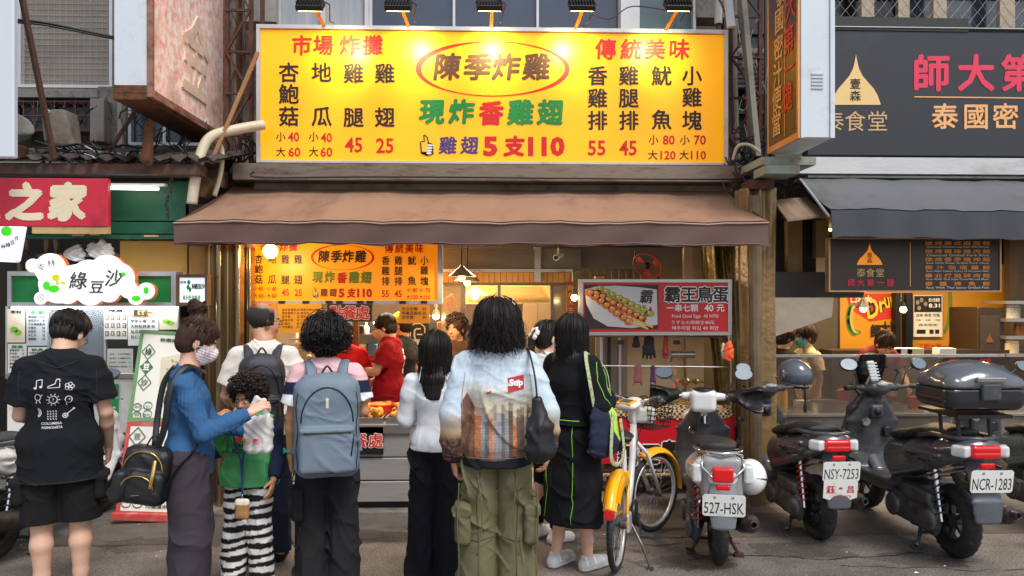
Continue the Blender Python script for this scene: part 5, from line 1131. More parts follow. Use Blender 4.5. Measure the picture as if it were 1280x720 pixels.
tl = thing('ceiling_tube', 'long ceiling tube light over the frying kitchen', 'lamp'); mb = MB(); mb.tube([(X(500,8)-1.2,7.9,2.58),(X(500,8)+1.2,7.9,2.58)], .016); mb.build('tube', glow('warm_tube', (255,220,160), 4), tl)
menu(308,378,346,428,Y2-.03,ORG,'回 告 示',RED,5,'orange notice hanging left under the yellow menu board',ink=inkm((120,50,10)),nm='paper_notice',cat='notice')
menu(348,379,402,416,Y2-.03,mat('yellow_card', (250,178,40), rough=.5, var=.05, bump=0),None,RED,6,'wide yellow price sheet clipped under the menu board',ink=inkm((150,80,20)),cols=2,nm='paper_notice',cat='notice')
menu(499,381,537,404,Y2-.03,ORG,None,RED,3,'small orange price card clipped right under the menu board',ink=inkm((110,60,10)),nm='paper_notice',cat='notice')
for i, px in enumerate((352,382,411,424,450,462,503,530)): mb = MB(); pbox(mb,px-4,376,px+4,379.5,Y2-.035,.02); one('clip', mb, BLACK, ('clip on left end of wide yellow sheet','clip on right end of wide yellow sheet','first clip over the dark ordering sign','second clip over the dark ordering sign','third clip over the dark ordering sign','last clip over the dark ordering sign','left clip of small orange card','right clip of small orange card')[i], 'clip', 'clips along the menu board edge')
def outlined(par, fn, items, dk, lt, ob=.09, ib=.03, dz=.002):
    I = Ink(lambda u, v: Vector(fn(u, v))); [I.put(t, x_, y_, w, bold=ob, **k) for t, x_, y_, w, k in items]; I.build(lt, par, 'outline')
    I = Ink(lambda u, v: Vector(fn(u, v)) + Vector((0,-dz,0))); [I.put(t, x_, y_, w, bold=ib, **k) for t, x_, y_, w, k in items]; I.build(dk, par)
os_ = thing('ordering_sign', 'dark ordering sign with red white-edged characters under menu board', 'sign'); mb = MB(); pbox(mb,409,380,465,402,Y2-.05,.02); mb.build('board', mat('dark_sign', (54,44,36), rough=.5), os_)
outlined(os_, onY(Y2-.053), [('點',421,391,18,{}),('餐',437,391,18,{}),('處',453,391,18,{})], inkm((220,40,30)), inkm((244,222,190)), .07, .02)
mb = MB(); pbox(mb,552,310,726,338,7.25,.2); one('grey_beam', mb, mat('grey_tarp_valance', (126,126,122), rough=.6, var=.15, vs=3, bump=.1), 'grey cloth covered beam above the pine boarding', 'beam')
mb = MB(); pbox(mb,668,309,676,352,7.22,.05); pbox(mb,552,336,716,340,7.2,.08); one('grey_rail', mb, ALU, 'aluminium rail and post beside the security camera', 'rail')
pb = thing('pine_boarding', 'band of pine boards above the kitchen opening', 'boarding'); n = 22
for i in range(n):
    mb = MB(); x0_ = 553+160*i/n; pbox(mb,x0_+.4,340.5,x0_+160/n-.4,353+.1*(i%3),7.3+.004*(i%2),.03,bev=.002); mb.build('plank', WOOD, pb)
fr = thing('glazed_doorway', 'brown door frame with glass side panels behind the waiting customers', 'door frame'); FRM = mat('brown_frame_metal', (122,104,88), rough=.5, metal=.2)
mb = MB()
for q in ((553,353,714,357),(576,357,582,520),(688,357,692,520),(709,357,713,520)): pbox(mb,*q,7.32,.06)
mb.build('frame', FRM, fr)['kind'] = 'stuff'
mb = MB(); pbox(mb,552,357,576,480,7.34,.01); mb.build('glass', glass('warm_glass', (190,170,130), .1, .45), fr); mb = MB(); pbox(mb,692,357,709,480,7.34,.01); mb.build('glass', MC['warm_glass'], fr)
pm = thing('perforated_screen', 'perforated metal screen glowing amber across the kitchen', 'screen'); mb = MB(); a, b = P(583,358,8.6), P(688,378,8.6); nx, ny = 60, 8
for i in range(nx+1):
    xx = a.x+(b.x-a.x)*i/nx
    for sg_ in (1,-1): mb.bar((xx,8.6,b.z), (xx+sg_*(a.z-b.z)*.55,8.6+.004*sg_,a.z), .012, .004)
q = mb.build('mesh', mat('dark_bronze', (84,60,36), rough=.5, metal=.3), pm); q['kind'] = 'stuff'; mb = MB(); pbox(mb,580,356,690,380,8.75,.01); mb.build('lit_panel', glow('amber_panel', (240,180,90), .45), pm)
mb = MB(); pbox(mb,622,357,626,380,8.55,.05); mb.build('mullion', DARKM, pm)
cb = thing('beige_cabinet', 'tall beige double door cabinet at back of kitchen', 'cabinet'); mb = MB(); pbox(mb,654,379,672,440,8.5,.4); mb.build('door', mat('beige_laminate', (140,114,80), rough=.5, var=.1), cb); mb = MB(); pbox(mb,672.6,379,690,440,8.5,.4); mb.build('door', MC['beige_laminate'], cb)
mb = MB(); pbox(mb,610,374,642,440,8.8,.3,bev=.01); one('steel_cabinet', mb, STEEL, 'bright steel cabinet glimpsed beside the long haired man', 'cabinet')
mb = MB(); pbox(mb,436,403,552,520,8.35,.1); kb_ = one('dark_partition', mb, mat('dark_partition', (44,38,34), rough=.6, var=.3), 'dark partition wall behind the vendor in red', 'partition')
rr = random.Random(21)
shf = thing('steel_shelf', 'dark steel shelf rack beside the vendor in red', 'shelf')
for k in range(5): mb = MB(); pbox(mb,440,418+26*k,474,420+26*k,7.9,.4); mb.build('board', STEELD, shf)
for px in (441,473): mb = MB(); pbox(mb,px-1,404,px+1,530,7.9,.03); mb.build('post', STEELD, shf)
mb = MB(); pbox(mb,436,402,448,530,7.6,.05); one('fridge_side', mb, mat('brown_steel', (120,92,66), rough=.35, metal=.6, var=.2), 'tall brown tinted steel panel left of shelf rack', 'panel')  # thin side panel of a fridge, not a cabinet
mb = MB(); pbox(mb,346,428,440,520,8.4,.6,bev=.01); one('fryer_bench', mb, mat('warm_steel', (150,128,98), rough=.3, metal=.6, var=.2), 'warm lit steel bench behind the customers at left', 'bench')
names = {'bottle': ('bottle','bottle'), 'jar': ('jar','jar'), 'box': ('carton','box')}
def item(kind, px, py, Y, h, w, c, label):
    p = P(px, py, Y); m = mat('item_%d_%d_%d' % c, c, rough=.35, var=.08, bump=0); mb = MB()
    if kind == 'bottle': mb.lathe([(0,0),(w,0),(w,h*.6),(w*.4,h*.78),(w*.36,h*.95),(w*.42,h*.96),(w*.4,h),(0,h)], p, n=12)
    elif kind == 'jar': mb.lathe([(0,0),(w,0),(w*1.02,h*.1),(w,h*.8),(w*.86,h*.86),(w*.95,h*.87),(w*.95,h),(0,h)], p, n=14)
    else: mb.box(p+Vector((-w,-w*.7,0)), p+Vector((w,w*.7,h)), bev=.006)
    return one(names[kind][0], mb, m, label, names[kind][1], smooth=True)
CN = {'white':(226,224,216),'red':(190,40,34),'blue':(60,130,180),'green':(60,120,60),'yellow':(230,180,50),'brown':(120,76,44),'black':(30,28,28),'orange':(226,110,40),'cream':(220,200,160),'steel':(170,168,162)}
L_items = [('jar',352,428,8.5,.14,.05,'cream'),('box',366,428,8.5,.16,.07,'white'),('bottle',376,428,8.5,.24,.035,'brown'),('jar',348,428,8.7,.2,.06,'steel'),('box',446,418,8.0,.1,.08,'black'),('bottle',458,418,8.0,.13,.03,'white'),('box',466,444,8.0,.12,.05,'blue'),('jar',452,444,8.0,.12,.05,'white'),('box',464,470,8.0,.15,.05,'white'),('jar',450,470,8.0,.12,.05,'brown'),('box',457,496,8.0,.14,.08,'steel'),('bottle',468,496,8.0,.16,.03,'red'),
 ('box',558,425,8.2,.2,.1,'brown'),('bottle',565,452,7.8,.2,.03,'green'),('bottle',645,470,8.0,.26,.035,'green'),('bottle',652,472,8.0,.22,.03,'brown'),('box',636,470,8.0,.18,.1,'red'),('jar',660,474,8.0,.14,.05,'white'),('box',622,474,8.0,.2,.09,'orange'),('jar',700,474,8.0,.2,.07,'steel'),('box',684,474,8.0,.16,.08,'brown'),('bottle',572,452,7.8,.2,.03,'yellow')]
for k, (kd, px, py, Y, h, w, c) in enumerate(L_items):
    where = 'on the steel bench behind bald man' if px < 400 else ('on the dark shelf rack by the vendor' if px < 480 else 'on the kitchen bench behind the customers')
    item(kd, px, py, Y, h, w, CN[c], '%s %s %s, %s' % (c, {'box':'carton'}.get(kd, kd), where, ('far left','left','middle left','middle','middle right','right','far right','front','back','low','high')[k % 11]))
mb = MB(); pbox(mb,552,474,710,540,7.75,.5,bev=.01); one('kitchen_bench', mb, mat('brown_bench', (110,70,46), rough=.5, var=.2), 'brown kitchen bench in the right half of kitchen', 'bench')
mb = MB(); pbox(mb,552,405,576,470,7.9,.1); one('stone_panel', mb, mat('stone_pattern', (176,158,128), rough=.5, var=.4, vs=8, bump=.2), 'mottled stone panel behind the glass beside bare bulb', 'panel')
gw = thing('logo_board', 'black board with white octagon emblem and white letters behind vendor', 'sign'); mb = MB(); pbox(mb,508,402,536,478,7.85,.03); mb.build('board', mat('black_board', (34,32,30), rough=.5), gw)
I = Ink(onY(7.85-.004)); o8 = [(513,407),(518,402.5),(526,402.5),(531,407),(531,430),(526,434.5),(518,434.5),(513,430),(513,407)]; o8 = [(a_, b_+2) for a_, b_ in o8]; I.line(o8, 1.4); I.line([(526,411),(520,411),(518,414),(518,420),(519,424)], 2); I.poly([(516,424),(529,424),(527,431),(518,431)]); I.line([(521,418),(528,418)], 1.6); I.put('DEDAY', 523, 442, 19, 5, bold=.03); I.rect(514,452,531,453.4); I.build(inkm((226,220,208)), gw)
Yk2 = 6.15; ct = thing('serving_counter', 'stainless steel serving counter with stacked panel drawers and dark foot', 'counter')
z = lambda py, Y=Yk2: ZY(py, Y); xa, xb = X(318,Yk2), X(640,Yk2); yb = Yk2+.75
for (p0, p1) in ((541,570),(571.5,599),(600.5,626)): mb = MB(); mb.box((xa,Yk2,z(p1)),(xb,yb,z(p0)),bev=.006); mb.build('panel', mat('matt_steel', (172,170,168), rough=.4, metal=.45, var=.12, vs=2, bump=.03, stretch=(.4,1,3), dirt=(140,136,130), dirt_amt=.3), ct)
mb = MB(); mb.box((xa-.02,Yk2-.03,z(541)),(xb+.02,yb,z(529)),bev=.006); mb.build('rim', STEEL, ct)
mb = MB(); mb.box((xa+.03,Yk2+.05,0.03),(xb-.03,yb-.05,z(626))); mb.build('plinth', BLACK, ct)
seg = (xb-xa)/6
for i in range(6):
    t = thing('food_tray', 'steel tray of golden fried food on serving counter, %s' % ('leftmost','second from left','third from left','third from right','second from right','rightmost')[i], 'tray', 'trays of fried food on the counter'); x0_ = xa+seg*i+.012; x1_ = xa+seg*(i+1)-.012; zt = z(529); mb = MB()
    for q in (((x0_,Yk2,zt),(x1_,Yk2+.012,zt+.05)),((x0_,Yk2+.5,zt),(x1_,Yk2+.512,zt+.05)),((x0_,Yk2+.012,zt),(x0_+.01,Yk2+.5,zt+.05)),((x1_-.01,Yk2+.012,zt),(x1_,Yk2+.5,zt+.05)),((x0_+.01,Yk2+.012,zt),(x1_-.01,Yk2+.5,zt+.012))): mb.box(*q)
    mb.build('pan', STEEL, t)
    mb = MB(); q = random.Random(i)
    for k in range(75):
        c = Vector((q.uniform(x0_+.04,x1_-.04), q.uniform(Yk2+.04,Yk2+.46), zt+.03+q.uniform(0,.075))); M = Euler((q.uniform(0,3),q.uniform(0,3),q.uniform(0,3))).to_matrix(); r_ = q.uniform(.016,.034); s0 = len(mb.v); mb.ball(c, (r_*1.4, r_, r_*.8), 8, M=M)
        for v_ in range(s0, len(mb.v)): mb.v[v_] = tuple(Vector(mb.v[v_]) + Vector((q.uniform(-1,1),q.uniform(-1,1),q.uniform(-1,1)))*r_*.16)
    o = mb.build('fried_food', mat('golden_batter', (224,150,40), rough=.55, var=.3, vs=22, bump=.5, bs=120, dirt=(164,84,24), dirt_amt=.4, dirt_scale=18), t, smooth='all'); o['kind'] = 'stuff'
def basket(px, py, Y, r, h, c, label):
    t = thing('plastic_basket', label, 'basket'); p = P(px, py, Y); m = mat('basket_%d' % c[0], c, rough=.4, var=.05, bump=0); mb = MB(); mb.lathe([(0,0),(r*.78,0),(r*.9,h*.5),(r,h),(r*1.08,h),(r*1.08,h*.9),(r*1.02,h*.9)], p, n=24); mb.lathe([(r*.97,h),(r*.88,h*.5),(r*.75,.01),(0,.01)], p, n=24); mb.build('basket', m, t, smooth=True)
    mb = MB(); q = random.Random(px)
    for k in range(40): a_ = q.uniform(0,6.3); rr_ = q.uniform(0,r*.75); mb.ball(p+Vector((rr_*math.cos(a_),rr_*math.sin(a_),h*.6+q.uniform(0,.03))), (.03,.02,.018), 7, M=Euler((q.random()*3,q.random()*3,0)).to_matrix())
    mb.build('fried_food', MC['golden_batter'], t, smooth='all')['kind'] = 'stuff'
basket(475,517,6.5,.12,.09,(226,60,24),'orange red plastic basket of fried pieces on serving counter'); basket(500,516,6.6,.09,.07,(206,50,30),'smaller red basket behind the orange one'); basket(445,519,6.6,.1,.08,(226,120,30),'orange basket partly behind the teenager with grey backpack')
bs = thing('counter_sign', 'black sign with red white-edged characters hung on steel counter front', 'sign'); mb = MB(); pbox(mb,418,534,479,568,Yk2-.03,.02); mb.build('board', BLACK, bs)
outlined(bs, onY(Yk2-.034), [('點',430,551,19,{}),('餐',450,551,19,{}),('處',469.5,551,19,{})], inkm((214,30,30)), inkm((240,230,220)), .06, .02)
cm = thing('security_camera', 'small white security camera on the grey beam', 'camera'); c = P(698,320,7.15); mb = MB(); mb.tube([c+Vector((-.03,-.07,-.02)), c+Vector((.03,.04,.015))], [.03,.028], n=14); mb.build('body', WHITEP, cm, smooth=True); mb = MB(); mb.tube([c+Vector((-.032,-.076,-.022)), c+Vector((-.030,-.071,-.02))], .02, n=12); mb.build('lens', BLACK, cm); mb = MB(); mb.tube([c+Vector((0,0,.02)), c+Vector((0,0,.08))], .008); mb.build('bracket', WHITEP, cm)
fn_ = thing('orange_fan', 'tilted orange ringed fan above the quail egg sign', 'fan'); c = P(809,332,6.9); M = Euler((R(10),R(28),R(-25))).to_matrix(); OR = mat('orange_plastic', (206,84,50), rough=.4)
mb = MB(); mb.tube([c + M @ Vector((.14*math.cos(a),0,.105*math.sin(a))) for a in [2*PI*k/28 for k in range(28)]], .007, n=6, closed=True); mb.build('ring', OR, fn_, smooth='all')
for k in range(3):
    a0 = 2*PI*k/3+.5; mb = MB(); rows = [[c + M @ Vector((r_*math.cos(a0+t*.9*(.4+r_*4)), -.02+.03*t, r_*.75*math.sin(a0+t*.9*(.4+r_*4)))) for t in (0,.33,.66,1)] for r_ in (.02,.05,.09,.12)]; mb.grid(rows); mb.grid([[p+M @ Vector((0,.004,0)) for p in r_] for r_ in rows[::-1]]); mb.build('blade', OR, fn_, smooth='all')
mb = MB(); mb.ball(c, (.032,.03,.032), 12); mb.build('hub', BLACK, fn_, smooth='all')
mb = MB(); mb.tube([c+M@Vector((.13,.02,-.05)), c+Vector((.15,.0,-.2))], .01); mb.tube([c+M@Vector((-.14,.01,.0)), c+Vector((-.1,.05,.15))], .006); mb.build('stand', BLACK, fn_)
mb = MB()
for k in range(8): pbox(mb,738+9*k,318,741+9*k,351,7.35,.03)
pbox(mb,728,318,806,321,7.33,.06); one('window_bars', mb, FRM, 'row of brown upright bars above the quail egg sign', 'bars', kind='stuff')
mb = MB(); pbox(mb,676,309,860,336,7.3,.1); one('grey_valance', mb, MC['grey_tarp_valance'], 'grey cloth valance behind the orange fan', 'valance')
mb = MB(); pbox(mb,716,309,940,625,8.0,.1); one('side_wall', mb, mat('stall_back_wall', (104,88,66), rough=.7, var=.25, dirt=(70,54,38), dirt_amt=.4), 'brown wall behind the quail egg stall', 'wall')
mb = MB(); pbox(mb,855,309,866,360,7.0,.05); pbox(mb,866,309,884,420,7.05,.1); one('cream_door', mb, CREAM, 'cream door edge at upper right of quail egg stall', 'door')
mb = MB(); mb.box(P(741,344,7.0), P(757,353,6.9), bev=.01); one('clip_lamp', mb, mat('brass_cap', (140,110,70), rough=.3, metal=.6), 'small brass clip lamp cap above quail egg sign', 'lamp')
vs_ = thing('strip_sign', 'narrow red upright strip sign with gold characters beside doorway', 'sign'); mb = MB(); pbox(mb,709,352,718,396,7.0,.02); mb.build('board', mat('red_strip', (176,40,30), rough=.5), vs_); I = Ink(onY(6.996)); I.col('酥炸天王', 713.5, (360,369,378,388), 7, bold=.02); I.build(GLD, vs_)
# ================================================================== quail egg stall
Yq = 6.5; qs = thing('quail_egg_stall', 'quail egg stall with steel rack, chequered cloth and red banner', 'stall')
mb = MB()
for px in (727,914): mb.tube([P(px,352,Yq+.06), P(px,520,Yq+.06)], .013)
mb.tube([P(727,457,Yq+.1), P(914,459,Yq+.1)], .008); mb.tube([P(727,420,Yq+.1), P(914,421,Yq+.1)], .01); mb.tube([P(727,352,Yq+.06), P(914,352,Yq+.06)], .012)
mb.build('rack', STEEL, qs)['kind'] = 'stuff'
a, b = P(752,528,Yq), P(921,610,Yq)
mb = MB(); mb.box((X(752,Yq)+.02,Yq+.04,z(606)),(X(921,Yq)-.02,Yq+.7,z(530))); mb.build('cart_body', mat('dark_cart', (60,44,38), rough=.6, var=.2), qs)
mb = MB(); mb.box((X(755,Yq),Yq+.03,z(604)),(X(915,Yq),Yq+.7,z(594)), bev=.004); mb.build('lower_shelf', mat('dark_wood', (84,60,44), rough=.7, var=.3), qs)
for px in (760,800,880,912): mb = MB(); mb.tube([P(px,596,Yq+.1), (P(px,596,Yq+.1).x, Yq+.1, .06)], .015); mb.lathe([(.0,-.015),(.045,-.015),(.05,0),(.045,.015),(0,.015)], (P(px,596,Yq+.1).x, Yq+.1, .08), axis='x', n=14); mb.build('caster', DARKM, qs)['kind'] = 'stuff'
CHK = mat('chequered_cloth', (180,150,108), rough=.6, var=.1, bump=.1); _n = CHK.node_tree; _pr = _n.nodes['Principled BSDF']; _t = _n.nodes.new('ShaderNodeTexCoord'); _mp = _n.nodes.new('ShaderNodeMapping'); _mp.inputs['Scale'].default_value = (44,44,44); _mp.inputs['Rotation'].default_value = (R(45),R(45),0)
_mp.inputs['Rotation'].default_value = (0,0,0); _ck = _n.nodes.new('ShaderNodeTexChecker'); _ck.inputs['Scale'].default_value = 1; _ck.inputs[1].default_value = (*lin((196,164,118)),1); _ck.inputs[2].default_value = (*lin((52,34,24)),1); _n.links.new(_t.outputs['Object'], _mp.inputs[0]); _n.links.new(_mp.outputs[0], _ck.inputs[0]); _n.links.new(_ck.outputs[0], _pr.inputs['Base Color'])
mb = MB(); rows = []
for j, (yy, zz) in enumerate(((Yq+.72,z(498,Yq+.7)+.02),(Yq+.55,z(498,Yq+.7)+.03),(Yq+.3,z(506,Yq+.4)),(Yq+.06,z(516)),(Yq+.0,z(520)),(Yq-.015,z(525)),(Yq-.02,z(531)))):
    rows.append([Vector((X(762-8*(j>2)+6*(j==0),Yq)+(X(918,Yq)-X(762,Yq)+.03*(j>2))*i/40, yy + .008*math.sin(i*.9)*(j>3), zz + .012*math.sin(i*.5+j) + .01*math.sin(i*1.3) - .008*math.sin(i*.8)*(j==6))) for i in range(41)])
mb.grid(rows[::-1]); mb.grid([[p-Vector((0,0,.006)) for p in r] for r in rows]); mb.build('chequered_cloth', CHK, qs, smooth='all')
mb = MB(); mb.box((X(753,Yq),Yq-.005,z(592)),(X(918,Yq),Yq+.02,z(527))); mb.build('banner', mat('red_banner', (204,22,38), rough=.4, var=.06, vs=2, bump=.05, bs=4), qs)
outlined(qs, onY(Yq-.012), [('霸',785,570,26,{'shear':.1}),('王',812,568,26,{'shear':.15}),('鳥',836,563,24,{'shear':.1}),('蛋',862,566,27,{'shear':.1})], BLK, WHT, .11, .05)
I = Ink(onY(Yq-.012)); I.put('訂購專線 0912-913280', 832, 588, 52, 3.6, mode='fit', bold=.02); I.build(WHT, qs)
qsn = thing('quail_egg_sign', 'red sign in steel frame with skewer photograph and price in three languages', 'sign')
mb = MB(); pbox(mb,729,353,910,415,Yq-.02,.05); mb.build('face', mat('red_sign_face', (188,24,36), rough=.35, var=.05, bump=0, emit=(190,20,30), es=.05), qsn)
mb = MB()
for q in ((724,349,915,353),(724,415,915,419),(724,353,729,415),(910,353,915,415)): pbox(mb,*q,Yq-.03,.09)
mb.build('frame', STEEL, qsn)
f = onY(Yq-.024); fl2 = lambda k: (lambda u, v: f(u, v)+Vector((0,-.002*k,0)))
I = Ink(f); I.rect(731,356,823,411); I.build(inkm((52,36,32)), qsn, 'photo'); I = Ink(fl2(1)); I.poly([(731,362),(745,358),(770,357),(800,359),(821,362),(822,406),(790,410),(760,408),(742,398),(733,380)]); I.build(inkm((206,204,206)), qsn, 'photo_plate')
q = random.Random(4)
for (x0_, y0_, x1_, y1_, n, cc, r_) in ((750,361,812,392,9,(140,170,60),6.2),(746,367,802,398,9,(196,92,40),6.8),(738,366,786,402,8,(206,110,50),7)):
    I = Ink(fl2(2)); I2 = Ink(fl2(3)); I3 = Ink(fl2(4))
    for k in range(n): cx = x0_+(x1_-x0_)*k/(n-1); cy = y0_+(y1_-y0_)*k/(n-1); I.disc(cx, cy, r_*q.uniform(.8,1.05), r_*.72, 14); I2.disc(cx+q.uniform(-1,1), cy-1, r_*.5, r_*.36, 10); I3.disc(cx-1.5, cy-2, 1.3, .8, 8)
    I.build(inkm(cc), qsn, 'photo_egg'); I2.build(inkm((226,150,70)), qsn, 'photo_egg'); I3.build(inkm((250,220,170)), qsn, 'photo_shine')
I = Ink(fl2(3)); I.line([(790,398),(816,409)], 2.4); I.line([(786,402),(810,411)], 2.4); I.build(inkm((236,180,70)), qsn, 'photo_stick')
I = Ink(fl2(2)); I.put('霸', 808, 371, 17, 18, bold=.02, shear=.15); I.put('王', 805, 385, 7, bold=.02); I.put('鳥', 807, 393, 7, bold=.01); I.put('蛋', 804, 401, 6.5, bold=.01); I.build(BLK, qsn); I = Ink(fl2(2)); I.disc(813,388,1.9,4.4); I.build(RED, qsn, 'seal')
outlined(qsn, fl2(1), [('霸',840.5,368.5,21,{}),('王',861,368.5,21,{}),('鳥',881,368.5,21,{}),('蛋',900.5,368.5,21,{})], BLK, WHT, .085, .03)
I = Ink(fl2(1)); I.put('一串七顆', 853, 385, 39, 9, mode='fit', bold=.02); I.put('40', 886, 385, 11, 8.5, bold=.02); I.put('元', 900.5, 385, 10, bold=.02); I.build(WHT, qsn)
I = Ink(fl2(1)); I.put('Fried Quail Eggs  40 NTD', 869, 395.6, 58, 5); I.put('うずらの卵焼き40元', 866, 403, 53, 4.8, mode='fit'); I.put('메추리알 튀김 40 위안', 869, 410, 58, 4.8, mode='fit'); I.build(WHT, qsn)
mb = MB(); pbox(mb,784,420,880,500,7.05,.04); one('cream_panel', mb, CREAM, 'cream wall panel behind the hanging gloves', 'panel')
mb = MB(); pbox(mb,745,420,784,500,7.0,.04); one('glass_partition', mb, mat('grey_partition', (150,138,120), rough=.25, var=.3, vs=3, stretch=(8,1,.3)), 'grey streaked partition left of the cream panel', 'partition')
for i, px in enumerate((752,762,775)): mb = MB(); pbox(mb,px-1.5,420,px+1.5,500,6.95,.04); one('partition_post', mb, (ALU, BLACK, ALU)[i], ('pale','black','thin pale')[i]+' upright post behind the left of the glove rack', 'post')
def glove(px, py, L_, w, c, label, fingers=4, Y=Yq+.1, flat=.02):
    a = P(px, py, Y); F = Field(a - Vector((w+.04,.05,L_+.05)), a + Vector((w+.04,.05,.05)), .0055); m = mat('glove_%d_%d' % (c[0], c[2]), c, rough=.7, var=.15, bump=.4)
    A = np.array(a, 'f'); F.seg(A, A - vec(0,0,L_*.72), (w*.72,.014), (w,.02), .01, 'u', (1,0,0))
    for k in range(fingers): xx = w*(-.75+1.5*k/max(1,fingers-1)); F.seg(A + vec(xx*.9,0,-L_*.62), A + vec(xx*1.15,0,-L_*(.98-.04*abs(k-1.5))), w*.22+.001, w*.19, .006)
    F.wrinkle(folds(.004,(20,5,40),int(px))); return props(F.build('glove', m), label, 'glove')
glove(795,421,.1,.035,(36,34,34),'short black glove at left end of the upper rack'); glove(811,421,.2,.06,(30,30,32),'long black glove hanging from upper rack'); glove(832,421,.2,.028,(168,60,50),'long faded red glove on upper rack'); glove(797,458,.18,.042,(150,84,88),'mauve oven mitt on the lower rail',fingers=2); glove(816,458,.17,.028,(84,50,96),'slim purple mitt on the lower rail',fingers=2)
def blk(px, py, label): t = thing('binder_clip', label, 'clip', 'black clips on upper rack'); p = P(px, py, Yq+.09); mb = MB(); mb.prism([(-.03,-.025),(.03,-.025),(.024,.012),(-.024,.012)], lambda u, v, w: p+Vector((u,w,v)), -.012, .012); mb.build('jaw', BLACK, t, fix=True); mb = MB(); mb.tube([p+Vector((.014*math.cos(a),0,.012+.03*math.sin(a))) for a in [PI*k/8 for k in range(9)]], .002, n=4); mb.build('handle', ALU, t)
blk(776,427,'black binder clip on the rack left of the short black glove'); blk(846,427,'black binder clip on the rack right of the red glove')
mb = MB(); a = P(838,443,6.9); mb.tube([a, P(868,443,6.9)], .035, n=12); mb.tube([P(838,443,6.9), P(836,452,6.9)], .03); one('steel_pipe', mb, STEEL, 'fat steel pipe elbow across the cream panel', 'pipe', smooth=True)
mb = MB(); mb.tube([P(855,420,6.95),P(857,500,6.95)], .014); mb.tube([P(846,476,6.92),P(880,477,6.92)], .014); mb.ball(P(857,477,6.9), .04, 10); mb.ball(P(870,477,6.9), .03, 10); one('gas_valves', mb, mat('dull_brass', (150,128,92), rough=.4, metal=.6), 'brass gas pipe and valves right of the cream panel', 'valve')
mb = MB(); pbox(mb,834,461,846,469,6.95,.05,bev=.004); one('socket_box', mb, CREAM, 'cream socket box on the wall right of purple mitt', 'socket')
one('lighter', MB().tube([P(842,484,6.3), P(848,474,6.3)], .012), OR, 'orange gas lighter standing behind the scooter mirror', 'lighter')
bag(tuple(P(911,441,6.0)), (.05,.03,.085), mat('orange_cloth', (232,90,44), rough=.6, var=.12, bump=.3), 'bright orange cloth bag hung on end of quail egg sign', 4, 'cloth_bag', h=.007, wr=.012)
bag(tuple(P(904,438,6.02)), (.022,.02,.07), PBAG, 'clear plastic sleeve hanging beside orange cloth bag', 6, h=.006, wr=.01, knot=False)
one('hook', MB().tube([P(911,419,6.0),P(911,430,6.0)], .006), STEEL, 'metal hook holding the orange cloth bag', 'hook')
bag(tuple(P(741,470,6.6)), (.04,.03,.06), mat('blue_rag', (60,90,150), rough=.8), 'blue rag hanging beside the streaked partition', 9, 'rag', h=.008, wr=.015)
# ================================================================== right shop
rw = thing('right_shop_room', 'yellow walled dining room of the right shop', 'room'); YW = 8.9; YEL = mat('ochre_wall', (206,142,20), rough=.5, var=.08, vs=2, bump=.03)
mb = MB(); pbox(mb,1047,330,1262,620,YW,.1); mb.build('back_wall', YEL, rw); mb = MB(); pbox(mb,960,300,1047,620,YW-.2,.1); mb.build('side_wall', mat('grey_olive_wall', (70,60,46), rough=.6, var=.2), rw); mb = MB(); pbox(mb,1262,250,1460,620,YW-.3,.1); mb.build('side_wall', mat('brown_right_wall', (88,70,52), rough=.6, var=.3), rw)
mb = MB(); mb.box((X(962,6.4),6.55,2.5),(X(1500,7),9,2.6)); mb.build('ceiling', DARKM, rw)
for q in ((1120,1126),(1133,1141),(1046,1050)): mb = MB(); pbox(mb,q[0],366,q[1],450,YW-.12,.1); mb.build('black_post', BLACK, rw)
l = bpy.data.lights.new('dining_light', 'AREA'); l.shape = 'RECTANGLE'; l.size = 2.4; l.size_y = .3; l.energy = 66; l.color = (1,.74,.42); o = bpy.data.objects.new('dining_light', l); COL.objects.link(o); o.location = (X(1130,7.6), 7.5, 2.45)
tl = thing('ceiling_tube', 'warm ceiling tube light inside the right shop', 'lamp'); mb = MB(); mb.tube([(X(1130,7.6)-1,7.5,2.47),(X(1130,7.6)+1,7.5,2.47)], .015); mb.build('tube', MC['warm_tube'], tl)
f = onY(YW-.004); mu = thing('wall_mural', 'mural on yellow wall with red block, bold script and green leaves', 'mural')
g1 = lambda k: (lambda u, v: f(u, v)+Vector((0,-.003*k,0)))
I = Ink(g1(0)); I.poly([(1058,367),(1119,367),(1116,398),(1088,402),(1062,386)]); I.build(inkm((196,52,36)), mu, 'red_block')
I = Ink(g1(1)); [I.ring(1068+3*k, 398, 9+2*k, 20-1.5*k, 3.4, R(80), R(250)) for k in range(3)]; I.ring(1095,405,28,20,6,R(0),R(80)); I.build(inkm((92,132,48)), mu, 'leaf'); I = Ink(g1(2)); [I.ring(1070+3*k, 398, 7+2*k, 18, 1.4, R(90), R(240)) for k in range(2)]; I.build(inkm((190,196,110)), mu, 'leaf')
outlined(mu, g1(3), [('D',1090,385,15,{'h':26,'rot':-.12}),('r',1103,383,9,{'h':14,'rot':-.12}),('ums',1117,377,24,{'h':14,'rot':-.15})], inkm((244,196,40)), inkm((30,22,16)), .1, .02)
I = Ink(g1(4)); I.put('師', 1094, 414, 13, 17, bold=.05); I.put('大', 1106, 410, 12, 17, bold=.05); I.build(inkm((36,24,18)), mu); I = Ink(g1(4)); I.put('串', 1116, 407, 9, 14, bold=.04); I.build(inkm((70,50,90)), mu); I = Ink(g1(4)); I.put('口味大', 1076, 374, 26, 10, bold=.03, mode='fit'); I.build(inkm((240,226,200)), mu)
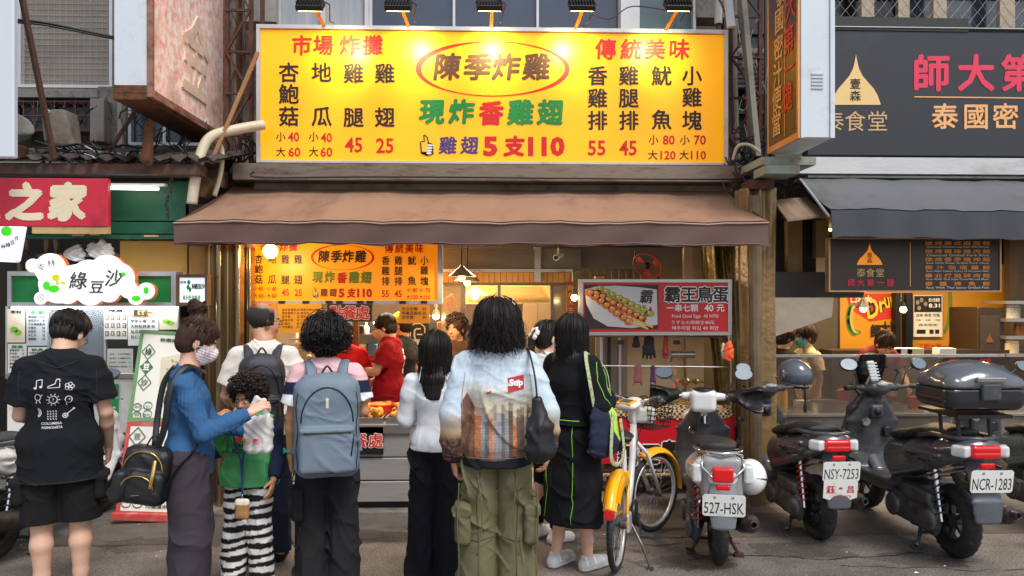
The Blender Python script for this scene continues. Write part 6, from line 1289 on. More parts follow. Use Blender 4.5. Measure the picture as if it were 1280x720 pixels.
I = Ink(f); I.ring(1176, 378, 12, 40, 5, R(-60), R(70)); I.build(inkm((110,130,50)), mu, 'leaf'); I = Ink(f); I.put('了師大第一腿', 1170, 433, 44, 7, mode='fit', bold=.03); I.build(inkm((206,60,40)), mu)
menu(1142,369,1178,421,YW-.05,PAPER,None,BLK,0,'white event poster with dark photographs on the yellow wall',nm='poster',cat='poster'); f = onY(YW-.056); I = Ink(f); I.rect(1143,370,1177,390); I.build(BLK, [o for o in COL.objects if o.name.startswith('poster')][-1], 'photo')
pt = [o for o in COL.objects if o.name.startswith('poster')][-1]; I = Ink(onY(YW-.06)); [I.put(t_, x_, y_, w_, h_, mode='fit', bold=.03) for t_, x_, y_, w_, h_ in (('師大音樂祭',1168,375,14,5),('8.31',1168,382,14,5))]; I.build(WHT, pt); I = Ink(onY(YW-.06)); [I.disc(x_, y_, 2.4, 3, 8) for x_, y_ in ((1147,378),(1152,375),(1157,380),(1149,385))]; I.build(inkm((150,140,130)), pt, 'photo_figure')
I = Ink(f); [I.put(t_, x_, y_, w_, h_, mode='fit') for t_, x_, y_, w_, h_ in (('音樂 美食 市集',1160,394,30,4),('13:00',1148,400,6,2.5),('15:00',1160,400,6,2.5),('17:00',1172,400,6,2.5),('週末限定',1160,406,24,3))]; I.rect(1146,412,1157,417); I.rect(1162,412,1167,417); I.rect(1169,412,1174,417); I.build(BLK, pt)
lampbulb(1079,386,7.6,.035,7,.07,'small pendant lamp before the mural',en=3.5,cord=366,shm=DARKM); lampbulb(1129,387,7.9,.035,6,label='bare warm bulb between the black posts',en=3,cord=366)
Ym = 6.25; ms = thing('rice_menu_sign', 'dark brown menu sign with golden dome logo and bilingual rice dishes', 'sign'); mb = MB(); pbox(mb,1038,299,1250,363,Ym,.05); mb.build('face', mat('brown_menu_face', (58,44,38), rough=.4, var=.06, bump=0), ms)
mb = MB()
for q in ((1036,297,1252,299),(1036,363,1252,365),(1036,299,1038,363),(1250,299,1252,363)): pbox(mb,*q,Ym-.01,.07)
mb.build('frame', mat('pale_copper', (206,160,120), rough=.4, metal=.3), ms)
f = onY(Ym-EPS); I = Ink(f); dome(I, 1087, 304, 331, 16); I.build(mat('lit_gold_dome', (255,176,24), rough=.4, bump=0, var=.05, emit=(255,130,10), es=.25), ms, 'dome_logo'); I = Ink(lambda u, v: f(u, v)+Vector((0,-.003,0))); I.col('壹森', 1087, (319,326), 7, bold=.01); I.build(BRN, ms)
I = Ink(f); I.chars('泰食堂', (1076.5,1088,1100), 341, 11.5, bold=.0); I.rect(1137.3,303,1138.3,358); I.build(inkm((244,196,120)), ms); I = Ink(f); I.chars('師大第一腿', (1064,1076,1088,1101,1113), 353.5, 9.5, bold=.03); I.build(inkm((226,56,66)), ms)
ROWS = (('碳烤泰式雞腿飯','Charcoal Chicken Leg Rice (No Bone)'),('碳烤霜降豬肉飯','Charcoal Grilled Pork Rice'),('碳烤香茅豬排飯','Rice With Deep Grilled Pork Chop'),('椰汁咖哩雞飯','Rice With Yellow Curry of Coconut Milk'),('泰北打拋碎肉飯','Rice With Thai Style Fried Minced Meat'),('泰醬烤魚飯','Rice With Thai Sauce Grilled Fish'))
I = Ink(f); J_ = Ink(f)
for k, (a_, b_) in enumerate(ROWS):
    y_ = 304.2+10.1*k; n_ = len(a_)
    for c_i, c_ in enumerate(a_): I.put(c_, 1161 + 72*c_i/(n_-1), y_, 10, 5.4, bold=.02)
    J_.put(b_, 1197, y_+4.7, 78, 2.7, bold=.01)
I.build(inkm((240,150,60)), ms); J_.build(inkm((240,226,206)), ms)
mb = MB(); mb.prism([(968,372),(1042,372),(1040,396),(968,421)], lambda u, v, w: P(u,v,6.5)+Vector((0,w,0)), 0, .35); one('steel_hood', mb, mat('polished_hood', (190,176,158), rough=.28, metal=.75, var=.15, vs=1, bump=.12, bs=2.5, bd=.05), 'polished steel hood sloping over the splash guard', 'hood', fix=True)
mb = MB(); mb.prism([(966,340),(1090,340),(1078,372),(966,373)], lambda u, v, w: P(u,v,6.8)+Vector((0,w,0)), 0, .2); one('grey_duct', mb, mat('grey_duct', (84,84,82), rough=.5, var=.15), 'dark grey duct above the steel hood', 'duct', fix=True)
mb = MB(); pbox(mb,985,270,1003,340,6.9,.3); pbox(mb,1020,268,1036,322,6.9,.3); one('tan_boards', mb, mat('tan_board', (170,140,92), rough=.6, var=.15), 'tan upright boards left of the rice menu sign', 'board', kind='stuff')
mb = MB(); pbox(mb,1003,270,1020,345,6.98,.1); pbox(mb,966,268,985,345,7.0,.1); one('dark_boards', mb, DARKM, 'dark recess boards left of the rice menu sign', 'board', kind='stuff')
mb = MB(); v = [P(966,250,6.5),P(1008,246,6.5),P(1034,268,6.1),P(984,274,6.1)]; mb.add(v+[p-Vector((0,0,.02)) for p in v], [(3,2,1,0),(4,5,6,7),(0,1,5,4),(1,2,6,5),(2,3,7,6),(3,0,4,7)]); one('plywood_flap', mb, mat('weathered_ply', (140,118,96), rough=.7, var=.3, dirt=(90,76,62), dirt_amt=.4, stretch=(8,1,1)), 'weathered plywood flap beside the grey awning', 'flap', fix=True)
mb = MB(); pbox(mb,1222,384,1256,620,7.8,.5,bev=.01); t_ = one('display_fridge', mb, mat('brown_fridge', (60,46,34), rough=.4, metal=.3), 'brown tinted fridge with glass door in right shop', 'fridge')
fd = t_; mb = MB(); pbox(mb,1226,394,1250,445,7.79,.01); mb.build('glass_door', mat('dim_glass', (70,60,48), rough=.15, bump=0), fd); I = Ink(onY(7.785)); dome(I,1237,415,428,5); I.build(inkm((130,80,40)), fd, 'emblem')
ss = thing('steel_shelves', 'bright steel shelves at right edge inside the shop', 'shelf')
for k in range(4): mb = MB(); pbox(mb,1258,376+22*k,1330,380+22*k,7.7,.4); mb.build('board', STEEL, ss)
for k, (px, py, c, lb) in enumerate(((1266,398,'steel','steel pot on the upper right shelf'),(1276,420,'brown','brown jar on the middle right shelf'),(1264,442,'cream','cream tub on the lower right shelf'))): item('jar', px, py, 7.8, .14, .07, CN[c], lb)
gd = thing('splash_guard', 'steamy clear plastic splash guard before the cooking counter', 'screen'); Yg = 7.0; GG = mat('steamy_plastic', (132,118,104), rough=.3, var=.4, vs=2, bump=.05, alpha=.42, dirt=(176,158,138), dirt_amt=.4, dirt_scale=1.5)
for q in ((962,1011),(1012.5,1090),(1091.5,1255)): mb = MB(); pbox(mb,q[0],446,q[1],521,Yg,.006); mb.build('pane', GG, gd)
mb = MB(); pbox(mb,960,443.5,1256,446,Yg-.01,.03); mb.build('rail', ALU, gd); mb = MB(); pbox(mb,1180,447,1256,456,Yg-.02,.01); mb.build('dark_strip', mat('dark_red_strip', (56,30,30), rough=.5), gd); I = Ink(onY(Yg-.025)); I.put('泰 大 腿', 1212, 451.5, 54, 6, mode='fit', bold=.03); I.build(RED, gd)
mb = MB(); pbox(mb,1085,441,1093,448,Yg-.03,.02); mb.build('tag', inkm((40,120,110)), gd)
I = Ink(onY(Yg-.008)); I.put('℃ 30', 1162, 500, 20, 9); I.put('本', 1158, 515, 9); I.build(WHT, gd)
cc = thing('cooking_counter', 'steel cooking counter with pots behind the parked scooters', 'counter'); mb = MB(); mb.box((X(960,7),7.01,.06),(X(1440,7),7.6,ZY(523,7)),bev=.008); mb.build('body', mat('counter_steel', (128,122,114), rough=.4, metal=.5, var=.25, dirt=(90,76,62), dirt_amt=.4), cc); mb = MB(); mb.box((X(958,7),6.98,ZY(523,7)),(X(1440,7),7.65,ZY(519,7)),bev=.004); mb.build('top', STEEL, cc)
def pot(px, py, Y, r, h, label): p = P(px, py, Y); mb = MB(); mb.lathe([(0,0),(r,0),(r,h),(r*1.05,h+.005),(r*.97,h),(r*.97,.02),(0,.02)], p, n=26); return one('stock_pot', mb, STEEL, label, 'pot', smooth=True)
pot(1034,520,7.25,.18,.14,'large steel pot behind the steamy guard'); pot(1120,520,7.25,.1,.12,'small steel pot behind the black scooter windscreen'); pot(1202,520,7.3,.14,.18,'tall steel pot at right behind the guard')
rr = random.Random(8)
for k, (px, w_, h_, c, lb) in enumerate(((975,.09,.3,'yellow','yellow jug'),(1000,.07,.16,'white','white tub'),(1070,.1,.1,'cream','cream food box'),(1085,.1,.14,'white','white food box'),(1096,.05,.25,'green','green bottle crate'),(1143,.1,.2,'red','red sauce tub'),(1160,.1,.12,'green','green basket box'),(1180,.1,.24,'brown','brown carton'),(1226,.1,.2,'orange','orange tub'),(1054,.06,.28,'red','red canister'))): item('box' if k % 2 else 'jar', px, 520, 7.35, h_, w_*.8, CN[c], lb+' on the cooking counter behind steamy guard')
for k, (px, c, lb) in enumerate(((1112,'cream','stack of cream takeaway lids'),(1126,'white','pile of white paper bags'),(1140,'cream','cream carton'),(1180,'white','white takeaway box'))): item('box', px, 447, 7.5, .1, .09, CN[c], lb+' above the rail before the yellow wall')
mb = MB(); pbox(mb,1040,438,1262,520,7.75,.3); one('serving_shelf', mb, mat('dark_shelf', (54,40,32), rough=.6), 'dark serving shelf before the yellow wall', 'shelf')
# ================================================================== scooters
TYRE = mat('tyre_rubber', (34,33,34), rough=.75, var=.25, vs=20, bump=.6, bs=70, dirt=(74,70,66), dirt_amt=.3, dirt_scale=14)
RIMM = mat('dark_rim', (70,70,72), rough=.4, metal=.6, bump=0); CHROME = mat('chrome', (200,200,202), rough=.12, metal=1, bump=0, var=.05)
PLK = mat('scuffed_black_plastic', (60,62,67), rough=.42, var=.25, vs=9, bump=.12, bs=90, dirt=(96,94,92), dirt_amt=.3, dirt_scale=12, coat=.15)
ENG = mat('engine_alloy', (92,92,92), rough=.5, metal=.5, var=.3, vs=14, bump=.2, dirt=(48,44,40), dirt_amt=.5, dirt_scale=10)
REDL = mat('red_lens', (196,16,22), rough=.12, var=.1, bump=0, coat=.6, emit=(196,16,22), es=.12); CLRL = mat('clear_lens', (206,210,212), rough=.08, var=.15, vs=30, bump=.1, coat=.6); AMB = mat('amber_lens', (236,110,20), rough=.15, bump=0, coat=.5)
PLATE = mat('plate_white', (226,228,226), rough=.4, var=.04, bump=.03, dirt=(176,176,170), dirt_amt=.2, dirt_scale=9); MIRG = mat('mirror_glass', (150,158,164), rough=.16, metal=1, bump=0, var=.05)
INKB = inkm((26,30,34))
def torus(r, rt, n=36, k=12, flat=1.0, tread=0):
    mb = MB(); rows = []
    for i in range(n*2 if tread else n):
        a = 2*PI*i/(n*2 if tread else n); row = []
        for j in range(k):
            b = 2*PI*j/k; q = rt - (tread if (i + (j % 3 > 0)) % 3 == 0 and math.cos(b) > .25 else 0); R_ = r + q*math.cos(b); row.append(Vector((q*math.sin(b)*flat, R_*math.cos(a), R_*math.sin(a))))
        rows.append(row)
    rows.append(rows[0]); mb.grid(rows, closed=True); return mb
def shift(mb, v, M=None):
    v = Vector(v); mb.v = [tuple((M @ Vector(p) if M is not None else Vector(p)) + v) for p in mb.v]; return mb
def wheel(par, c, r=.235, rt=.052, rot=0, name='wheel', spokes=5):
    M = Matrix.Rotation(rot, 3, 'Z'); t = shift(torus(r-rt, rt, 40, 14, tread=.005), c, M); w = t.build('tyre', TYRE, par, smooth='all')
    rm = shift(torus(r-rt*1.9, rt*.42, 32, 8, 1.6), c, M); R0 = r - rt*1.9
    for k in range(spokes): a = 2*PI*k/spokes; s_ = MB(); s_.bar((0,.02*math.cos(a),.02*math.sin(a)), (0,R0*math.cos(a),R0*math.sin(a)), .03, .022); shift(s_, c, M); rm.add(s_.v, s_.f)
    h_ = MB(); h_.lathe([(0,-.06),(.04,-.06),(.045,-.02),(.045,.02),(.04,.06),(0,.06)], (0,0,0), axis='x', n=16); shift(h_, c, M); rm.add(h_.v, h_.f)
    rm.build('rim', RIMM, w, smooth=True); return w
def mirror(par, x, y, z, x2, y2, z2, rot=0, r=(.07,.02,.05)):
    mb = MB(); mb.tube([(x,y,z),(x+(x2-x)*.25,y,z+(z2-z)*.6),(x2,y2,z2)], .006, n=6); m = mb.build('mirror_stem', PLK, par, smooth='all'); M = Matrix.Rotation(rot, 3, 'Z'); mb = MB(); mb.ball((x2,y2,z2), r, 16, M=M @ Matrix.Rotation(R(-24),3,'X')); mb.build('mirror_shell', PLK, m, smooth='all')
    M = M @ Matrix.Rotation(R(-24),3,'X'); mb = MB(); n = 20; mb.add([Vector((x2,y2,z2)) + M @ Vector((r[0]*.92*math.cos(2*PI*k/n), -r[1]*1.02, r[2]*.9*math.sin(2*PI*k/n))) for k in range(n)], [tuple(range(n))]); mb.build('mirror_glass', MIRG, m)
def helix(a, b, r, n, w=.006, pts=10):
    a, b = Vector(a), Vector(b); d = b-a; x = d.orthogonal().normalized(); y = d.normalized().cross(x); mb = MB(); mb.tube([a + d*i/(n*pts) + (x*math.cos(2*PI*i/pts)+y*math.sin(2*PI*i/pts))*r for i in range(n*pts+1)], w, n=5, caps=False); return mb
def fcol(c): return flat_col(c)
def num_plate(par, c, tilt, text, w=.26, h=.14, sticker=None):
    t = tilt; up = Vector((0, -math.sin(t), math.cos(t))); n = Vector((0, -math.cos(t), -math.sin(t))); c = Vector(c); fn = lambda u, v: c + Vector((u,0,0)) - up*v + n*.004
    mb = MB(); pl = [(-w/2+.012,-h/2),(w/2-.012,-h/2),(w/2,-h/2+.012),(w/2,h/2-.012),(w/2-.012,h/2),(-w/2+.012,h/2),(-w/2,h/2-.012),(-w/2,-h/2+.012)]
    mb.prism(pl, lambda u, v, k: c + Vector((u,0,0)) - up*v + n*k, 0, .003); p = mb.build('number_plate', PLATE, par, fix=True)
    I = Ink(fn); I.put(text, 0, .016*h/.14, w*.92, h*.52, bold=.0, mode='fit'); I.build(INKB, p); 
    I = Ink(fn); I.ring(-w*.22,-h*.36,.006,.006,.004,n=12); I.ring(w*.2,-h*.36,.006,.006,.004,n=12); I.build(RUST, p, 'screw')
    if sticker:
        c2 = c - up*(h*.93) + n*.002; fn2 = lambda u, v: c2 + Vector((u,0,0)) - up*v + n*.004; mb = MB(); mb.prism([(-w*.46,-h*.42),(w*.46,-h*.42),(w*.46,h*.4),(w*.3,h*.5),(-w*.3,h*.5),(-w*.46,h*.4)], lambda u, v, k: c2 + Vector((u,0,0)) - up*v + n*k, 0, .003); q = mb.build('dealer_plate', PLATE, par, fix=True); I = Ink(fn2); I.put('鈺', -w*.27, -.004, .062, bold=.05); I.put('昌', w*.27, -.004, .056, bold=.05); I.build(inkm((206,40,44)), q); I = Ink(fn2); I.put('28932873', .01, h*.34, w*.5, .016, bold=.02); I.disc(0,-.012,.014,.008); I.build(inkm((196,60,60)), q)
def scooter(label, px, d, az, plate, col, acc=None, style='sport', steer=0, box=False, skirt=None, extra=None, sticker=None, rack=True, spring=(170,30,34), shield=False):
    t = thing('parked_scooter', label, 'scooter', 'scooters parked along the kerb'); t['fixed'] = 1; ya, yf = -.6, .56; classic = style == 'classic'
    body = mat('scooter_paint_%d_%d_%d' % tuple(col), col, rough=.24, var=.06, vs=4, bump=.02, coat=.6, dirt=tuple(int(x*.75+18) for x in col), dirt_amt=.25, dirt_scale=7); acm = mat('scooter_trim_%d' % (acc or col)[0], acc or col, rough=.3, coat=.3, bump=.02)
    wheel(t, (0,ya,.235), .235, .055 if not classic else .05); wheel(t, (0,yf,.235), .235, .05, rot=-steer)
    F = Field((-.26,-1.0,.36),(.26,.2,.92),.0085)
    if classic:
        F.chain([((0,-.05,.5),(.15,.14)),((0,-.35,.58),(.185,.13)),((0,-.68,.62),(.175,.125)),((0,-.8,.63),(.15,.1))],.03,side=(1,0,0)); F.rbox((0,-.5,.36),(.13,.5,.06),.02,op='s')
        for x in (-1,1): F.rbox((x*.19,-.84,.66),(.03,.06,.07),.02,.01,'s')
    else:
        F.chain([((0,.0,.52),(.13,.15)),((0,-.35,.62),(.185,.12)),((0,-.66,.7),(.18,.1)),((0,-.84,.75),(.145,.07))],.03,side=(1,0,0)); [F.seg((x*.25,-.1,.56),(x*.2,-.86,.74),.01,.01,.012,'s') for x in (-1,1)]
        for x in (-1,1): F.seg((x*.2,-.05,.66),(x*.17,-.8,.7),.012,.012,.015,'s'); F.chain([((x*.12,-.1,.44),(.035,.06)),((x*.145,-.55,.58),(.03,.05)),((x*.11,-.85,.7),(.02,.025))],.02)
    F.build('tail_body', body, t)
    F = Field((-.2,-.85,.62),(.2,.12,.95),.0085); zs = .06 if not classic else .03
    F.chain([((0,.0,.69),(.1,.04)),((0,-.22,.735),(.135,.045)),((0,-.45,.735+zs),(.14,.05)),((0,-.68,.76+zs),(.105,.035))],.02,side=(1,0,0)); F.wrinkle(lambda p: .003*np.sin(p[:,1]*40)*(np.abs(p[:,0])>.09)); F.build('seat', mat('seat_vinyl', (30,30,32), rough=.5, var=.15, bump=.3, bs=400, spec=.5), t)
    F = Field((-.24,-.3,.22),(.24,.72,1.0),.0095); F.rbox((0,.18,.32),(.15,.26,.045),.03); F.chain([((0,-.08,.36),(.13,.07)),((0,-.1,.6),(.11,.08))],.04,side=(1,0,0))
    F.chain([((0,.4,.32),(.18,.05)),((0,.46,.5),(.225,.045)),((0,.44,.72),(.2,.045)),((0,.4,.88),(.1,.045))],.03,side=(1,0,0)); F.chain([((0,.5,.5),(.13,.1)),((0,.5,.72),(.12,.09)),((0,.44,.9),(.08,.06))],.03,side=(1,0,0)); F.ell((.09,.37,.66),(.05,.03,.06),.01,'s'); F.ell((-.09,.37,.6),(.05,.03,.05),.01,'s'); F.seg((-.17,.42,.48),(.17,.42,.48),.004,.004,.004,'s'); F.rbox((0,.4,.8),(.05,.05,.05),.02,.01); F.build('leg_shield', body if shield else PLK, t)
    mb = MB(); mb.ball((0,.345,.8), (.03,.012,.03), 12); mb.box((.06,.37,.6),(.13,.395,.68), bev=.008); mb.build('cubby_lid', BLACK, t, smooth=True)
    if not classic: mb = MB(); [mb.box((x*.205-.006,-.75+.13*k,.6+.02*k),(x*.205+.006,-.66+.13*k,.615+.02*k), bev=.002) for x in (-1,1) for k in range(3)]; mb.build('side_vent', BLACK, t)['kind'] = 'stuff'
    mb = MB(); mb.lathe([(0,0),(.03,0),(.034,.006),(.03,.012),(0,.012)], (-.085,.355,.72), axis='y', n=16); mb.build('ignition_cap', CHROME, t, smooth=True)
    F = Field((-.24,.4,.35),(.24,.78,.98),.0095); F.chain([((0,.5,.42),(.16,.06)),((0,.57,.6),(.19,.07)),((0,.55,.8),(.14,.06)),((0,.5,.9),(.08,.05))],.03,side=(1,0,0)); F.build('front_cowl', body, t)
    F = Field((-.12,yf-.32,.2),(.12,yf+.32,.6),.009); F.chain([((0,yf-.24,.36),(.055,.025)),((0,yf-.12,.47),(.065,.025)),((0,yf+.08,.5),(.065,.025)),((0,yf+.24,.4),(.04,.02))],.02,side=(1,0,0)); F.build('front_fender', acm if classic else body, t)
    mb = MB(); [mb.tube([(x*.075,yf,.235),(x*.07,yf-.09,.55)], .017, n=8) for x in (-1,1)]; mb.build('fork', ENG, t)['kind'] = 'stuff'
    M = Matrix.Rotation(-steer, 3, 'Z'); hb = Vector((0,.38,0)); q = lambda v: tuple(hb + M @ (Vector(v)-hb))
    F = Field((-.2,.2,.86),(.2,.56,1.12),.008); F.ell(q((0,.38,.98)),(.1,.085,.065),.02); F.chain([(q((-.15,.34,.99)),.028),(q((0,.36,.99)),.04),(q((.15,.34,.99)),.028)],.02); F.seg((0,.4,.86),(0,.39,.96),.05,.05,.02)
    if classic: F.rbox(q((0,.33,.96)),(.1,.085,.09),.045,.01,M=M)
    F.build('handlebar_cover', body if classic else PLK, t)
    mb = MB(); mb.ball(q((0,.31,1.015 if not classic else 1.045)), (.05,.03,.022) if not classic else (.085,.07,.02), 16); mb.build('speedometer', mat('dial', (150,156,160), rough=.2, bump=0, var=.3, vs=60) if not classic else BLACK, t, smooth='all')
    for x in (-1,1):
        mb = MB(); mb.tube([q((x*.14,.34,.99)), q((x*.24,.3,1.0))], .013); mb.build('handlebar', CHROME if classic else PLK, t); mb = MB(); mb.tube([q((x*.235,.3,1.0)), q((x*.35,.255,1.0))], [.017,.019], n=10); mb.build('grip', BLACK, t, smooth=True)
        mb = MB(); mb.tube([q((x*.2,.35,.99)), q((x*.27,.345,.985)), q((x*.37,.33,.975))], .006, n=5); mb.build('brake_lever', CHROME, t)
        mirror(t, *q((x*.19,.33,1.01)), *q((x*.3,.3,1.17)), rot=-steer+x*.12)
        mb = MB(); mb.tube([q((x*.2,.38,.98)), q((x*.16,.48,1.02)), q((x*.05,.5,.9)), (x*.03,.46,.75)], .006, n=5); mb.build('cable', BLACK, t)
    if classic:
        F = Field((-.09,-1.0,.5),(.09,-.8,.76),.006); F.rbox((0,-.885,.655),(.066,.035,.048),.018); F.build('tail_light', REDL, t); F = Field((-.06,-.97,.5),(.06,-.84,.6),.006); F.rbox((0,-.885,.575),(.044,.02,.018),.008); F.build('reflector', REDL, t)
        for x in (-1,1): F = Field((x*.17-.07,-.93,.56),(x*.17+.07,-.74,.76),.006); F.rbox((x*.158,-.855,.655),(.03,.035,.06),.02); F.build('indicator', CLRL, t)
        F = Field((-.12,-1.0,.3),(.12,-.76,.66),.008); F.chain([((0,-.87,.6),(.085,.02)),((0,-.91,.46),(.095,.018)),((0,-.92,.33),(.075,.016))],.01,side=(1,0,0)); F.build('rear_fender', mat('grey_fender', (120,124,130), rough=.35, coat=.2), t)
        F = Field((-.17,-.96,.44),(.17,-.72,.8),.008); F.rbox((0,-.83,.62),(.13,.05,.14),.04); F.build('rear_panel', mat('grey_rear_panel', (140,142,146), rough=.35, coat=.3, var=.08), t); pc = (0,-.94,.475)
    else:
        F = Field((-.16,-1.02,.6),(.16,-.72,.86),.006); F.rbox((0,-.885,.74),(.092,.035,.042),.02); F.rbox((0,-.92,.74),(.1,.004,.003),.002,0,'s'); F.build('tail_light', REDL, t)
        for x in (-1,1): F = Field((x*.15-.07,-.92,.64),(x*.15+.07,-.68,.82),.006); F.rbox((x*.128,-.862,.74),(.036,.05,.036),.018,M=Matrix.Rotation(-x*.5,3,'Z')); F.build('indicator', CLRL, t)
        mb = MB(); mb.box((-.045,-.925,.64),(.045,-.905,.675), bev=.006); mb.build('reflector', REDL, t)
        F = Field((-.15,-1.05,.28),(.15,-.62,.76),.0085); F.chain([((0,-.78,.66),(.06,.04)),((0,-.85,.58),(.075,.025)),((0,-.92,.44),(.1,.016)),((0,-.925,.32),(.085,.014))],.01,side=(1,0,0)); F.build('rear_fender', mat('slate_fender', (84,88,96), rough=.4, coat=.15), t); pc = (0,-.955,.575)
    num_plate(t, pc, .14, plate, sticker=sticker)
    F = Field((-.28,-.8,.08),(-.02,.05,.46),.0095); F.chain([((-.14,-.15,.24),(.035,.09)),((-.15,-.4,.24),(.04,.085)),((-.145,-.62,.24),(.04,.1))],.02,side=(1,0,0)); F.ell((-.19,-.2,.24),(.03,.08,.08),.01); F.ell((-.185,-.62,.24),(.03,.075,.075),.01); F.rbox((-.14,-.45,.37),(.045,.16,.045),.02,.015); [F.seg((-.21,-.5+.03*k,.18),(-.21,-.5+.03*k,.3),.004,.004,.004,'s') for k in range(6)]; F.build('drive_case', ENG if not classic else PLK, t)
    F = Field((-.12,-.5,.14),(.22,.05,.5),.012); F.rbox((0,-.2,.3),(.1,.16,.11),.03); F.ell((.13,-.3,.28),(.06,.1,.1),.02); F.build('engine', ENG, t)
    F = Field((.02,-1.0,.1),(.28,-.1,.46),.0095); F.chain([((.11,-.2,.2),.022),((.14,-.42,.2),.03)],.01); F.chain([((.15,-.42,.24),.045),((.17,-.6,.28),.066),((.175,-.84,.34),.058)],.02); F.seg((.176,-.84,.34),(.178,-.93,.36),.03,.026,.01); F.seg((.178,-.9,.352),(.178,-.98,.37),.016,.016,0,'s'); F.build('exhaust', mat('exhaust_black', (48,48,50), rough=.45, metal=.4, var=.2, dirt=(90,84,78), dirt_amt=.3), t)
    for x in ((-1,1) if not classic else (-1,)):
        s_ = mat('spring_%d' % spring[0], spring, rough=.35); o = helix((x*.13,-.66,.28),(x*.12,-.58,.56),.03,7,.0065).build('shock_spring', s_, t, smooth='all'); mb = MB(); mb.tube([(x*.13,-.67,.25),(x*.12,-.57,.6)], .014); mb.build('shock_rod', CHROME, o)
    mb = MB(); 
    for x in (-1,1): mb.tube([(x*.07,-.34,.2),(x*.11,-.4,.09),(x*.16,-.44,.015)], .013, n=6); mb.box((x*.16-.03,-.47,0.002),(x*.16+.03,-.41,.018))
    mb.tube([(-.12,-.4,.1),(.12,-.4,.1)], .012); mb.tube([(-.16,-.44,.03),(-.2,-.52,.06)], .01); mb.build('centre_stand', RUST if classic else PLK, t)['kind'] = 'stuff'
    if rack:
        z_ = .8 if not classic else .77; mb = MB(); mb.tube([(-.13,-.42,z_-.04),(-.15,-.6,z_),(-.12,-.82,z_+.01),(0,-.88,z_+.012),(.12,-.82,z_+.01),(.15,-.6,z_),(.13,-.42,z_-.04)], .013 if classic else .016, n=8); 
        if classic: mb.tube([(-.12,-.84,.77),(-.13,-.89,.7),(-.07,-.9,.64),(.07,-.9,.64),(.13,-.89,.7),(.12,-.84,.77)], .009, n=7)
        mb.build('grab_rail', CHROME if classic else PLK, t, smooth='all')
    if extra: extra(t, q, body)
    g = GP(px, d); a = R(az); f = Vector((math.sin(a), math.cos(a), 0)); t.location = g - f*ya; t.rotation_euler = (0,0,-a); return t
def ex527(t, q, body):
    for x in (-1,1):
        F = Field((x*.3-.13,.1,.85),(x*.3+.13,.5,1.16),.009); a, b = q((x*.22,.33,1.0)), q((x*.4,.24,.985)); F.seg(a,b,.045,.105,.02); F.seg(q((x*.3,.2,1.0)),q((x*.46,.1,.98)),.05,.12,.0,'s'); F.wrinkle(lambda p: .012*(vnoise(p,35)-.5)); F.build('bar_mitt', mat('mitt_vinyl', (26,26,28), rough=.35, var=.2, bump=.2), t)
    for x in (1,):
        F = Field((.1,-.85,.45),(.36,-.5,.78),.009); F.ell((.2,-.68,.6),(.1,.13,.115),0); F.build('side_pod', mat('white_pod', (228,230,232), rough=.2, coat=.5), t); mb = MB(); mb.tube([(.215,-.802,.62),(.25,-.79,.615),(.285,-.75,.6)], .007); mb.build('pod_handle', CHROME, t)
    mb = MB(); mb.box((-.03,.3,.84),(.03,.34,.9), bev=.01); mb.tube([(0,.31,.84),(0,.3,.78)], .012); mb.build('hook_latch', CHROME, t)
scooter('white and grey classic scooter with chrome rail and plate 527-HSK', 897, 4.95, 11, '527-HSK', (226,228,230), None, 'classic', steer=.1, extra=ex527)
scooter('black scooter with red shocks, plate NSY-7253 and a dealer plate', 1022, 5.45, -1, 'NSY-7253', (70,72,78), style='sport', steer=-.3, sticker=True)
def topbox(t, q, body):
    tb = Field((-.38,-1.12,.9),(.38,-.34,1.42),.0095); tb.rbox((0,-.74,1.1),(.255,.2,.11),.07,.02); tb.ell((0,-.74,1.17),(.26,.205,.12),.03); tb.rbox((0,-.74,1.125),(.4,.34,.004),.002,0,'s'); tb.build('top_box', mat('top_box_grey', (84,88,94), rough=.2, coat=.5, vcol=True, var=.05, bump=.02), t, col=lambda p: np.where(p[:,2:3] > 1.127, L3((84,89,97)), L3((36,38,42))))
    mb = MB(); mb.box((-.06,-.962,1.06),(.06,-.93,1.16), bev=.008); mb.build('latch', PLK, t); mb = MB(); mb.box((-.09,-.965,1.17),(.09,-.935,1.2), bev=.006); mb.build('badge', CHROME, t); mb = MB(); mb.box((-.17,-.9,.945),(.17,-.48,.965)); [mb.tube([(x*.1,-.6+k,.95),(x*.1,-.62+k,.8)], .012) for x in (-1,1) for k in (0,-.18)]; mb.build('rack_plate', BLACK, t)['kind'] = 'stuff'
    F = Field((-.2,.38,.98),(.2,.6,1.32),.009); F.chain([((0,.5,1.0),(.1,.012)),((0,.46,1.14),(.13,.01)),((0,.42,1.24),(.11,.008))],.01,side=(1,0,0)); F.build('windscreen', mat('smoked_screen', (18,18,20), rough=.1, bump=0, coat=.3), t)
    mb = MB(); c = q((-.09,.3,1.12)); M = Euler((R(70),R(0),R(15))).to_matrix(); mb.obox(c, (.07,.16,.02), M, bev=.006); 
    for k in range(6): mb.obox(Vector(c)+M@Vector((0,-.06+.024*k,.012)), (.09,.01,.01), M)
    mb.tube([q((-.12,.34,1.0)), c], .008); mb.build('phone_clamp', ALU, t)['kind'] = 'stuff'
    mb = MB(); mb.tube([q((.12,.33,1.0)), q((.16,.33,1.1)), q((.12,.31,1.14))], .014); mb.build('usb_socket', PLK, t)
scooter('dark grey scooter with big top box, windscreen and plate NCR-1283', 1190, 5.1, 0, 'NCR-1283', (72,75,81), style='sport', steer=-.15, box=True, extra=topbox, spring=(60,60,62)).scale = (1.05,1.05,1.05)
scooter('blue grey scooter mostly hidden behind the scooter with top box', 1345, 5.55, -2, 'MXE-6230', (92,102,112), style='sport', steer=-.1)
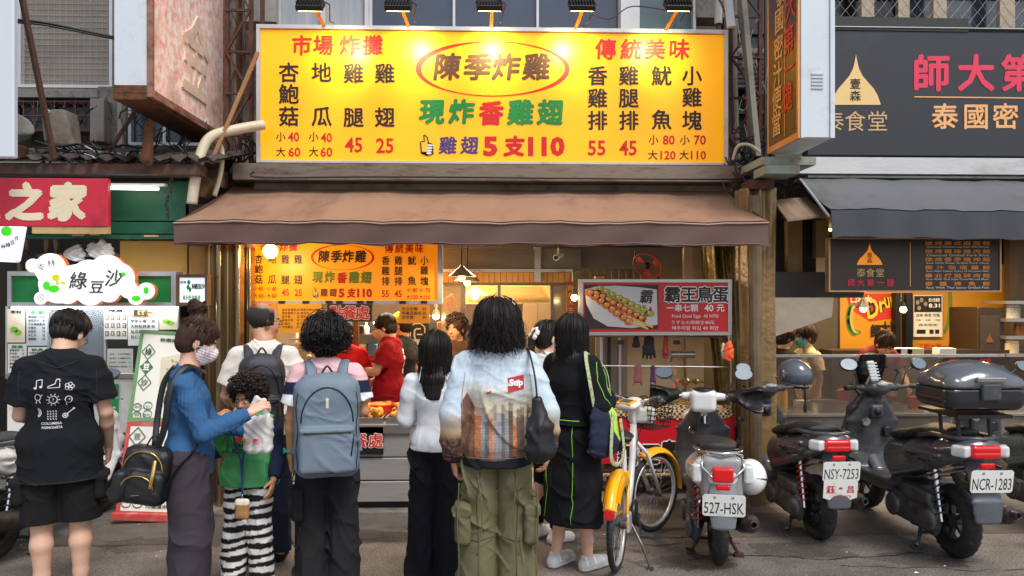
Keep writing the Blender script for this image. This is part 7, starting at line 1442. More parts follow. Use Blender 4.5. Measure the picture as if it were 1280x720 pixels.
scooter('white and black scooter partly hidden behind the man in black', -8, 4.98, 6, 'PKL-0815', (206,208,210), style='sport', steer=.15, spring=(50,50,52), shield=True)
def helmet(px, py, d, col, label, rz=0):
    c = PD(px, py, d); F = Field(c-Vector((.2,.2,.2)), c+Vector((.2,.2,.2)), .0075); M = Euler((R(12),0,R(rz))).to_matrix(); F.ell(c,(.125,.14,.125),0,M=M); F.rbox(c-Vector((0,0,.14)),(.2,.2,.06),.01,0,'s'); F.ell(c-Vector((0,0,.07)),(.1,.115,.1),0,'s',M=M); F.ell(c+M@Vector((0,.12,-.03)),(.09,.07,.06),.01,'s',M=M)
    t = thing('helmet', label, 'helmet'); F.build('shell', mat('helmet_grey', col, rough=.18, coat=.6, var=.1, vs=5, bump=0), t); mb = MB(); M2 = M; mb.tube([c+M@Vector((.126*math.cos(a), .141*math.sin(a), -.06)) for a in [2*PI*k/30 for k in range(31)]], .006, n=5); mb.build('rim', PLK, t, smooth='all'); mb = MB(); mb.ball(c+M@Vector((.122,.02,-.02)), (.012,.035,.035), 12); mb.ball(c+M@Vector((-.122,.02,-.02)), (.012,.035,.035), 12); mb.build('pivot_cover', PLK, t, smooth='all')
    mb = MB(); mb.tube([c+M@Vector((.1,-.02,-.07)), c+Vector((.08,0,-.16)), c+Vector((.075,-.01,-.24))], .007, flat=2); mb.tube([c+Vector((.075,-.01,-.24)), c+Vector((.075,-.01,-.3))], .014); mb.build('chin_strap', BLACK, t)
helmet(994, 468, 5.9, (84,90,98), 'grey open face helmet hung on handlebar of scooter NSY-7253', 30)
# ================================================================== hire bicycle
def bicycle():
    t = thing('yellow_bicycle', 'yellow and white hire bicycle on kickstand with black saddle', 'bicycle'); t['fixed'] = 1; YL = mat('bike_yellow', (250,176,10), rough=.3, coat=.3, var=.05, bump=0, dirt=(220,150,20), dirt_amt=.2); WH = mat('bike_silver_white', (214,216,216), rough=.3, coat=.2, bump=0)
    r = .3; ya, yf = 0, .92; st = R(28); hd = Vector((0,.66,0)); M = Matrix.Rotation(-st, 3, 'Z'); q = lambda v: hd + M @ (Vector(v)-hd); cf = q((0,yf,r))
    def bw(c, rot):
        Mr = Matrix.Rotation(-rot, 3, 'Z'); tr = shift(torus(r-.02, .02, 44, 10), c, Mr).build('tyre', TYRE, t, smooth='all'); shift(torus(r-.045, .011, 44, 8, 1.5), c, Mr).build('rim', ALU, tr, smooth='all'); sp = MB()
        for k in range(28): a = 2*PI*k/28; b = a + (.5 if k % 2 else -.5); sp.bar((.02*(1 if k%4<2 else -1), .025*math.cos(b), .025*math.sin(b)), (0,(r-.045)*math.cos(a),(r-.045)*math.sin(a)), .0025)
        shift(sp, c, Mr).build('spokes', CHROME, tr)['kind'] = 'stuff'; h_ = MB(); h_.lathe([(0,-.05),(.03,-.05),(.03,-.02),(.018,-.01),(.018,.01),(.03,.02),(.03,.05),(0,.05)], (0,0,0), axis='x', n=14); shift(h_, c, Mr).build('hub', ENG, tr, smooth=True)
    bw(Vector((0,ya,r)), 0); bw(cf, st)
    def fender(c, rot, a0, a1, w, name, m, drop=.03):
        Mr = Matrix.Rotation(-rot, 3, 'Z'); rows = []; rr_ = r + drop; n = 18
        for i in range(n+1):
            a = R(a0+(a1-a0)*i/n); row = []
            for k in range(9): b = -1+2*k/8; row.append(Vector(c) + Mr @ Vector((w*b, (rr_+.02-.035*b*b)*math.cos(a), (rr_+.02-.035*b*b)*math.sin(a))))
            rows.append(row)
        mb = MB(); mb.grid(rows); mb.grid([[p+Vector((0,0,-.004)) for p in R_] for R_ in rows[::-1]]); return mb.build(name, m, t, smooth='all')
    fender((0,ya,r), 0, 45, 150, .043, 'rear_fender', YL, .03); fender(cf, st, -5, 120, .045, 'front_fender', YL, .018)
    for x in (-1,1):
        mb = MB(); pts = [(ya+(r+.03)*math.cos(R(a)), r+(r+.03)*math.sin(R(a))) for a in range(50,141,10)]; inner = [(ya+(r-.055)*math.cos(R(a)), r+(r-.055)*math.sin(R(a))) for a in range(50,141,10)]
        rows = [[Vector((x*.041,u,v)) for u, v in pts],[Vector((x*.055,(u+a)/2,(v+b)/2)) for (u,v),(a,b) in zip(pts,inner)],[Vector((x*.05,u,v)) for u, v in inner]]; mb.grid(rows); mb.grid([[p-Vector((x*.004,0,0)) for p in q_] for q_ in rows[::-1]]); mb.build('wheel_guard', YL, t, smooth='all')
    mb = MB(); mb.lathe([(0,-.02),(.03,-.018),(.034,0),(0,.0)], (0,ya-.3,r+.14), axis='y', n=16); mb.build('tail_light', REDL, t, smooth=True)
    mb = MB(); mb.tube([(0,.32,.3),(0,.26,.55),(0,.22,.78)], [.024,.02,.017], n=12); mb.build('seat_tube', WH, t, smooth='all')
    mb = MB(); mb.tube([(0,.34,.28),(0,.5,.42),(0,.62,.62),(0,.66,.84)], [.027,.025,.024,.024], n=12); mb.build('down_tube', WH, t, smooth='all')
    mb = MB(); [mb.tube([(x*.05,ya,r),(x*.04,.2,.31),(0,.32,.3)], .014, n=8) for x in (-1,1)]; [mb.tube([(x*.06,ya,r),(x*.04,.2,.6)], .011, n=8) for x in (-1,1)]; mb.build('stays', YL, t, smooth='all')['kind'] = 'stuff'
    mb = MB(); [mb.tube([q((x*.05,yf,r)),q((x*.05,.76,.62)),q((0,.68,.72))], .014, n=8) for x in (-1,1)]; mb.tube([q((0,.68,.72)),q((0,.64,.98))], .022, n=10); mb.build('fork', WH, t, smooth='all')['kind'] = 'stuff'
    F = Field((-.14,-.02,.74),(.14,.42,.9),.0075); F.chain([((0,.06,.84),(.085,.03)),((0,.16,.845),(.075,.028)),((0,.34,.84),(.022,.018))],.02,side=(1,0,0)); F.build('saddle', mat('saddle_vinyl', (28,28,30), rough=.4, bump=.1), t)
    mb = MB(); mb.box((-.04,.04,.76),(.04,.1,.81), bev=.01); mb.build('saddle_bag', BLACK, t)
    F = Field((-.2,.42,.8),(.2,.86,1.12),.008); M3 = M
    F.chain([(q((0,.56,.98)),(.09,.035)),(q((0,.68,1.0)),(.075,.04))],.02,side=tuple(M @ Vector((1,0,0)))); F.rbox(q((0,.76,.9)),(.1,.05,.06),.03,.02); F.build('console', mat('console_white', (216,214,206), rough=.3, coat=.2), t)
    mb = MB(); mb.obox(q((0,.575,1.012)), (.13,.09,.012), M @ Matrix.Rotation(R(14),3,'X'), bev=.004); c_ = mb.build('display', YL, t); mb = MB(); mb.obox(q((0,.573,1.02)), (.085,.055,.006), M @ Matrix.Rotation(R(14),3,'X')); mb.build('screen', mat('lcd', (70,84,74), rough=.15, bump=0), c_)
    for x in (-1,1):
        mb = MB(); mb.tube([q((0,.66,.99)),q((x*.12,.66,1.03)),q((x*.24,.6,1.06))], .012, n=8); mb.build('handlebar', CHROME, t, smooth='all'); mb = MB(); mb.tube([q((x*.2,.62,1.05)),q((x*.3,.55,1.07))], .018, n=10); mb.build('grip', mat('grey_grip', (66,70,78), rough=.6), t, smooth='all'); mb = MB(); mb.tube([q((x*.15,.7,1.03)),q((x*.27,.64,1.03))], .006, n=5); mb.build('brake_lever', BLACK, t)
        mb = MB(); mb.tube([q((x*.15,.7,1.03)),q((x*.1,.82,1.0)),q((0,.78,.85)),(0,.6,.6)], .005, n=5); mb.build('cable', BLACK, t)
    bk = MB(); 
    for j in range(6): z_ = .8+.035*j; s_ = .11+.008*j; bk.tube([q((-s_,.74,z_)),q((s_,.74,z_)),q((s_,.96,z_)),q((-s_,.96,z_))], .004, n=4, closed=True)
    for k in range(9): u = -.11+.0275*k; bk.tube([q((u,.74,.8)),q((u*1.3,.74,.98))], .003, n=4); bk.tube([q((u,.96,.8)),q((u*1.3,.96,.98))], .003, n=4); bk.tube([q((u,.74,.8)),q((u,.96,.8))], .003, n=4)
    bk.build('basket', BLACK, t)['kind'] = 'stuff'
    mb = MB(); mb.lathe([(0,-.012),(.085,-.012),(.09,0),(.085,.012),(0,.012)], (.06,.32,.29), axis='x', n=22); mb.build('chain_case', BLACK, t, smooth=True)
    for x, a in ((1,R(80)),(-1,R(260))): mb = MB(); e = Vector((x*.1,.32+.16*math.cos(a),.29+.16*math.sin(a)*-1)); mb.bar((x*.09,.32,.29), e, .02, .012); k_ = mb.build('crank', ENG, t); mb = MB(); mb.box(e+Vector((0 if x>0 else -.1,-.035,-.012)), e+Vector((.1 if x>0 else 0,.035,.012)), bev=.005); mb.build('pedal', PLK, k_)
    mb = MB(); mb.tube([(.03,.2,.3),(.14,.12,.14),(.2,.08,.012)], .009); mb.box((.18,.05,.0),(.22,.1,.012)); mb.build('kickstand', PLK, t)
    mb = MB(); mb.box((.05,.0,.24),(.075,.12,.36), bev=.01); mb.build('wheel_lock', ALU, t)
    g = GP(772, 4.82); t.location = g; t.rotation_euler = (0,0,-R(20)); return t
bicycle()
# ================================================================== people and what they carry
from mathutils.bvhtree import BVHTree
def view_az(px): return math.degrees(math.atan((px-640)/FPX)) + 1.9
def on_surface(o, side=-1, off=.003, X_=False):
    me = o.data; bvh = BVHTree.FromPolygons([v.co for v in me.vertices], [p.vertices for p in me.polygons])
    def fn(u, v):
        h = bvh.ray_cast(Vector((u, side*1.0, v)), Vector((0, -side, 0))); return (h[0] if h[0] is not None else Vector((u, side*.15, v))) + Vector((0, side*off, 0))
    def fx(u, v, s=1):
        h = bvh.ray_cast(Vector((s*1.0, u, v)), Vector((-s, 0, 0))); return (h[0] if h[0] is not None else Vector((s*.15, u, v))) + Vector((s*off, 0, 0))
    return fx if X_ else fn
def attach(t, p):
    lo = Vector((1e9,)*3); hi = -lo
    for c in t.children_recursive:
        for v in c.data.vertices:
            for i in range(3): lo[i] = min(lo[i], v.co[i]); hi[i] = max(hi[i], v.co[i])
    b = Vector(((lo.x+hi.x)/2, (lo.y+hi.y)/2, lo.z)); Mz = Matrix.Rotation(-R(p.az), 3, 'Z')
    for c in t.children_recursive: c.data.transform(Matrix.Translation(-b))
    t.location = p.loc + Mz @ b; t.rotation_euler = (0,0,-R(p.az)); t['fixed'] = 1; return t
def strap(pts, w, th, m, par, name='strap'):
    out = []; P_ = [Vector([float(x) for x in p]) for p in pts]
    for i in range(len(P_)-1):
        p0, p1, p2, p3 = P_[max(i-1,0)], P_[i], P_[i+1], P_[min(i+2,len(P_)-1)]
        for k in range(5): t = k/5; out.append(.5*((2*p1)+(p2-p0)*t+(2*p0-5*p1+4*p2-p3)*t*t+(3*p1-p0-3*p2+p3)*t**3))
    out.append(P_[-1]); mb = MB(); mb.tube(out, w, n=8, flat=th/w); return mb.build(name, m, par, smooth='all')
def ztube(pts, r, m, par, name): mb = MB(); mb.tube(pts, r, n=5); return mb.build(name, m, par, smooth='all')
ZIP = mat('zip_black', (20,20,22), rough=.4); GOLDM = mat('gold_fitting', (206,168,92), rough=.25, metal=.9, bump=0)
def seam(o, pts, c, r=.0022, side=-1, n=10, name='seam'):
    f = on_surface(o, side, .0006); out = []
    for (a, b), (c_, d) in zip(pts, pts[1:]): out += [f(a+(c_-a)*t/n, b+(d-b)*t/n) for t in range(n)]
    out.append(f(*pts[-1])); mb = MB(); mb.tube(out, r, n=4); mb.build(name, mat('seam_%d_%d' % (c[0], c[2]), c, rough=.9), o, smooth='all')
# -- man in black T-shirt, head bent
p = Person('man seen from behind in black doodle T-shirt and black cargo shorts', 76, 4.2, 1.71, az=view_az(84)+8, b=.98, yaw=28, pitch=30, skin=(214,172,148), J=dict(head=(.03,.075,1.545), nck=(.005,.015,1.44), elb_r=(.225,-.01,1.1), wri_r=(.225,.13,.87), elb_l=(-.2,.03,1.1), wri_l=(-.14,.25,1.05), hip_l=(-.09,0,.9), ank_l=(-.09,0,.085), ank_r=(.1,0,.085)))
p.body(hands=dict(r=dict(f=(-.05,.35,-.9), n=(-1,.2,-.1), c=.9), l=dict(f=(.5,.8,.2), n=(.6,-.5,.3), c=.8)))
sh = p.top(cloth('black_tee', (26,28,32), bump=.2), None, 'short', .03, .73, .006, hemr=(.215,.15), neck=.07, arm_r=(.078,.074,.06), name='t_shirt')
f = on_surface(sh, -1); I = Ink(lambda u, v: f(u, v)); zc = 1.26
def ln(*pts, w=.0045): I.line(list(pts), w)
for k, (cx, cz) in enumerate(((-.085,1.29),(-.01,1.29),(.062,1.275),(-.09,1.215),(-.015,1.205),(.058,1.2),(-.09,1.135),(-.02,1.125),(.05,1.125))):
    s_ = .022
    if k == 0: ln((cx-.012,cz-.02),(cx-.012,cz+.02),(cx+.016,cz+.026),(cx+.016,cz-.012)); I.disc(cx-.017,cz-.02,.008,.006); I.disc(cx+.011,cz-.013,.008,.006)
    elif k == 1: ln((cx-.03,cz-.012),(cx-.03,cz-.02),(cx+.026,cz-.018),(cx+.026,cz+.026),(cx+.01,cz+.026),(cx+.004,cz+.002),(cx-.03,cz-.012))
    elif k == 2: [I.ring(cx+.013*math.cos(a), cz+.013*math.sin(a), .009, .009, .0035, n=12) for a in [2*PI*j/5 for j in range(5)]]
    elif k == 3: I.ring(cx,cz+.005,.014,.017,.004,n=14); ln((cx-.004,cz-.012),(cx-.01,cz-.03)); ln((cx+.006,cz-.012),(cx+.012,cz-.028)); ln((cx+.014,cz+.01),(cx+.024,cz+.02))
    elif k == 4: I.ring(cx,cz,.02,.02,.004,n=18); [ln((cx+.025*math.cos(a),cz+.025*math.sin(a)),(cx+.034*math.cos(a),cz+.034*math.sin(a)),w=.004) for a in [2*PI*j/10 for j in range(10)]]; I.put('?', cx, cz, .008, -.016)
    elif k == 5: I.ring(cx,cz+.004,.016,.018,.004,n=14); ln((cx-.012,cz-.012),(cx-.01,cz-.028)); I.disc(cx+.004,cz+.006,.003)
    elif k == 6: I.ring(cx-.006,cz,.02,.024,.005,-1.3,1.3,14); I.ring(cx-.014,cz,.02,.022,.004,-.9,.9,12)
    elif k == 7: [ln((cx-.024+.013*j,cz+.02-.014*i),(cx-.02+.013*j,cz+.012-.014*i),w=.005) for i in range(4) for j in range(4)]
    else: I.ring(cx-.01,cz-.01,.012,.012,.005,n=12); I.disc(cx-.01,cz-.01,.006); ln((cx,cz),(cx+.028,cz+.024),w=.005); I.disc(cx+.03,cz+.026,.006)
I.put('COLUMBIA', -.025, 1.075, .1, -.014, bold=.02); I.put('FASHIONISTA', -.022, 1.053, .1, -.014, bold=.02)
I.build(inkm((206,204,210)), sh, 'doodle_print'); seam(sh, [(-.2,.75),(0,.748),(.2,.75)], (48,48,52)); seam(sh, [(-.09,1.41),(0,1.375),(.09,1.41)], (44,44,50), .003); seam(sh, [(-.185,1.36),(-.19,1.28),(-.185,1.2)], (44,44,50)); seam(sh, [(.185,1.36),(.19,1.28),(.185,1.2)], (44,44,50))
pa = p.pants(cloth('black_shorts', (30,29,31), bump=.25), r=(.108,.112,.1), end=.5, top=.98, amp=.007, name='shorts'); 
F = Field((.1,-.12,.55),(.3,.14,.86),.008); F.rbox((.2,.0,.7),(.03,.075,.08),.02); F.rbox((.205,.0,.745),(.034,.08,.02),.008); F.wrinkle(folds(.004,(20,30,20),4)); F.build('pocket', MC['black_shorts'], p.root); F = Field((-.3,-.12,.55),(-.1,.14,.86),.008); F.rbox((-.2,.0,.7),(.03,.075,.08),.02); F.rbox((-.205,.0,.745),(.034,.08,.02),.008); F.build('pocket', MC['black_shorts'], p.root)
p.shoes((50,50,54), (200,200,200)); p.cap(off=.007, rf=50, nape=.72); p.strands(460, phi1=101, drop=.012, off=.015, r=.0024, seed=3, jit=.02, az=(55,305), wave=.003); p.strands(160, phi1=70, drop=.01, off=.022, r=.0026, seed=4, az=(-60,60)); p.glasses((30,30,32)); p.end()
# -- woman in ribbed blue sweater
p = Person('woman in ribbed blue sweater with brown hair bun and pink mask', 236, 4.1, 1.63, az=74, fem=True, b=.98, h=.0058, pitch=24, yaw=-4, skin=(224,178,154), J=dict(head=(0,.05,1.585), nck=(0,.0,1.44), upr=(0,-.02,1.37), elb_r=(.2,.09,1.085), wri_r=(.12,.335,1.18), elb_l=(-.19,.1,1.09), wri_l=(-.05,.32,1.045)))
p.body(hands=dict(r=dict(f=(-.25,.75,.42), n=(-.5,.1,-.8), c=.95), l=dict(f=(.1,.95,.1), n=(0,-.2,.9), c=.55)), arms='lr')
RIB = cloth('blue_knit', (54,94,138), bump=.3)
o = p.top(RIB, None, 'long', .010, .83, .004, arm_r=(.06,.05,.036), neck=.07, hemr=(.175,.13), name='sweater', h=.006)
me = o.data; co = np.empty(len(me.vertices)*3,'f'); me.vertices.foreach_get('co',co); co = co.reshape(-1,3); no = np.empty(len(me.vertices)*3,'f'); me.vertices.foreach_get('normal',no); no = no.reshape(-1,3); an = np.arctan2(co[:,0], co[:,1]+.0); co += no*(.0016*np.sin(an*70))[:,None]; me.vertices.foreach_set('co',co.ravel()); me.update()
p.pants(cloth('charcoal_trousers', (62,57,64)), r=(.12,.11,.115), end=.04, top=1.0, amp=.009, wf=(26,8,7)); p.shoes((60,60,64))
ex = lambda F: (F.ell((0,-.08,.175),(.05,.048,.046),.006), F.chain([((0,-.045,.11),.05),((0,-.07,.145),.036)],.02))
p.cap(HAIRB, .012, extra=ex, rough=.003, rf=60); p.strands(260, HAIRB, phi1=75, drop=-.02, off=.016, r=.0022, seed=6, az=(0,360), p0=(20,60), wave=.002); p.strands(30, HAIRB, phi1=100, drop=.06, off=.014, r=.0016, seed=8, az=(45,100), wave=.006)
mb = MB(); rr = random.Random(2)
for k in range(46):
    a0 = rr.uniform(0,6.28); tilt = rr.uniform(-.7,.7); mb.tube([Vector((0,-.083,.178)) + Euler((tilt,tilt*.7,0)).to_matrix() @ Vector((.053*math.cos(a0+t*.35), .051*math.sin(a0+t*.35), .036*math.sin(t*.5+a0)*(.5))) for t in range(11)], .003, n=4)
o = mb.build('hair_bun', HAIRB, p.root, smooth='all'); o['kind'] = 'stuff'; o.data.transform(Matrix.Translation(Vector([float(x) for x in p.hc])) @ p.M.to_4x4() @ Matrix.Scale(p.hs, 4))
p.mask((238,224,228), (216,166,182)); p.end(); pw = p
bk = thing('black_backpack', 'small black nylon backpack with gold zips slung on the woman in blue', 'backpack'); NY = mat('black_nylon', (26,27,31), rough=.4, var=.12, bump=.25, bs=300, spec=.5)
c = vec(.13,-.19,.83); F = Field(c-vec(.24,.24,.28), c+vec(.24,.24,.28), .0075); Mq = Matrix.Rotation(R(-10),3,'X') @ Matrix.Rotation(R(-14),3,'Z')
F.rbox(c,(.07,.125,.155),.06,M=Mq); F.rbox(c+vec(.07,-.0,-.05),(.035,.095,.085),.035,.01,M=Mq); F.rbox(c+vec(.0,-.13,-.05),(.05,.03,.085),.025,.01,M=Mq); F.wrinkle(folds(.004,(20,24,20),5)); F.build('bag_body', NY, bk)
Q = lambda x, y, z_: Vector([float(v) for v in c]) + Mq @ Vector((x,y,z_))
ztube([Q(.074,.1*math.cos(a),.03+.105*math.sin(a)) for a in [PI*k/14 for k in range(15)]], .0038, GOLDM, bk, 'zip'); ztube([Q(.107,.08*math.cos(a),-.05+.062*math.sin(a)) for a in [PI*k/12 for k in range(13)]], .0038, GOLDM, bk, 'zip')
mb = MB(); mb.box(Q(.108,-.02,-.09), Q(.112,.02,-.08)); mb.build('badge', GOLDM, bk)
strap([Q(.0,-.03,.15),Q(.0,.0,.21),Q(.0,.04,.15)], .012, .004, NY, bk, 'handle')
J = p.J
strap([Q(.02,.03,.14),(.18,-.1,1.08),(.18,-.07,1.28),(.12,.0,1.395),(.04,.09,1.35)], .017, .004, NY, bk); strap([Q(-.03,.0,.15),(.05,-.15,1.12),(.04,-.12,1.3),(.05,-.06,1.39)], .016, .004, NY, bk); strap([Q(.02,.11,-.08),(.2,-.04,.86),(.195,.04,.95),(.17,.09,1.06)], .017, .004, NY, bk)
strap([Q(.09,.06,.1),Q(.115,.07,.03),Q(.118,.07,-.04)], .01, .005, GOLDM, bk, 'clasp'); attach(bk, p)
# -- the boy
p = Person('curly haired boy facing camera in green shirt and striped trousers', 311, 4.5, 1.26, az=184, pitch=16, yaw=8, skin=(196,146,112), b=1.0, J=dict(head=(0,.03,1.57), elb_r=(.26,.05,1.16), wri_r=(.18,.24,1.38), elb_l=(-.24,-.02,1.12), wri_l=(-.24,.1,.93), ank_l=(-.11,0,.085), ank_r=(.12,.02,.085)))
p.body(hands=dict(r=dict(f=(-.5,-.1,.6), n=(-.5,-.7,0), c=.8)))
gn, nv = L3((84,164,104)), L3((34,46,72))
sh = p.top(CLOTH_V, lambda q: np.where(np.abs(q[:,0:1]) > .15, nv, gn), 'long', .022, .86, .006, name='t_shirt', hemr=(.17,.13))
f = on_surface(sh, 1); I = Ink(lambda u, v: f(-u, v)); I.disc(-.02,.955,.04,.045); I.build(inkm((240,190,40)), sh, 'print'); I = Ink(lambda u, v: f(-u, v)+Vector((0,.002,0))); I.disc(-.02,.93,.028,.014); I.disc(-.035,.975,.008); I.disc(-.005,.975,.008); I.build(inkm((196,40,40)), sh, 'print'); I = Ink(lambda u, v: f(-u, v)+Vector((0,.002,0))); I.put('WAY', -.02, .89, .075, -.026, bold=.05, rot=-.05); I.put('FOOT', -.02, .855, .085, -.028, bold=.05, rot=.04); I.build(BLK, sh, 'lettering')
st_ = lambda q: np.where(np.sin((q[:,2:3] + .012*np.sin(q[:,0:1]*14) + .006*np.sin(q[:,2:3]*40+q[:,0:1]*20))*2*PI/.058) > 0, L3((232,230,228)), L3((34,33,38)))
p.pants(CLOTH_V, st_, r=(.105,.1,.1), end=.05, top=1.02, amp=.008, name='striped_trousers', wf=(20,10,22)); p.shoes((40,40,44),(80,80,80))
p.cap(off=.024, fringe=-.02, rough=.008); p.curls(620, mat('curly_dark_hair', (40,28,24), rough=.45, spec=.4, bump=0), off=.055, R0=.014, ln=.06, r=.0042, seed=5, face=72); p.end(); pk = p
lan = thing('lanyard_pouch', 'tan and cream pouch hanging on blue lanyard before the boy', 'pouch'); z0 = .62
F = Field((-.12,.1,.42),(.06,.26,.68),.006); F.rbox((-.03,.175,.535),(.042,.02,.06),.018); F.wrinkle(lambda q: .004*(vnoise(q,60)-.5)); F.build('pouch', mat('pouch_cloth', (180,140,90), vcol=True, rough=.9, bump=.3), lan, col=lambda q: np.where(q[:,2:3] > .565, L3((236,230,216)), L3((176,128,78))))
strap([(-.06,.08,1.06),(-.05,.15,.95),(-.03,.165,.8),(-.03,.17,.62)], .006, .002, mat('blue_ribbon', (36,60,130), rough=.7), lan, 'ribbon'); strap([(.05,.08,1.06),(.03,.15,.95),(-.02,.165,.8),(-.03,.17,.62)], .006, .002, MC['blue_ribbon'], lan, 'ribbon'); strap([(-.03,.17,.62),(-.028,.172,.595)], .01, .008, CHROME, lan, 'clip'); attach(lan, p)
cb_ = thing('carrier_bag', 'translucent white carrier bag with fried snacks held by woman in blue', 'bag'); c = PD(323, 540, 4.25); F = Field(c-Vector((.15,.1,.17)), c+Vector((.15,.1,.26)), .0065)
F.rbox(c-Vector((0,0,.02)),(.082,.04,.105),.035); F.seg(c+Vector((-.05,0,.07)), c+Vector((-.015,0,.2)), (.024,.01), (.012,.007), .03, 'u', (1,0,0)); F.seg(c+Vector((.05,0,.07)), c+Vector((.03,0,.19)), (.022,.01), (.012,.007), .03, 'u', (1,0,0))
F.wrinkle(lambda q: .010*(vnoise(q,45,3)-.5)+.006*np.abs(np.sin(q[:,0]*60+3*np.sin(q[:,2]*25)))-.004, .05); F.build('bag_skin', mat('carrier_plastic', (232,230,228), rough=.3, var=.08, vs=20, bump=.4, bs=40, alpha=.86, spec=.6), cb_)
F = Field(c-Vector((.1,.06,.13)), c+Vector((.1,.06,.03)), .007); F.rbox(c-Vector((0,0,.06)),(.05,.022,.055),.02); F.build('snack_box', mat('snack_paper', (214,180,140), rough=.7), cb_); I = Ink(lambda u, v: c+Vector((u,-.058,v))); I.ring(-.045,-.045,.015,.015,.004,n=14); I.disc(.0,-.04,.012); I.ring(.005,-.045,.016,.014,.004,n=14); I.put('福', -.045, -.045, .02, -.02); I.build(inkm((206,90,70)), cb_, 'print')
mb = MB(); q_ = PD(304, 524, 4.28); mb.ball(q_, (.022,.02,.018), 10); one('fried_ball', mb, MC['golden_batter'], 'golden fried ball held at the top of the carrier bag', 'snack', smooth='all')
tb_ = thing('turquoise_bottle', 'turquoise bottle pouch hanging beside the boy under carrier bag', 'bottle'); c = PD(341, 585, 4.55); F = Field(c-Vector((.08,.07,.14)), c+Vector((.08,.07,.14)), .0065); F.rbox(c,(.045,.03,.1),.025); F.wrinkle(folds(.005,(30,10,30),2)); F.build('pouch', mat('turquoise_nylon', (30,160,186), rough=.45, bump=.2), tb_)
# -- balding man with black backpack
p = Person('balding man in off-white T-shirt and dark red glasses turning his head right', 330, 5.0, 1.72, az=view_az(326)+4, b=1.0, yaw=66, pitch=6, skin=(196,148,118), J=dict(head=(0,.02,1.585), elb_r=(.235,.0,1.1), wri_r=(.18,.2,1.0), elb_l=(-.235,.0,1.1), wri_l=(-.18,.2,1.0)))
p.body(hair_tint=(34,28,26)); p.top(cloth('off_white_tee', (222,214,206)), None, 'short', .024, .84, .006, name='t_shirt', arm_r=(.076,.072,.06)); p.pants(cloth('navy_jeans', (38,46,62), bump=.4), r=(.1,.082,.075), end=.06, amp=.007); p.shoes((26,26,28),(40,40,42),hi=.05)
p.strands(700, mat('hair_grey', (58,52,50), rough=.7, bump=0), phi1=138, drop=0, off=.003, r=.0014, seed=9, az=(80,280), p0=(55,86), wave=.001); p.glasses((90,20,24)); p.end()
def backpack(p, label, m, w=.15, hgt=.24, dep=.085, zc=1.14, y0=-.24, trim=ZIP, pocket=True, nm='backpack', seed=0, emblem=None, tail=False):
    t = thing(nm, label, 'backpack'); k = p.k; F = Field((-.28,-.46,zc-hgt-.1),(.28,.0,zc+hgt+.12),.008)
    F.rbox((0,y0,zc),(w,dep,hgt),.075); F.ell((0,y0,zc+hgt*.55),(w*.93,dep*.95,hgt*.5),.04)
    if pocket: F.rbox((0,y0-dep-.004,zc-hgt*.42),(w*.86,.032,hgt*.45),.03,.012); F.rbox((0,y0-dep*1.0-.03,zc-hgt*.02),(w*.82,.012,.014),.008,.006)
    F.wrinkle(folds(.005,(14,8,16),seed)); b_ = F.build('bag_body', m, t); fb = on_surface(b_, -1, .002)
    for x in (-1,1): ztube([fb(x*w*(.9-.03*math.cos(q)), zc-hgt*.8+hgt*1.5*q/12) for q in range(13)], .003, trim, t, 'side_seam')
    ztube([fb(-w*.8+w*1.6*q/10, zc-hgt*.84) for q in range(11)], .002, trim, t, 'side_seam')
    ztube([fb(w*.78*math.cos(a), zc+hgt*.12+hgt*.68*math.sin(a)) for a in [PI*q/16 for q in range(17)]] , .004, trim, t, 'zip')
    if pocket: ztube([fb(-w*.7+w*1.4*q/12, zc-hgt*.06) for q in range(13)], .004, trim, t, 'zip'); ztube([fb(w*.8-.004*q, zc-hgt*.1-.03*q) for q in range(5)], .004, trim, t, 'zip')
    for x in (-1,1): strap([(x*.075,y0+dep*.5,zc+hgt*.8),(x*.085,-.13*k,1.37*k),(x*.095,-.06*k,1.425*k),(x*.105,.01*k,1.43*k),(x*.115,.08*k,1.39*k),(x*.125,.135*k,1.27*k),(x*.14,.11*k,1.12*k),(x*w*.95,y0+dep,zc-hgt*.6)], .03, .008, m, t)
    strap([(-.035,y0+dep*.3,zc+hgt+.0),(0,y0+dep*.3,zc+hgt+.05),(.035,y0+dep*.3,zc+hgt+.0)], .01, .006, trim, t, 'handle')
    if emblem: I = Ink(lambda u, v: fb(u, v)); I.rect(-.008,zc+hgt*.5-.03,.008,zc+hgt*.5+.012); I.disc(0,zc+hgt*.5+.02,.009); I.build(inkm(emblem), t, 'emblem')
    if tail: strap([(-w*.9,y0+dep*.5,zc-hgt*.7),(-w*1.15,y0+.05,zc-hgt-.1),(-w*1.12,y0+.06,zc-hgt-.4)], .014, .003, ZIP, t, 'loose_strap')
    return attach(t, p)
backpack(p, 'large matt black backpack worn by balding man', mat('dark_grey_nylon', (44,48,56), rough=.5, var=.12, bump=.25, bs=300), .14, .27, .07, 1.12, -.215, pocket=True, seed=3)
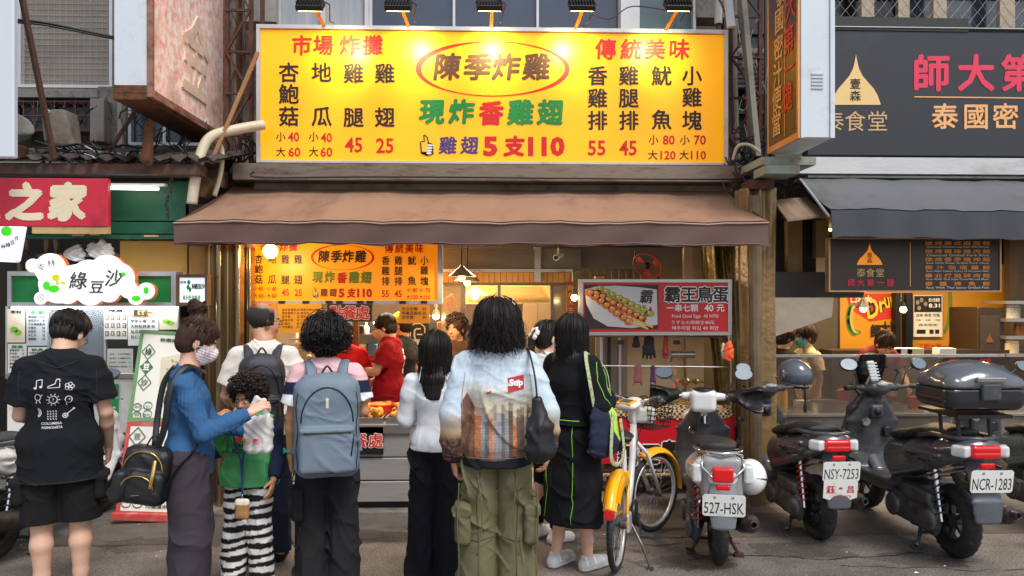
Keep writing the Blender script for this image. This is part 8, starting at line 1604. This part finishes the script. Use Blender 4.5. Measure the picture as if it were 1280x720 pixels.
# -- teenager with slate blue backpack
p = Person('curly black haired teenager in pink, navy and white T-shirt and black cargo trousers', 409, 4.4, 1.65, az=view_az(408), b=.86, yaw=6, pitch=8, skin=(196,142,106), J=dict(head=(0,.02,1.54), elb_l=(-.21,-.02,1.1), wri_l=(-.215,.02,.86), elb_r=(.22,-.02,1.12), wri_r=(.14,.2,1.08)))
p.body(hands=dict(l=dict(f=(.05,.15,-.95), n=(1,.1,0), c=.7)))
pk_, nv, wt = L3((228,184,192)), L3((34,40,66)), L3((232,234,240))
p.top(CLOTH_V, lambda q: np.where(q[:,2:3] > 1.275, pk_, np.where(q[:,2:3] > 1.205, nv, wt)), 'short', .024, .88, .005, name='t_shirt', arm_r=(.066,.064,.05))
p.pants(cloth('black_cargo', (36,36,40), bump=.3), r=(.115,.11,.118), end=.03, amp=.011, wf=(24,9,9), seed=8)
F = Field((-.3,-.14,.42),(-.08,.12,.74),.008); F.rbox((-.165,-.03,.57),(.035,.075,.1),.025); F.rbox((-.17,-.03,.64),(.038,.08,.025),.01); F.wrinkle(folds(.005,(20,20,20),3)); F.build('pocket', MC['black_cargo'], p.root)
strap([(-.2,-.1,.5),(-.21,-.12,.42),(-.17,-.13,.34),(-.15,-.12,.45)], .006, .003, ZIP, p.root, 'pocket_strap'); p.shoes((40,40,44))
p.cap(off=.024, rough=.012, ears=False); CB = mat('curly_black_hair', (26,22,22), rough=.5, spec=.35, bump=0); p.strands(700, CB, phi1=112, drop=.015, off=.05, wave=.02, jit=.05, r=.003, seed=71, az=(55,305), rag=.3); p.strands(260, CB, phi1=72, drop=.01, off=.05, wave=.02, jit=.05, r=.003, seed=72, az=(-60,60)); p.curls(420, CB, off=.055, R0=.02, ln=.09, r=.004, seed=7, face=62, phi=(0,124))
W = p.J['wri_l']; mb = MB(); mb.tube([Vector(W) + Vector((.031*math.cos(a), .028*math.sin(a), .03)) for a in [2*PI*k/18 for k in range(18)]], .013, n=6, closed=True, flat=.5); mb.box(Vector(W)+Vector((-.042,-.016,.014)), Vector(W)+Vector((-.03,.016,.046)), bev=.004); mb.build('watch', mat('teal_silicone', (30,176,160), rough=.4), p.root, smooth=True); p.end()
backpack(p, 'slate blue backpack with front pocket worn by curly haired teenager', mat('slate_nylon', (108,124,140), rough=.6, var=.1, bump=.25, bs=300), .18, .285, .09, 1.04, -.215, emblem=(220,216,196), tail=True, seed=5)
# -- girl in white off-shoulder top
p = Person('long haired girl in white off-shoulder top and wide black trousers', 545, 4.6, 1.56, az=view_az(545)+14, fem=True, b=.9, pitch=4, yaw=8, skin=(226,184,160), J=dict(head=(0,.012,1.545), elb_l=(-.215,.02,1.1), wri_l=(-.09,.24,1.16), elb_r=(.23,.04,1.1), wri_r=(.1,.26,1.14)))
p.body(hands=dict(l=dict(f=(.4,.6,.5), n=(.5,-.5,0), c=.8), r=dict(f=(-.4,.6,.5), n=(-.5,-.5,0), c=.8)))
o = p.top(cloth('white_jersey', (226,232,238)), None, 'long', .008, .9, .005, neck=.115, nz=-.005, arm_r=(.062,.055,.04), hemr=(.155,.12), name='top'); mb = MB(); mb.tube([(-.08,-.1,1.26),(-.07,-.085,1.34),(-.06,-.02,1.4)], .003); mb.build('shoulder_strap', MC['white_jersey'], p.root)
p.pants(cloth('black_crepe', (24,25,31)), r=(.108,.108,.122), end=.02, top=1.02, amp=.009, wf=(30,12,6), seed=4); p.shoes((30,30,32))
p.cap(off=.014, ears=False, extra=lambda F: F.chain([((0,-.06,-.03),(.07,.05)),((.01,-.085,-.16),(.075,.035)),((.02,-.09,-.28),(.055,.022))],.03,side=(1,0,0))); p.strands(520, phi1=100, drop=.26, off=.022, r=.0026, seed=11, az=(70,290), drift=-.01, wave=.006); p.end()
tt = thing('cloth_bag', 'limp white cloth bag held at the front of the white topped girl', 'bag'); c = PD(521, 565, 4.7); F = Field(c-Vector((.09,.07,.22)), c+Vector((.09,.07,.22)), .008); F.rbox(c,(.045,.03,.17),.03); F.wrinkle(folds(.008,(30,10,14),6)); F.build('bag_body', cloth('ivory_cotton', (232,222,214)), tt)
# -- long haired man in city print jacket
p = Person('shaggy long haired man in city skyline print jacket and baggy olive cargo trousers', 621, 4.0, 1.75, az=view_az(621)-2, b=.95, h=.006, yaw=-4, pitch=3, skin=(204,150,118), J=dict(head=(0,.015,1.555), elb_l=(-.225,-.04,1.11), wri_l=(-.225,.03,.87), elb_r=(.25,-.03,1.12), wri_r=(.27,.06,.92), sho_l=(-.155,-.01,1.375), sho_r=(.155,-.01,1.375)))
p.body(hands=dict(l=dict(f=(.1,.25,-.9), n=(1,.2,0), c=.8, s=1.08), r=dict(f=(.0,.2,-.95), n=(-.9,.3,0), c=.55, s=1.08)))
rq = np.random.default_rng(5); BH = rq.uniform(0,1,60); BC = rq.uniform(0,1,(60,3))
def jcol(q):
    x, y, z_ = q[:,0], q[:,1], q[:,2]; n = vnoise(q, 22, 4)[:,None]; n2 = vnoise(q, 120, 8)[:,None]
    sky = L3((196,212,226)); cream = L3((226,210,172)); t = np.clip((1.34 - z_ + (n[:,0]-.5)*.12)/.2, 0, 1)[:,None]; c = (sky*(1-t) + cream*t)*(.78+.4*n2)
    arm = (np.abs(x) > .19); ta = np.clip((1.17 - z_ + (n[:,0]-.5)*.08)/.12, 0, 1)[:,None]; tb = np.clip((1.06 - z_ + (n[:,0]-.5)*.05)/.05, 0, 1)[:,None]
    ca = (sky*(1-ta) + L3((214,184,138))*ta)*(1-tb) + (L3((58,52,48)) + (n2 > .55)*L3((110,60,50)))*tb; c = np.where(arm[:,None], ca, c)
    i = ((x+.4)*48).astype(int) % 60; top_ = 1.11 + .08*BH[i] + .05*np.exp(-((x-.02)/.08)**2); bd_ = (~arm) & (z_ < top_)
    pal = np.stack([L3((206,120,60)), L3((120,96,80)), L3((150,150,156)), L3((92,70,60)), L3((214,176,120)), L3((84,100,112))]); k = (BC[i,0]*6).astype(int); b = pal[k]
    win = ((np.sin(z_*420) > .2) & (np.sin(x*700) > -.3))[:,None]; b = np.where(win, b*.55, b); b = (b*.72 + L3((120,110,98))*.28)*(.7+.7*n2); far = (z_ > top_-.045)[:,None]; b = np.where(far, b*.45 + L3((196,186,172))*.5, b)
    tower = (~arm) & (x < -.12) & (x > -.2) & (z_ < 1.27 - 3.2*np.abs(x+.16)*.6 ); tw = L3((132,96,76))*(.6+.5*(np.sin(x*900) > 0))[:,None]*(1+.0*n)
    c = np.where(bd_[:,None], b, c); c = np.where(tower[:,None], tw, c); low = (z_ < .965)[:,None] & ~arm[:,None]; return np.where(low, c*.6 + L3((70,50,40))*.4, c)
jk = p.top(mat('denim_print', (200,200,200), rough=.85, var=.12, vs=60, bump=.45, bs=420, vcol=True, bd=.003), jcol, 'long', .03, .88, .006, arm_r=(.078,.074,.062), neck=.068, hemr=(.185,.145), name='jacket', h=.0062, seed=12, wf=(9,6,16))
f = on_surface(jk, -1); I = Ink(lambda u, v: f(u, v)); [I.rect(.052+.0125*k,1.27+.002*k,.0645+.0125*k,1.345+.002*k) for k in range(7)]; I.build(inkm((186,36,48)), jk, 'logo_patch'); I = Ink(lambda u, v: f(u, v)+Vector((0,-.005,0))); I.put('Sup', .097, 1.315, .074, -.045, bold=.04); I.build(WHT, jk, 'lettering')
I = Ink(lambda u, v: f(u, v)); I.poly([(-.07,1.27),(-.045,1.275),(-.03,1.285),(-.038,1.272),(-.025,1.268),(-.045,1.266),(-.055,1.258),(-.055,1.267)]); I.build(inkm((186,60,60)), jk, 'aeroplane_print')
seam(jk, [(-.17,.925),(0,.925),(.17,.925)], (120,96,76), .003); seam(jk, [(-.17,1.37),(-.185,1.25),(-.18,1.1)], (150,150,150)); seam(jk, [(.17,1.37),(.185,1.25),(.18,1.1)], (150,150,150))
for x in (-1,1): W = p.J['wri_l' if x < 0 else 'wri_r']; E = p.J['elb_l' if x < 0 else 'elb_r']; F = Field(np.minimum(W,E)-.12, np.maximum(W,E)+.12, .007); F.chain([(mix3(E,W,.86),.062),(mix3(E,W,1.02),.052)],.01,flat=True); F.wrinkle(lambda q: .002*np.sin(q[:,2]*300)); F.build('cuff', cloth('dark_rib', (56,44,44)), jk)
F = Field((-.26,-.22,.78),(.26,.22,1.0),.008); F.seg((0,0,.97),(0,0,.87),(.182,.142),(.19,.15),0,'u',(1,0,0),True); F.wrinkle(folds(.006,(14,8,20),3)); F.build('t_shirt', cloth('black_hem', (30,30,34)), p.root)
OL = cloth('olive_cotton', (104,102,76), bump=.35, var=.12); pa = p.pants(OL, r=(.104,.104,.115), end=.02, top=.98, waist=(.15,.11), amp=.015, wf=(16,8,14), seed=21, gap=.008)
seam(pa, [(0,.94),(.003,.82),(0,.74)], (74,72,52), .003); [seam(pa, [(x*.09,.85),(x*.11,.7),(x*.1,.5),(x*.1,.3)], (78,76,56), .003) for x in (-1,1)]; seam(pa, [(-.19,.5),(-.1,.48),(-.02,.5)], (78,76,56), .004); seam(pa, [(.02,.5),(.1,.48),(.19,.5)], (78,76,56), .004)
for x in (-1,1):
    F = Field((x*.22-.1,-.2,.3),(x*.22+.1,.14,.76),.008); F.rbox((x*.178,-.04,.57),(.04,.08,.11),.03); F.rbox((x*.182,-.04,.645),(.045,.085,.03),.012,.004); F.wrinkle(folds(.008,(16,14,18),7)); F.build('pocket', OL, p.root)
    strap([(x*.2,-.13,.8),(x*.21,-.135,.6),(x*.2,-.14,.4),(x*.21,-.135,.2)], .008, .003, OL, p.root, 'drawstring'); strap([(x*.1,-.13,.82),(x*.08,-.135,.6),(x*.11,-.13,.42)], .006, .003, OL, p.root, 'seam_tape')
p.shoes((40,40,44))
p.cap(off=.018, ears=False, rough=.006, rf=40, extra=lambda F: F.chain([((0,-.05,-.02),(.09,.07)),((0,-.07,-.08),(.085,.05)),((0,-.08,-.11),(.065,.035))],.03,side=(1,0,0))); p.strands(1000, phi1=98, drop=.17, off=.033, r=.0026, seed=13, az=(50,310), drift=.03, wave=.014, jit=.035, rag=.25); p.strands(200, phi1=80, drop=.05, off=.035, r=.0026, seed=14, az=(-50,50), wave=.012); p.end()
sb_ = thing('shoulder_bag', 'soft black nylon shoulder bag on the right shoulder of long haired man', 'bag'); F = Field((.08,-.34,.82),(.36,.0,1.4),.008); F.chain([((.2,-.185,1.23),(.035,.03)),((.215,-.2,1.1),(.065,.045)),((.215,-.195,.98),(.08,.05)),((.21,-.19,.95),(.06,.045))],.02,side=(1,0,0)); F.wrinkle(folds(.01,(26,14,20),9)); F.build('bag_body', NY, sb_); strap([(.2,-.19,1.25),(.19,-.17,1.36),(.17,-.08,1.47),(.165,.02,1.475),(.19,.12,1.4),(.24,.08,1.2)], .014, .005, NY, sb_); attach(sb_, p)
# -- girl with white scrunchie
p = Person('girl in white top and black leggings with ponytail in white scrunchie', 684, 5.42, 1.58, az=52, fem=True, b=.9, yaw=10, pitch=6, skin=(222,176,150), J=dict(elb_r=(.2,.06,1.12), wri_r=(.14,.24,1.1), elb_l=(-.2,.06,1.12), wri_l=(-.14,.24,1.1)), h=.0075)
p.body(); p.top(cloth('white_cotton', (224,222,220)), None, 'short', .035, .76, .008, name='shirt', hemr=(.2,.16)); p.pants(cloth('black_leggings', (26,26,30)), r=(.088,.062,.05), end=.12, amp=.003); p.shoes((226,226,226),(240,240,240),fat=1.15)
p.cap(off=.01, rf=50, extra=lambda F: F.chain([((0,-.12,.03),.025),((0,-.145,-.02),.03),((0,-.15,-.1),.028),((0,-.13,-.18),.018)],.015)); p.strands(200, phi1=85, drop=0, off=.013, r=.002, seed=15, az=(0,360), wave=.001)
mb = MB(); mb.tube([Vector((.034*math.cos(a)*(1+.2*math.sin(6*a)), -.125+.018*math.sin(a), .02+.034*math.sin(a)*(1+.2*math.sin(6*a)))) for a in [2*PI*k/30 for k in range(30)]], .017, n=8, closed=True); o = mb.build('scrunchie', cloth('cream_satin', (240,232,220)), p.root, smooth='all'); o.data.transform(Matrix.Translation(Vector([float(x) for x in p.hc])) @ p.M.to_4x4()); p.end()
# -- woman in black with neon piping
p = Person('long haired woman in black outfit with neon green piping and grey sneakers', 716, 4.85, 1.66, az=50, fem=True, b=.98, yaw=-6, pitch=3, skin=(220,176,150), J=dict(head=(0,.012,1.555), elb_r=(.22,.0,1.12), wri_r=(.13,.2,1.13), elb_l=(-.2,.05,1.12), wri_l=(-.1,.25,1.1), ank_l=(-.1,-.06,.085), toe_l=(-.12,.1,.03), ank_r=(.09,.05,.085), toe_r=(.1,.21,.03)))
p.body(); BK = cloth('black_jersey', (24,25,30)); sh = p.top(BK, None, 'long', .034, .97, .006, arm_r=(.088,.085,.06), name='sweater', seed=6, hemr=(.19,.15), neck=.06)
F = Field((-.34,-.3,.22),(.34,.34,1.1),.0075); k = p.k; F.chain([((0,0,1.02*k),(.135,.105)),((0,0,.88*k),(.19,.145)),((0,.0,.6*k),(.2,.16)),((0,.0,.32*k),(.215,.175))],.03,side=(1,0,0),flat=True); F.wrinkle(folds(.011,(22,10,5),31)); sk_ = F.build('skirt', BK, p.root)
NEO = mat('neon_piping', (126,214,52), rough=.5, bump=0); fx = on_surface(sh, 1, .003, True); fsk = on_surface(sk_, -1, .004); fb_ = on_surface(sh, -1, .003)
def pipe_on(fn, pts, par, r=.0028):
    out = []
    for (a, b), (c_, d) in zip(pts, pts[1:]): out += [fn(a+(c_-a)*t/6, b+(d-b)*t/6) for t in range(6)]
    out.append(fn(*pts[-1])); mb = MB(); mb.tube(out, r, n=5); mb.build('piping', NEO, par, smooth='all')
pipe_on(fx, [(-.02,1.36),(-.05,1.25),(-.02,1.14),(.03,1.09)], sh); pipe_on(fx, [(.05,1.33),(.06,1.22),(.04,1.15)], sh); pipe_on(fb_, [(-.14,.985),(0,.985),(.14,.985)], sh, .0035); pipe_on(fsk, [(-.06,.95),(-.14,.75),(-.08,.55),(-.13,.34)], sk_); pipe_on(fsk, [(.1,.95),(.13,.6),(.12,.34)], sk_, .0022)
p.shoes((176,180,184),(220,220,220),fat=1.15); p.cap(off=.012, ears=False, extra=lambda F: F.chain([((0,-.05,-.03),(.08,.05)),((0,-.075,-.15),(.09,.04)),((0,-.08,-.2),(.085,.028))],.03,side=(1,0,0))); p.strands(560, phi1=98, drop=.2, off=.019, r=.0025, seed=16, az=(62,298), wave=.003, drift=.005); p.end()
tb2 = thing('tote_bag', 'navy and neon green tote with patterned strap on the black dressed woman', 'bag'); NAVY = cloth('navy_canvas', (34,46,84)); c = vec(.27,.02,.95); F = Field(c-vec(.12,.2,.25), c+vec(.12,.22,.25), .008); F.chain([((.245,.0,1.12),(.02,.07)),((.26,.0,1.02),(.04,.12)),((.265,.01,.86),(.05,.14)),((.26,.01,.8),(.04,.12))],.02,side=(1,0,0)); F.wrinkle(folds(.01,(20,16,18),14)); F.build('bag_body', mat('tote_cloth', (34,46,84), vcol=True, rough=.9, bump=.3), tb2, col=lambda q: np.where((q[:,1:2] > .02) & (q[:,2:3] > .97 - (q[:,1:2]-.02)*1.2) & (q[:,2:3] < 1.2), L3((176,226,70)), L3((24,32,58))))
STP = mat('striped_webbing', (196,206,160), rough=.7, var=.5, vs=60, dirt=(40,60,50), dirt_amt=.6, dirt_scale=60); strap([(.25,-.07,1.08),(.24,-.1,1.24),(.17,-.06,1.40),(.13,.02,1.40),(.2,.1,1.3),(.25,.09,1.08)], .016, .004, STP, tb2); strap([(.3,.05,1.05),(.33,.0,.9),(.33,.0,.76),(.32,.08,.72),(.32,.13,.8),(.3,.12,1.0)], .016, .005, STP, tb2); attach(tb2, p)
# -- vendors in the kitchen
p = Person('vendor in dark red T-shirt with mask and glasses facing left', 487, 7.1, 1.62, az=-84, b=1.02, pitch=16, skin=(190,140,108), h=.009, J=dict(head=(0,.05,1.56), elb_l=(-.22,.08,1.14), wri_l=(-.15,.34,1.14), elb_r=(.2,.12,1.12), wri_r=(.08,.33,1.1)))
p.body(hands=dict(l=dict(f=(0,.9,-.1), n=(.2,0,-1), c=.5))); sh = p.top(cloth('dark_red_tee', (132,14,26)), None, 'short', .03, .8, .008, name='t_shirt', hemr=(.2,.16)); p.pants(cloth('camouflage', (76,78,58), var=.4), r=(.1,.09,.085)); p.cap(off=.012); p.strands(160, phi1=105, off=.016, drop=0, seed=17, r=.003, az=(60,300)); p.mask((196,170,130)); p.glasses((30,26,26))
f = on_surface(sh, -1); I = Ink(lambda u, v: f(u, v)); [I.put(c_, 0, 1.26-.062*i, .055, -.055, bold=.04) for i, c_ in enumerate('陳季炸雞')]; I.build(WHT, sh, 'lettering'); p.end()
p = Person('second vendor in black T-shirt and yellow cap behind the red shirted one', 503, 7.55, 1.6, az=-70, pitch=10, skin=(190,144,112), h=.01, J=dict(elb_l=(-.22,.05,1.12), wri_l=(-.2,.25,1.0))); p.body(); p.top(cloth('charcoal_tee', (40,40,42)), None, 'short', .03, .8, .006, name='t_shirt'); p.pants(cloth('grey_work_trousers', (90,84,70))); p.cap(off=.01); p.mask((200,180,150))
mb = MB(); mb.ball((0,-.01,.06), (.095,.115,.085), 16); mb.ball((0,.12,.05), (.07,.06,.012), 14); o = mb.build('cap', cloth('yellow_cap', (226,176,50)), p.root, smooth='all'); o.data.transform(Matrix.Translation(Vector([float(x) for x in p.hc])) @ p.M.to_4x4()); p.end()
p = Person('shop worker in bright red T-shirt mostly hidden behind the teenager', 431, 6.95, 1.55, az=160, skin=(190,144,112), h=.01); p.body(); p.top(cloth('bright_red_tee', (190,26,30)), None, 'short', .03, .8, .006, name='t_shirt'); p.pants(MC['grey_work_trousers']); p.cap(off=.012); p.end()
p = Person('person with curly brown hair behind the girl in white', 571, 7.2, 1.58, az=-150, skin=(196,150,118), h=.01, pitch=8); p.body(); p.top(cloth('brown_shirt', (84,60,44)), None, 'long', .02, .8, .006); p.pants(MC['grey_work_trousers']); p.cap(HAIRB, off=.02); p.curls(260, HAIRB, off=.04, r=.005, seed=18); p.end()
# -- diners and cook of the right shop
p = Person('woman with green mask and brown hair behind the steamy guard', 1008, 7.8, 1.46, az=-100, fem=True, skin=(214,170,140), h=.01, pitch=8); p.body(); p.top(cloth('cream_shirt', (220,196,150)), None, 'short', .02, .85, .006); p.pants(MC['grey_work_trousers']); p.cap(HAIRB, off=.018); p.strands(200, HAIRB, phi1=102, off=.026, drop=.04, seed=19, r=.0035, az=(50,310)); p.mask((110,180,168)); p.end()
p = Person('dark haired worker with pink flower hair clip at the right stall', 980, 7.7, 1.45, az=70, fem=True, skin=(206,158,126), h=.01, pitch=20); p.body(); p.top(cloth('dark_shirt', (44,42,46)), None, 'short', .02, .85, .006); p.pants(MC['grey_work_trousers']); p.cap(off=.018); p.strands(160, phi1=100, off=.024, drop=.03, seed=20, r=.0035)
mb = MB(); [mb.ball((.085+.012*math.cos(a), -.03+.012*math.sin(a), .07+.01*math.sin(a)), .011, 8) for a in [2*PI*k/5 for k in range(5)]]; o = mb.build('hair_flower', mat('pink_petal', (226,70,110)), p.root, smooth='all'); o.data.transform(Matrix.Translation(Vector([float(x) for x in p.hc])) @ p.M.to_4x4()); p.end()
p = Person('cook with brown hair bending over the counter behind steamy guard', 1098, 7.55, 1.5, az=176, fem=True, skin=(206,158,126), h=.01, pitch=38, J=dict(head=(0,.12,1.48), nck=(0,.06,1.42), elb_r=(.24,.1,1.12), wri_r=(.15,.32,1.02), elb_l=(-.24,.1,1.12), wri_l=(-.15,.32,1.02))); p.body(); p.top(cloth('maroon_apron', (110,40,44)), None, 'short', .02, .85, .006, name='apron'); p.pants(MC['grey_work_trousers']); p.cap(HAIRB, off=.018); p.strands(160, HAIRB, phi1=90, off=.022, drop=0, seed=22, r=.0035, az=(0,360)); p.end()
# ================================================================== small things that make the street lived in
rr = random.Random(33)
for k, (px, py, w_, h_, c, lb) in enumerate(((84,458,.1,.08,'steel','steel tub on the drink stall counter'),(100,459,.05,.14,'white','white cup stack on the drink stall counter'),(74,460,.04,.12,'black','black bottle beside the cup stack on stall'),(206,462,.06,.1,'cream','cream box at right end of drink stall'))): item('box' if k in (0,3) else 'jar', px, 467, 6.75, h_, w_, CN[c], lb)
for k, (px, y0_, y1_, Y, r_, c) in enumerate(((150,60,182,7.5,.03,(150,146,140)),(156,60,186,7.45,.02,(110,104,98)),(292,-20,190,7.4,.03,(120,110,100)),(303,-20,150,7.35,.018,(60,56,54)),(897,-20,30,7.4,.04,(190,190,188)),(918,-20,200,7.45,.03,(110,100,92)),(958,-20,200,7.4,.025,(86,76,70)))):
    one('pipe', MB().tube([P(px,y0_,Y), P(px+rr.uniform(-3,3),(y0_+y1_)/2,Y), P(px+rr.uniform(-4,4),y1_,Y)], r_), mat('pipe_%d' % c[0], c, rough=.6, var=.25, dirt=(70,58,48), dirt_amt=.4), ('pale upright pipe left of the old red sign','thin grey pipe left of the old red sign','brownish upright pipe behind left lattice tower','thin dark conduit behind left lattice tower','white pipe stub above right end of signboard','brown upright pipe behind right lattice tower','dark upright pipe beside the right projecting sign')[k], 'pipe')
cables((150,120,260,200), 7.0, 14, BLACK, .006, 'drooping wires behind the old red projecting sign', 11, .15)
cables((905,190,1000,250), 6.6, 16, RUST, .007, 'rusty wires and straps above the tarpaulin column', 12, .12)
cables((20,120,140,190), 6.9, 10, BLACK, .005, 'loose wires across the left ledge and grille', 13, .1)
pipe([P(318,214,6.6),P(330,222,6.6),P(500,221,6.62),P(900,224,6.62),P(925,219,6.6)], .008, BLACK, 'cable', 'black cable strung along below the steel beam', 'cable')
pipe([P(726,10,6.5),P(760,24,6.5),P(790,8,6.5),P(838,14,6.4)], .005, BLACK, 'cable', 'thin cable looping between the right floodlights', 'cable')
ac = thing('air_conditioner', 'dusty air conditioner unit behind the right lattice tower', 'air conditioner'); mb = MB(); pbox(mb,914,60,960,110,7.6,.1,bev=.01); mb.build('case', mat('dusty_case', (120,116,108), rough=.7, dirt=(80,72,64), dirt_amt=.5), ac)
for k in range(7): mb = MB(); pbox(mb,917,65+6*k,957,68+6*k,7.585,.01); mb.build('slat', DARKM, ac)
for k, (px, d, r_) in enumerate(((180,5.3,.35),(470,5.5,.3),(860,4.95,.28),(1000,5.2,.4),(1150,5.0,.3),(60,5.4,.3),(740,5.7,.25))):
    g = GP(px, d); mb = MB(); n = 22; mb.add([g + Vector((r_*math.cos(2*PI*i/n)*(1+.3*rr.uniform(-1,1)), r_*.5*math.sin(2*PI*i/n)*(1+.3*rr.uniform(-1,1)), .0046+.0004*k)) for i in range(n)], [tuple(range(n))]); mb.build('oil_stain', mat('oil_stain', (60,55,52), rough=.7, var=.3, bump=.5, bs=150, alpha=.28), road)
lit = thing('litter_scatter', 'scattered grit, tiny leaves and paper bits on the asphalt', 'litter'); q = random.Random(77)
for nm, c, n in (('grit', (150,140,128), 420), ('leaf_bits', (120,84,50), 60), ('paper_bits', (214,210,204), 34)):
    mb = MB()
    for _ in range(n):
        g = GP(q.uniform(0,1280), q.uniform(4.7,6.8)); s_ = q.uniform(.003,.008) if n > 100 else q.uniform(.005,.013); a = q.uniform(0,6.3); mb.add([g+Vector((s_*math.cos(a+t), s_*math.sin(a+t), .006+q.uniform(0,s_*.5))) for t in (0,2.1,4.2)] + [g+Vector((0,0,.008+s_*.5))], [(0,1,3),(1,2,3),(2,0,3)])
    mb.build(nm, mat(nm, c, rough=.9), lit)['kind'] = 'stuff'
lit['kind'] = 'stuff'
one('utensil_rail', MB().tube([P(352,424,8.2), P(436,424,8.2)], .01), STEEL, 'thin steel rail above the bench behind bald man', 'rail')
for k, px in enumerate((360,372,386,398,412,424)):
    t = MB(); t.tube([P(px,425,8.18), P(px+.5,444,8.18)], .006); t.ball(P(px+.5,446,8.17), (.035,.02,.028), 10); one('ladle', t, STEEL, 'steel ladle on the kitchen rail, ' + ('leftmost of six','second from the left','left of the middle','right of the middle','second from the right','rightmost of six')[k], 'ladle', 'ladles on the kitchen rail')
W3 = ('left','middle','right')
for k, (px, py) in enumerate(((450,440),(458,486),(466,512))): item('jar', px, py+6, 7.95, .1, .06, CN[('orange','white','green')[k]], ('orange','white','green')[k]+' tub on the shelf rack beside the vendor arm')
for k, (px, py, kd, c) in enumerate(((590,474,'box','white'),(600,474,'bottle','red'),(609,474,'jar','cream'),(628,474,'bottle','yellow'),(668,474,'box','white'),(676,474,'bottle','green'),(694,474,'jar','orange'))): item(kd, px, py, 7.85, (.2,.24,.14,.2,.12,.24,.16)[k], (.08,.03,.06,.03,.09,.032,.06)[k], CN[c], '%s %s near the front of the brown kitchen bench, %s group' % (c, {'box':'carton'}.get(kd, kd), W3[min(2, k//3)]))
bag(tuple(P(640,392,8.0)), (.1,.07,.14), PBAG, 'white carrier bag hanging high inside the kitchen', 31, h=.014, wr=.02)
bag(tuple(P(563,380,7.6)), (.07,.05,.1), mat('red_bag', (190,50,40), rough=.4, bump=.3), 'red carrier bag hanging beside the mottled panel', 32, h=.012, wr=.02)
rebase_all()
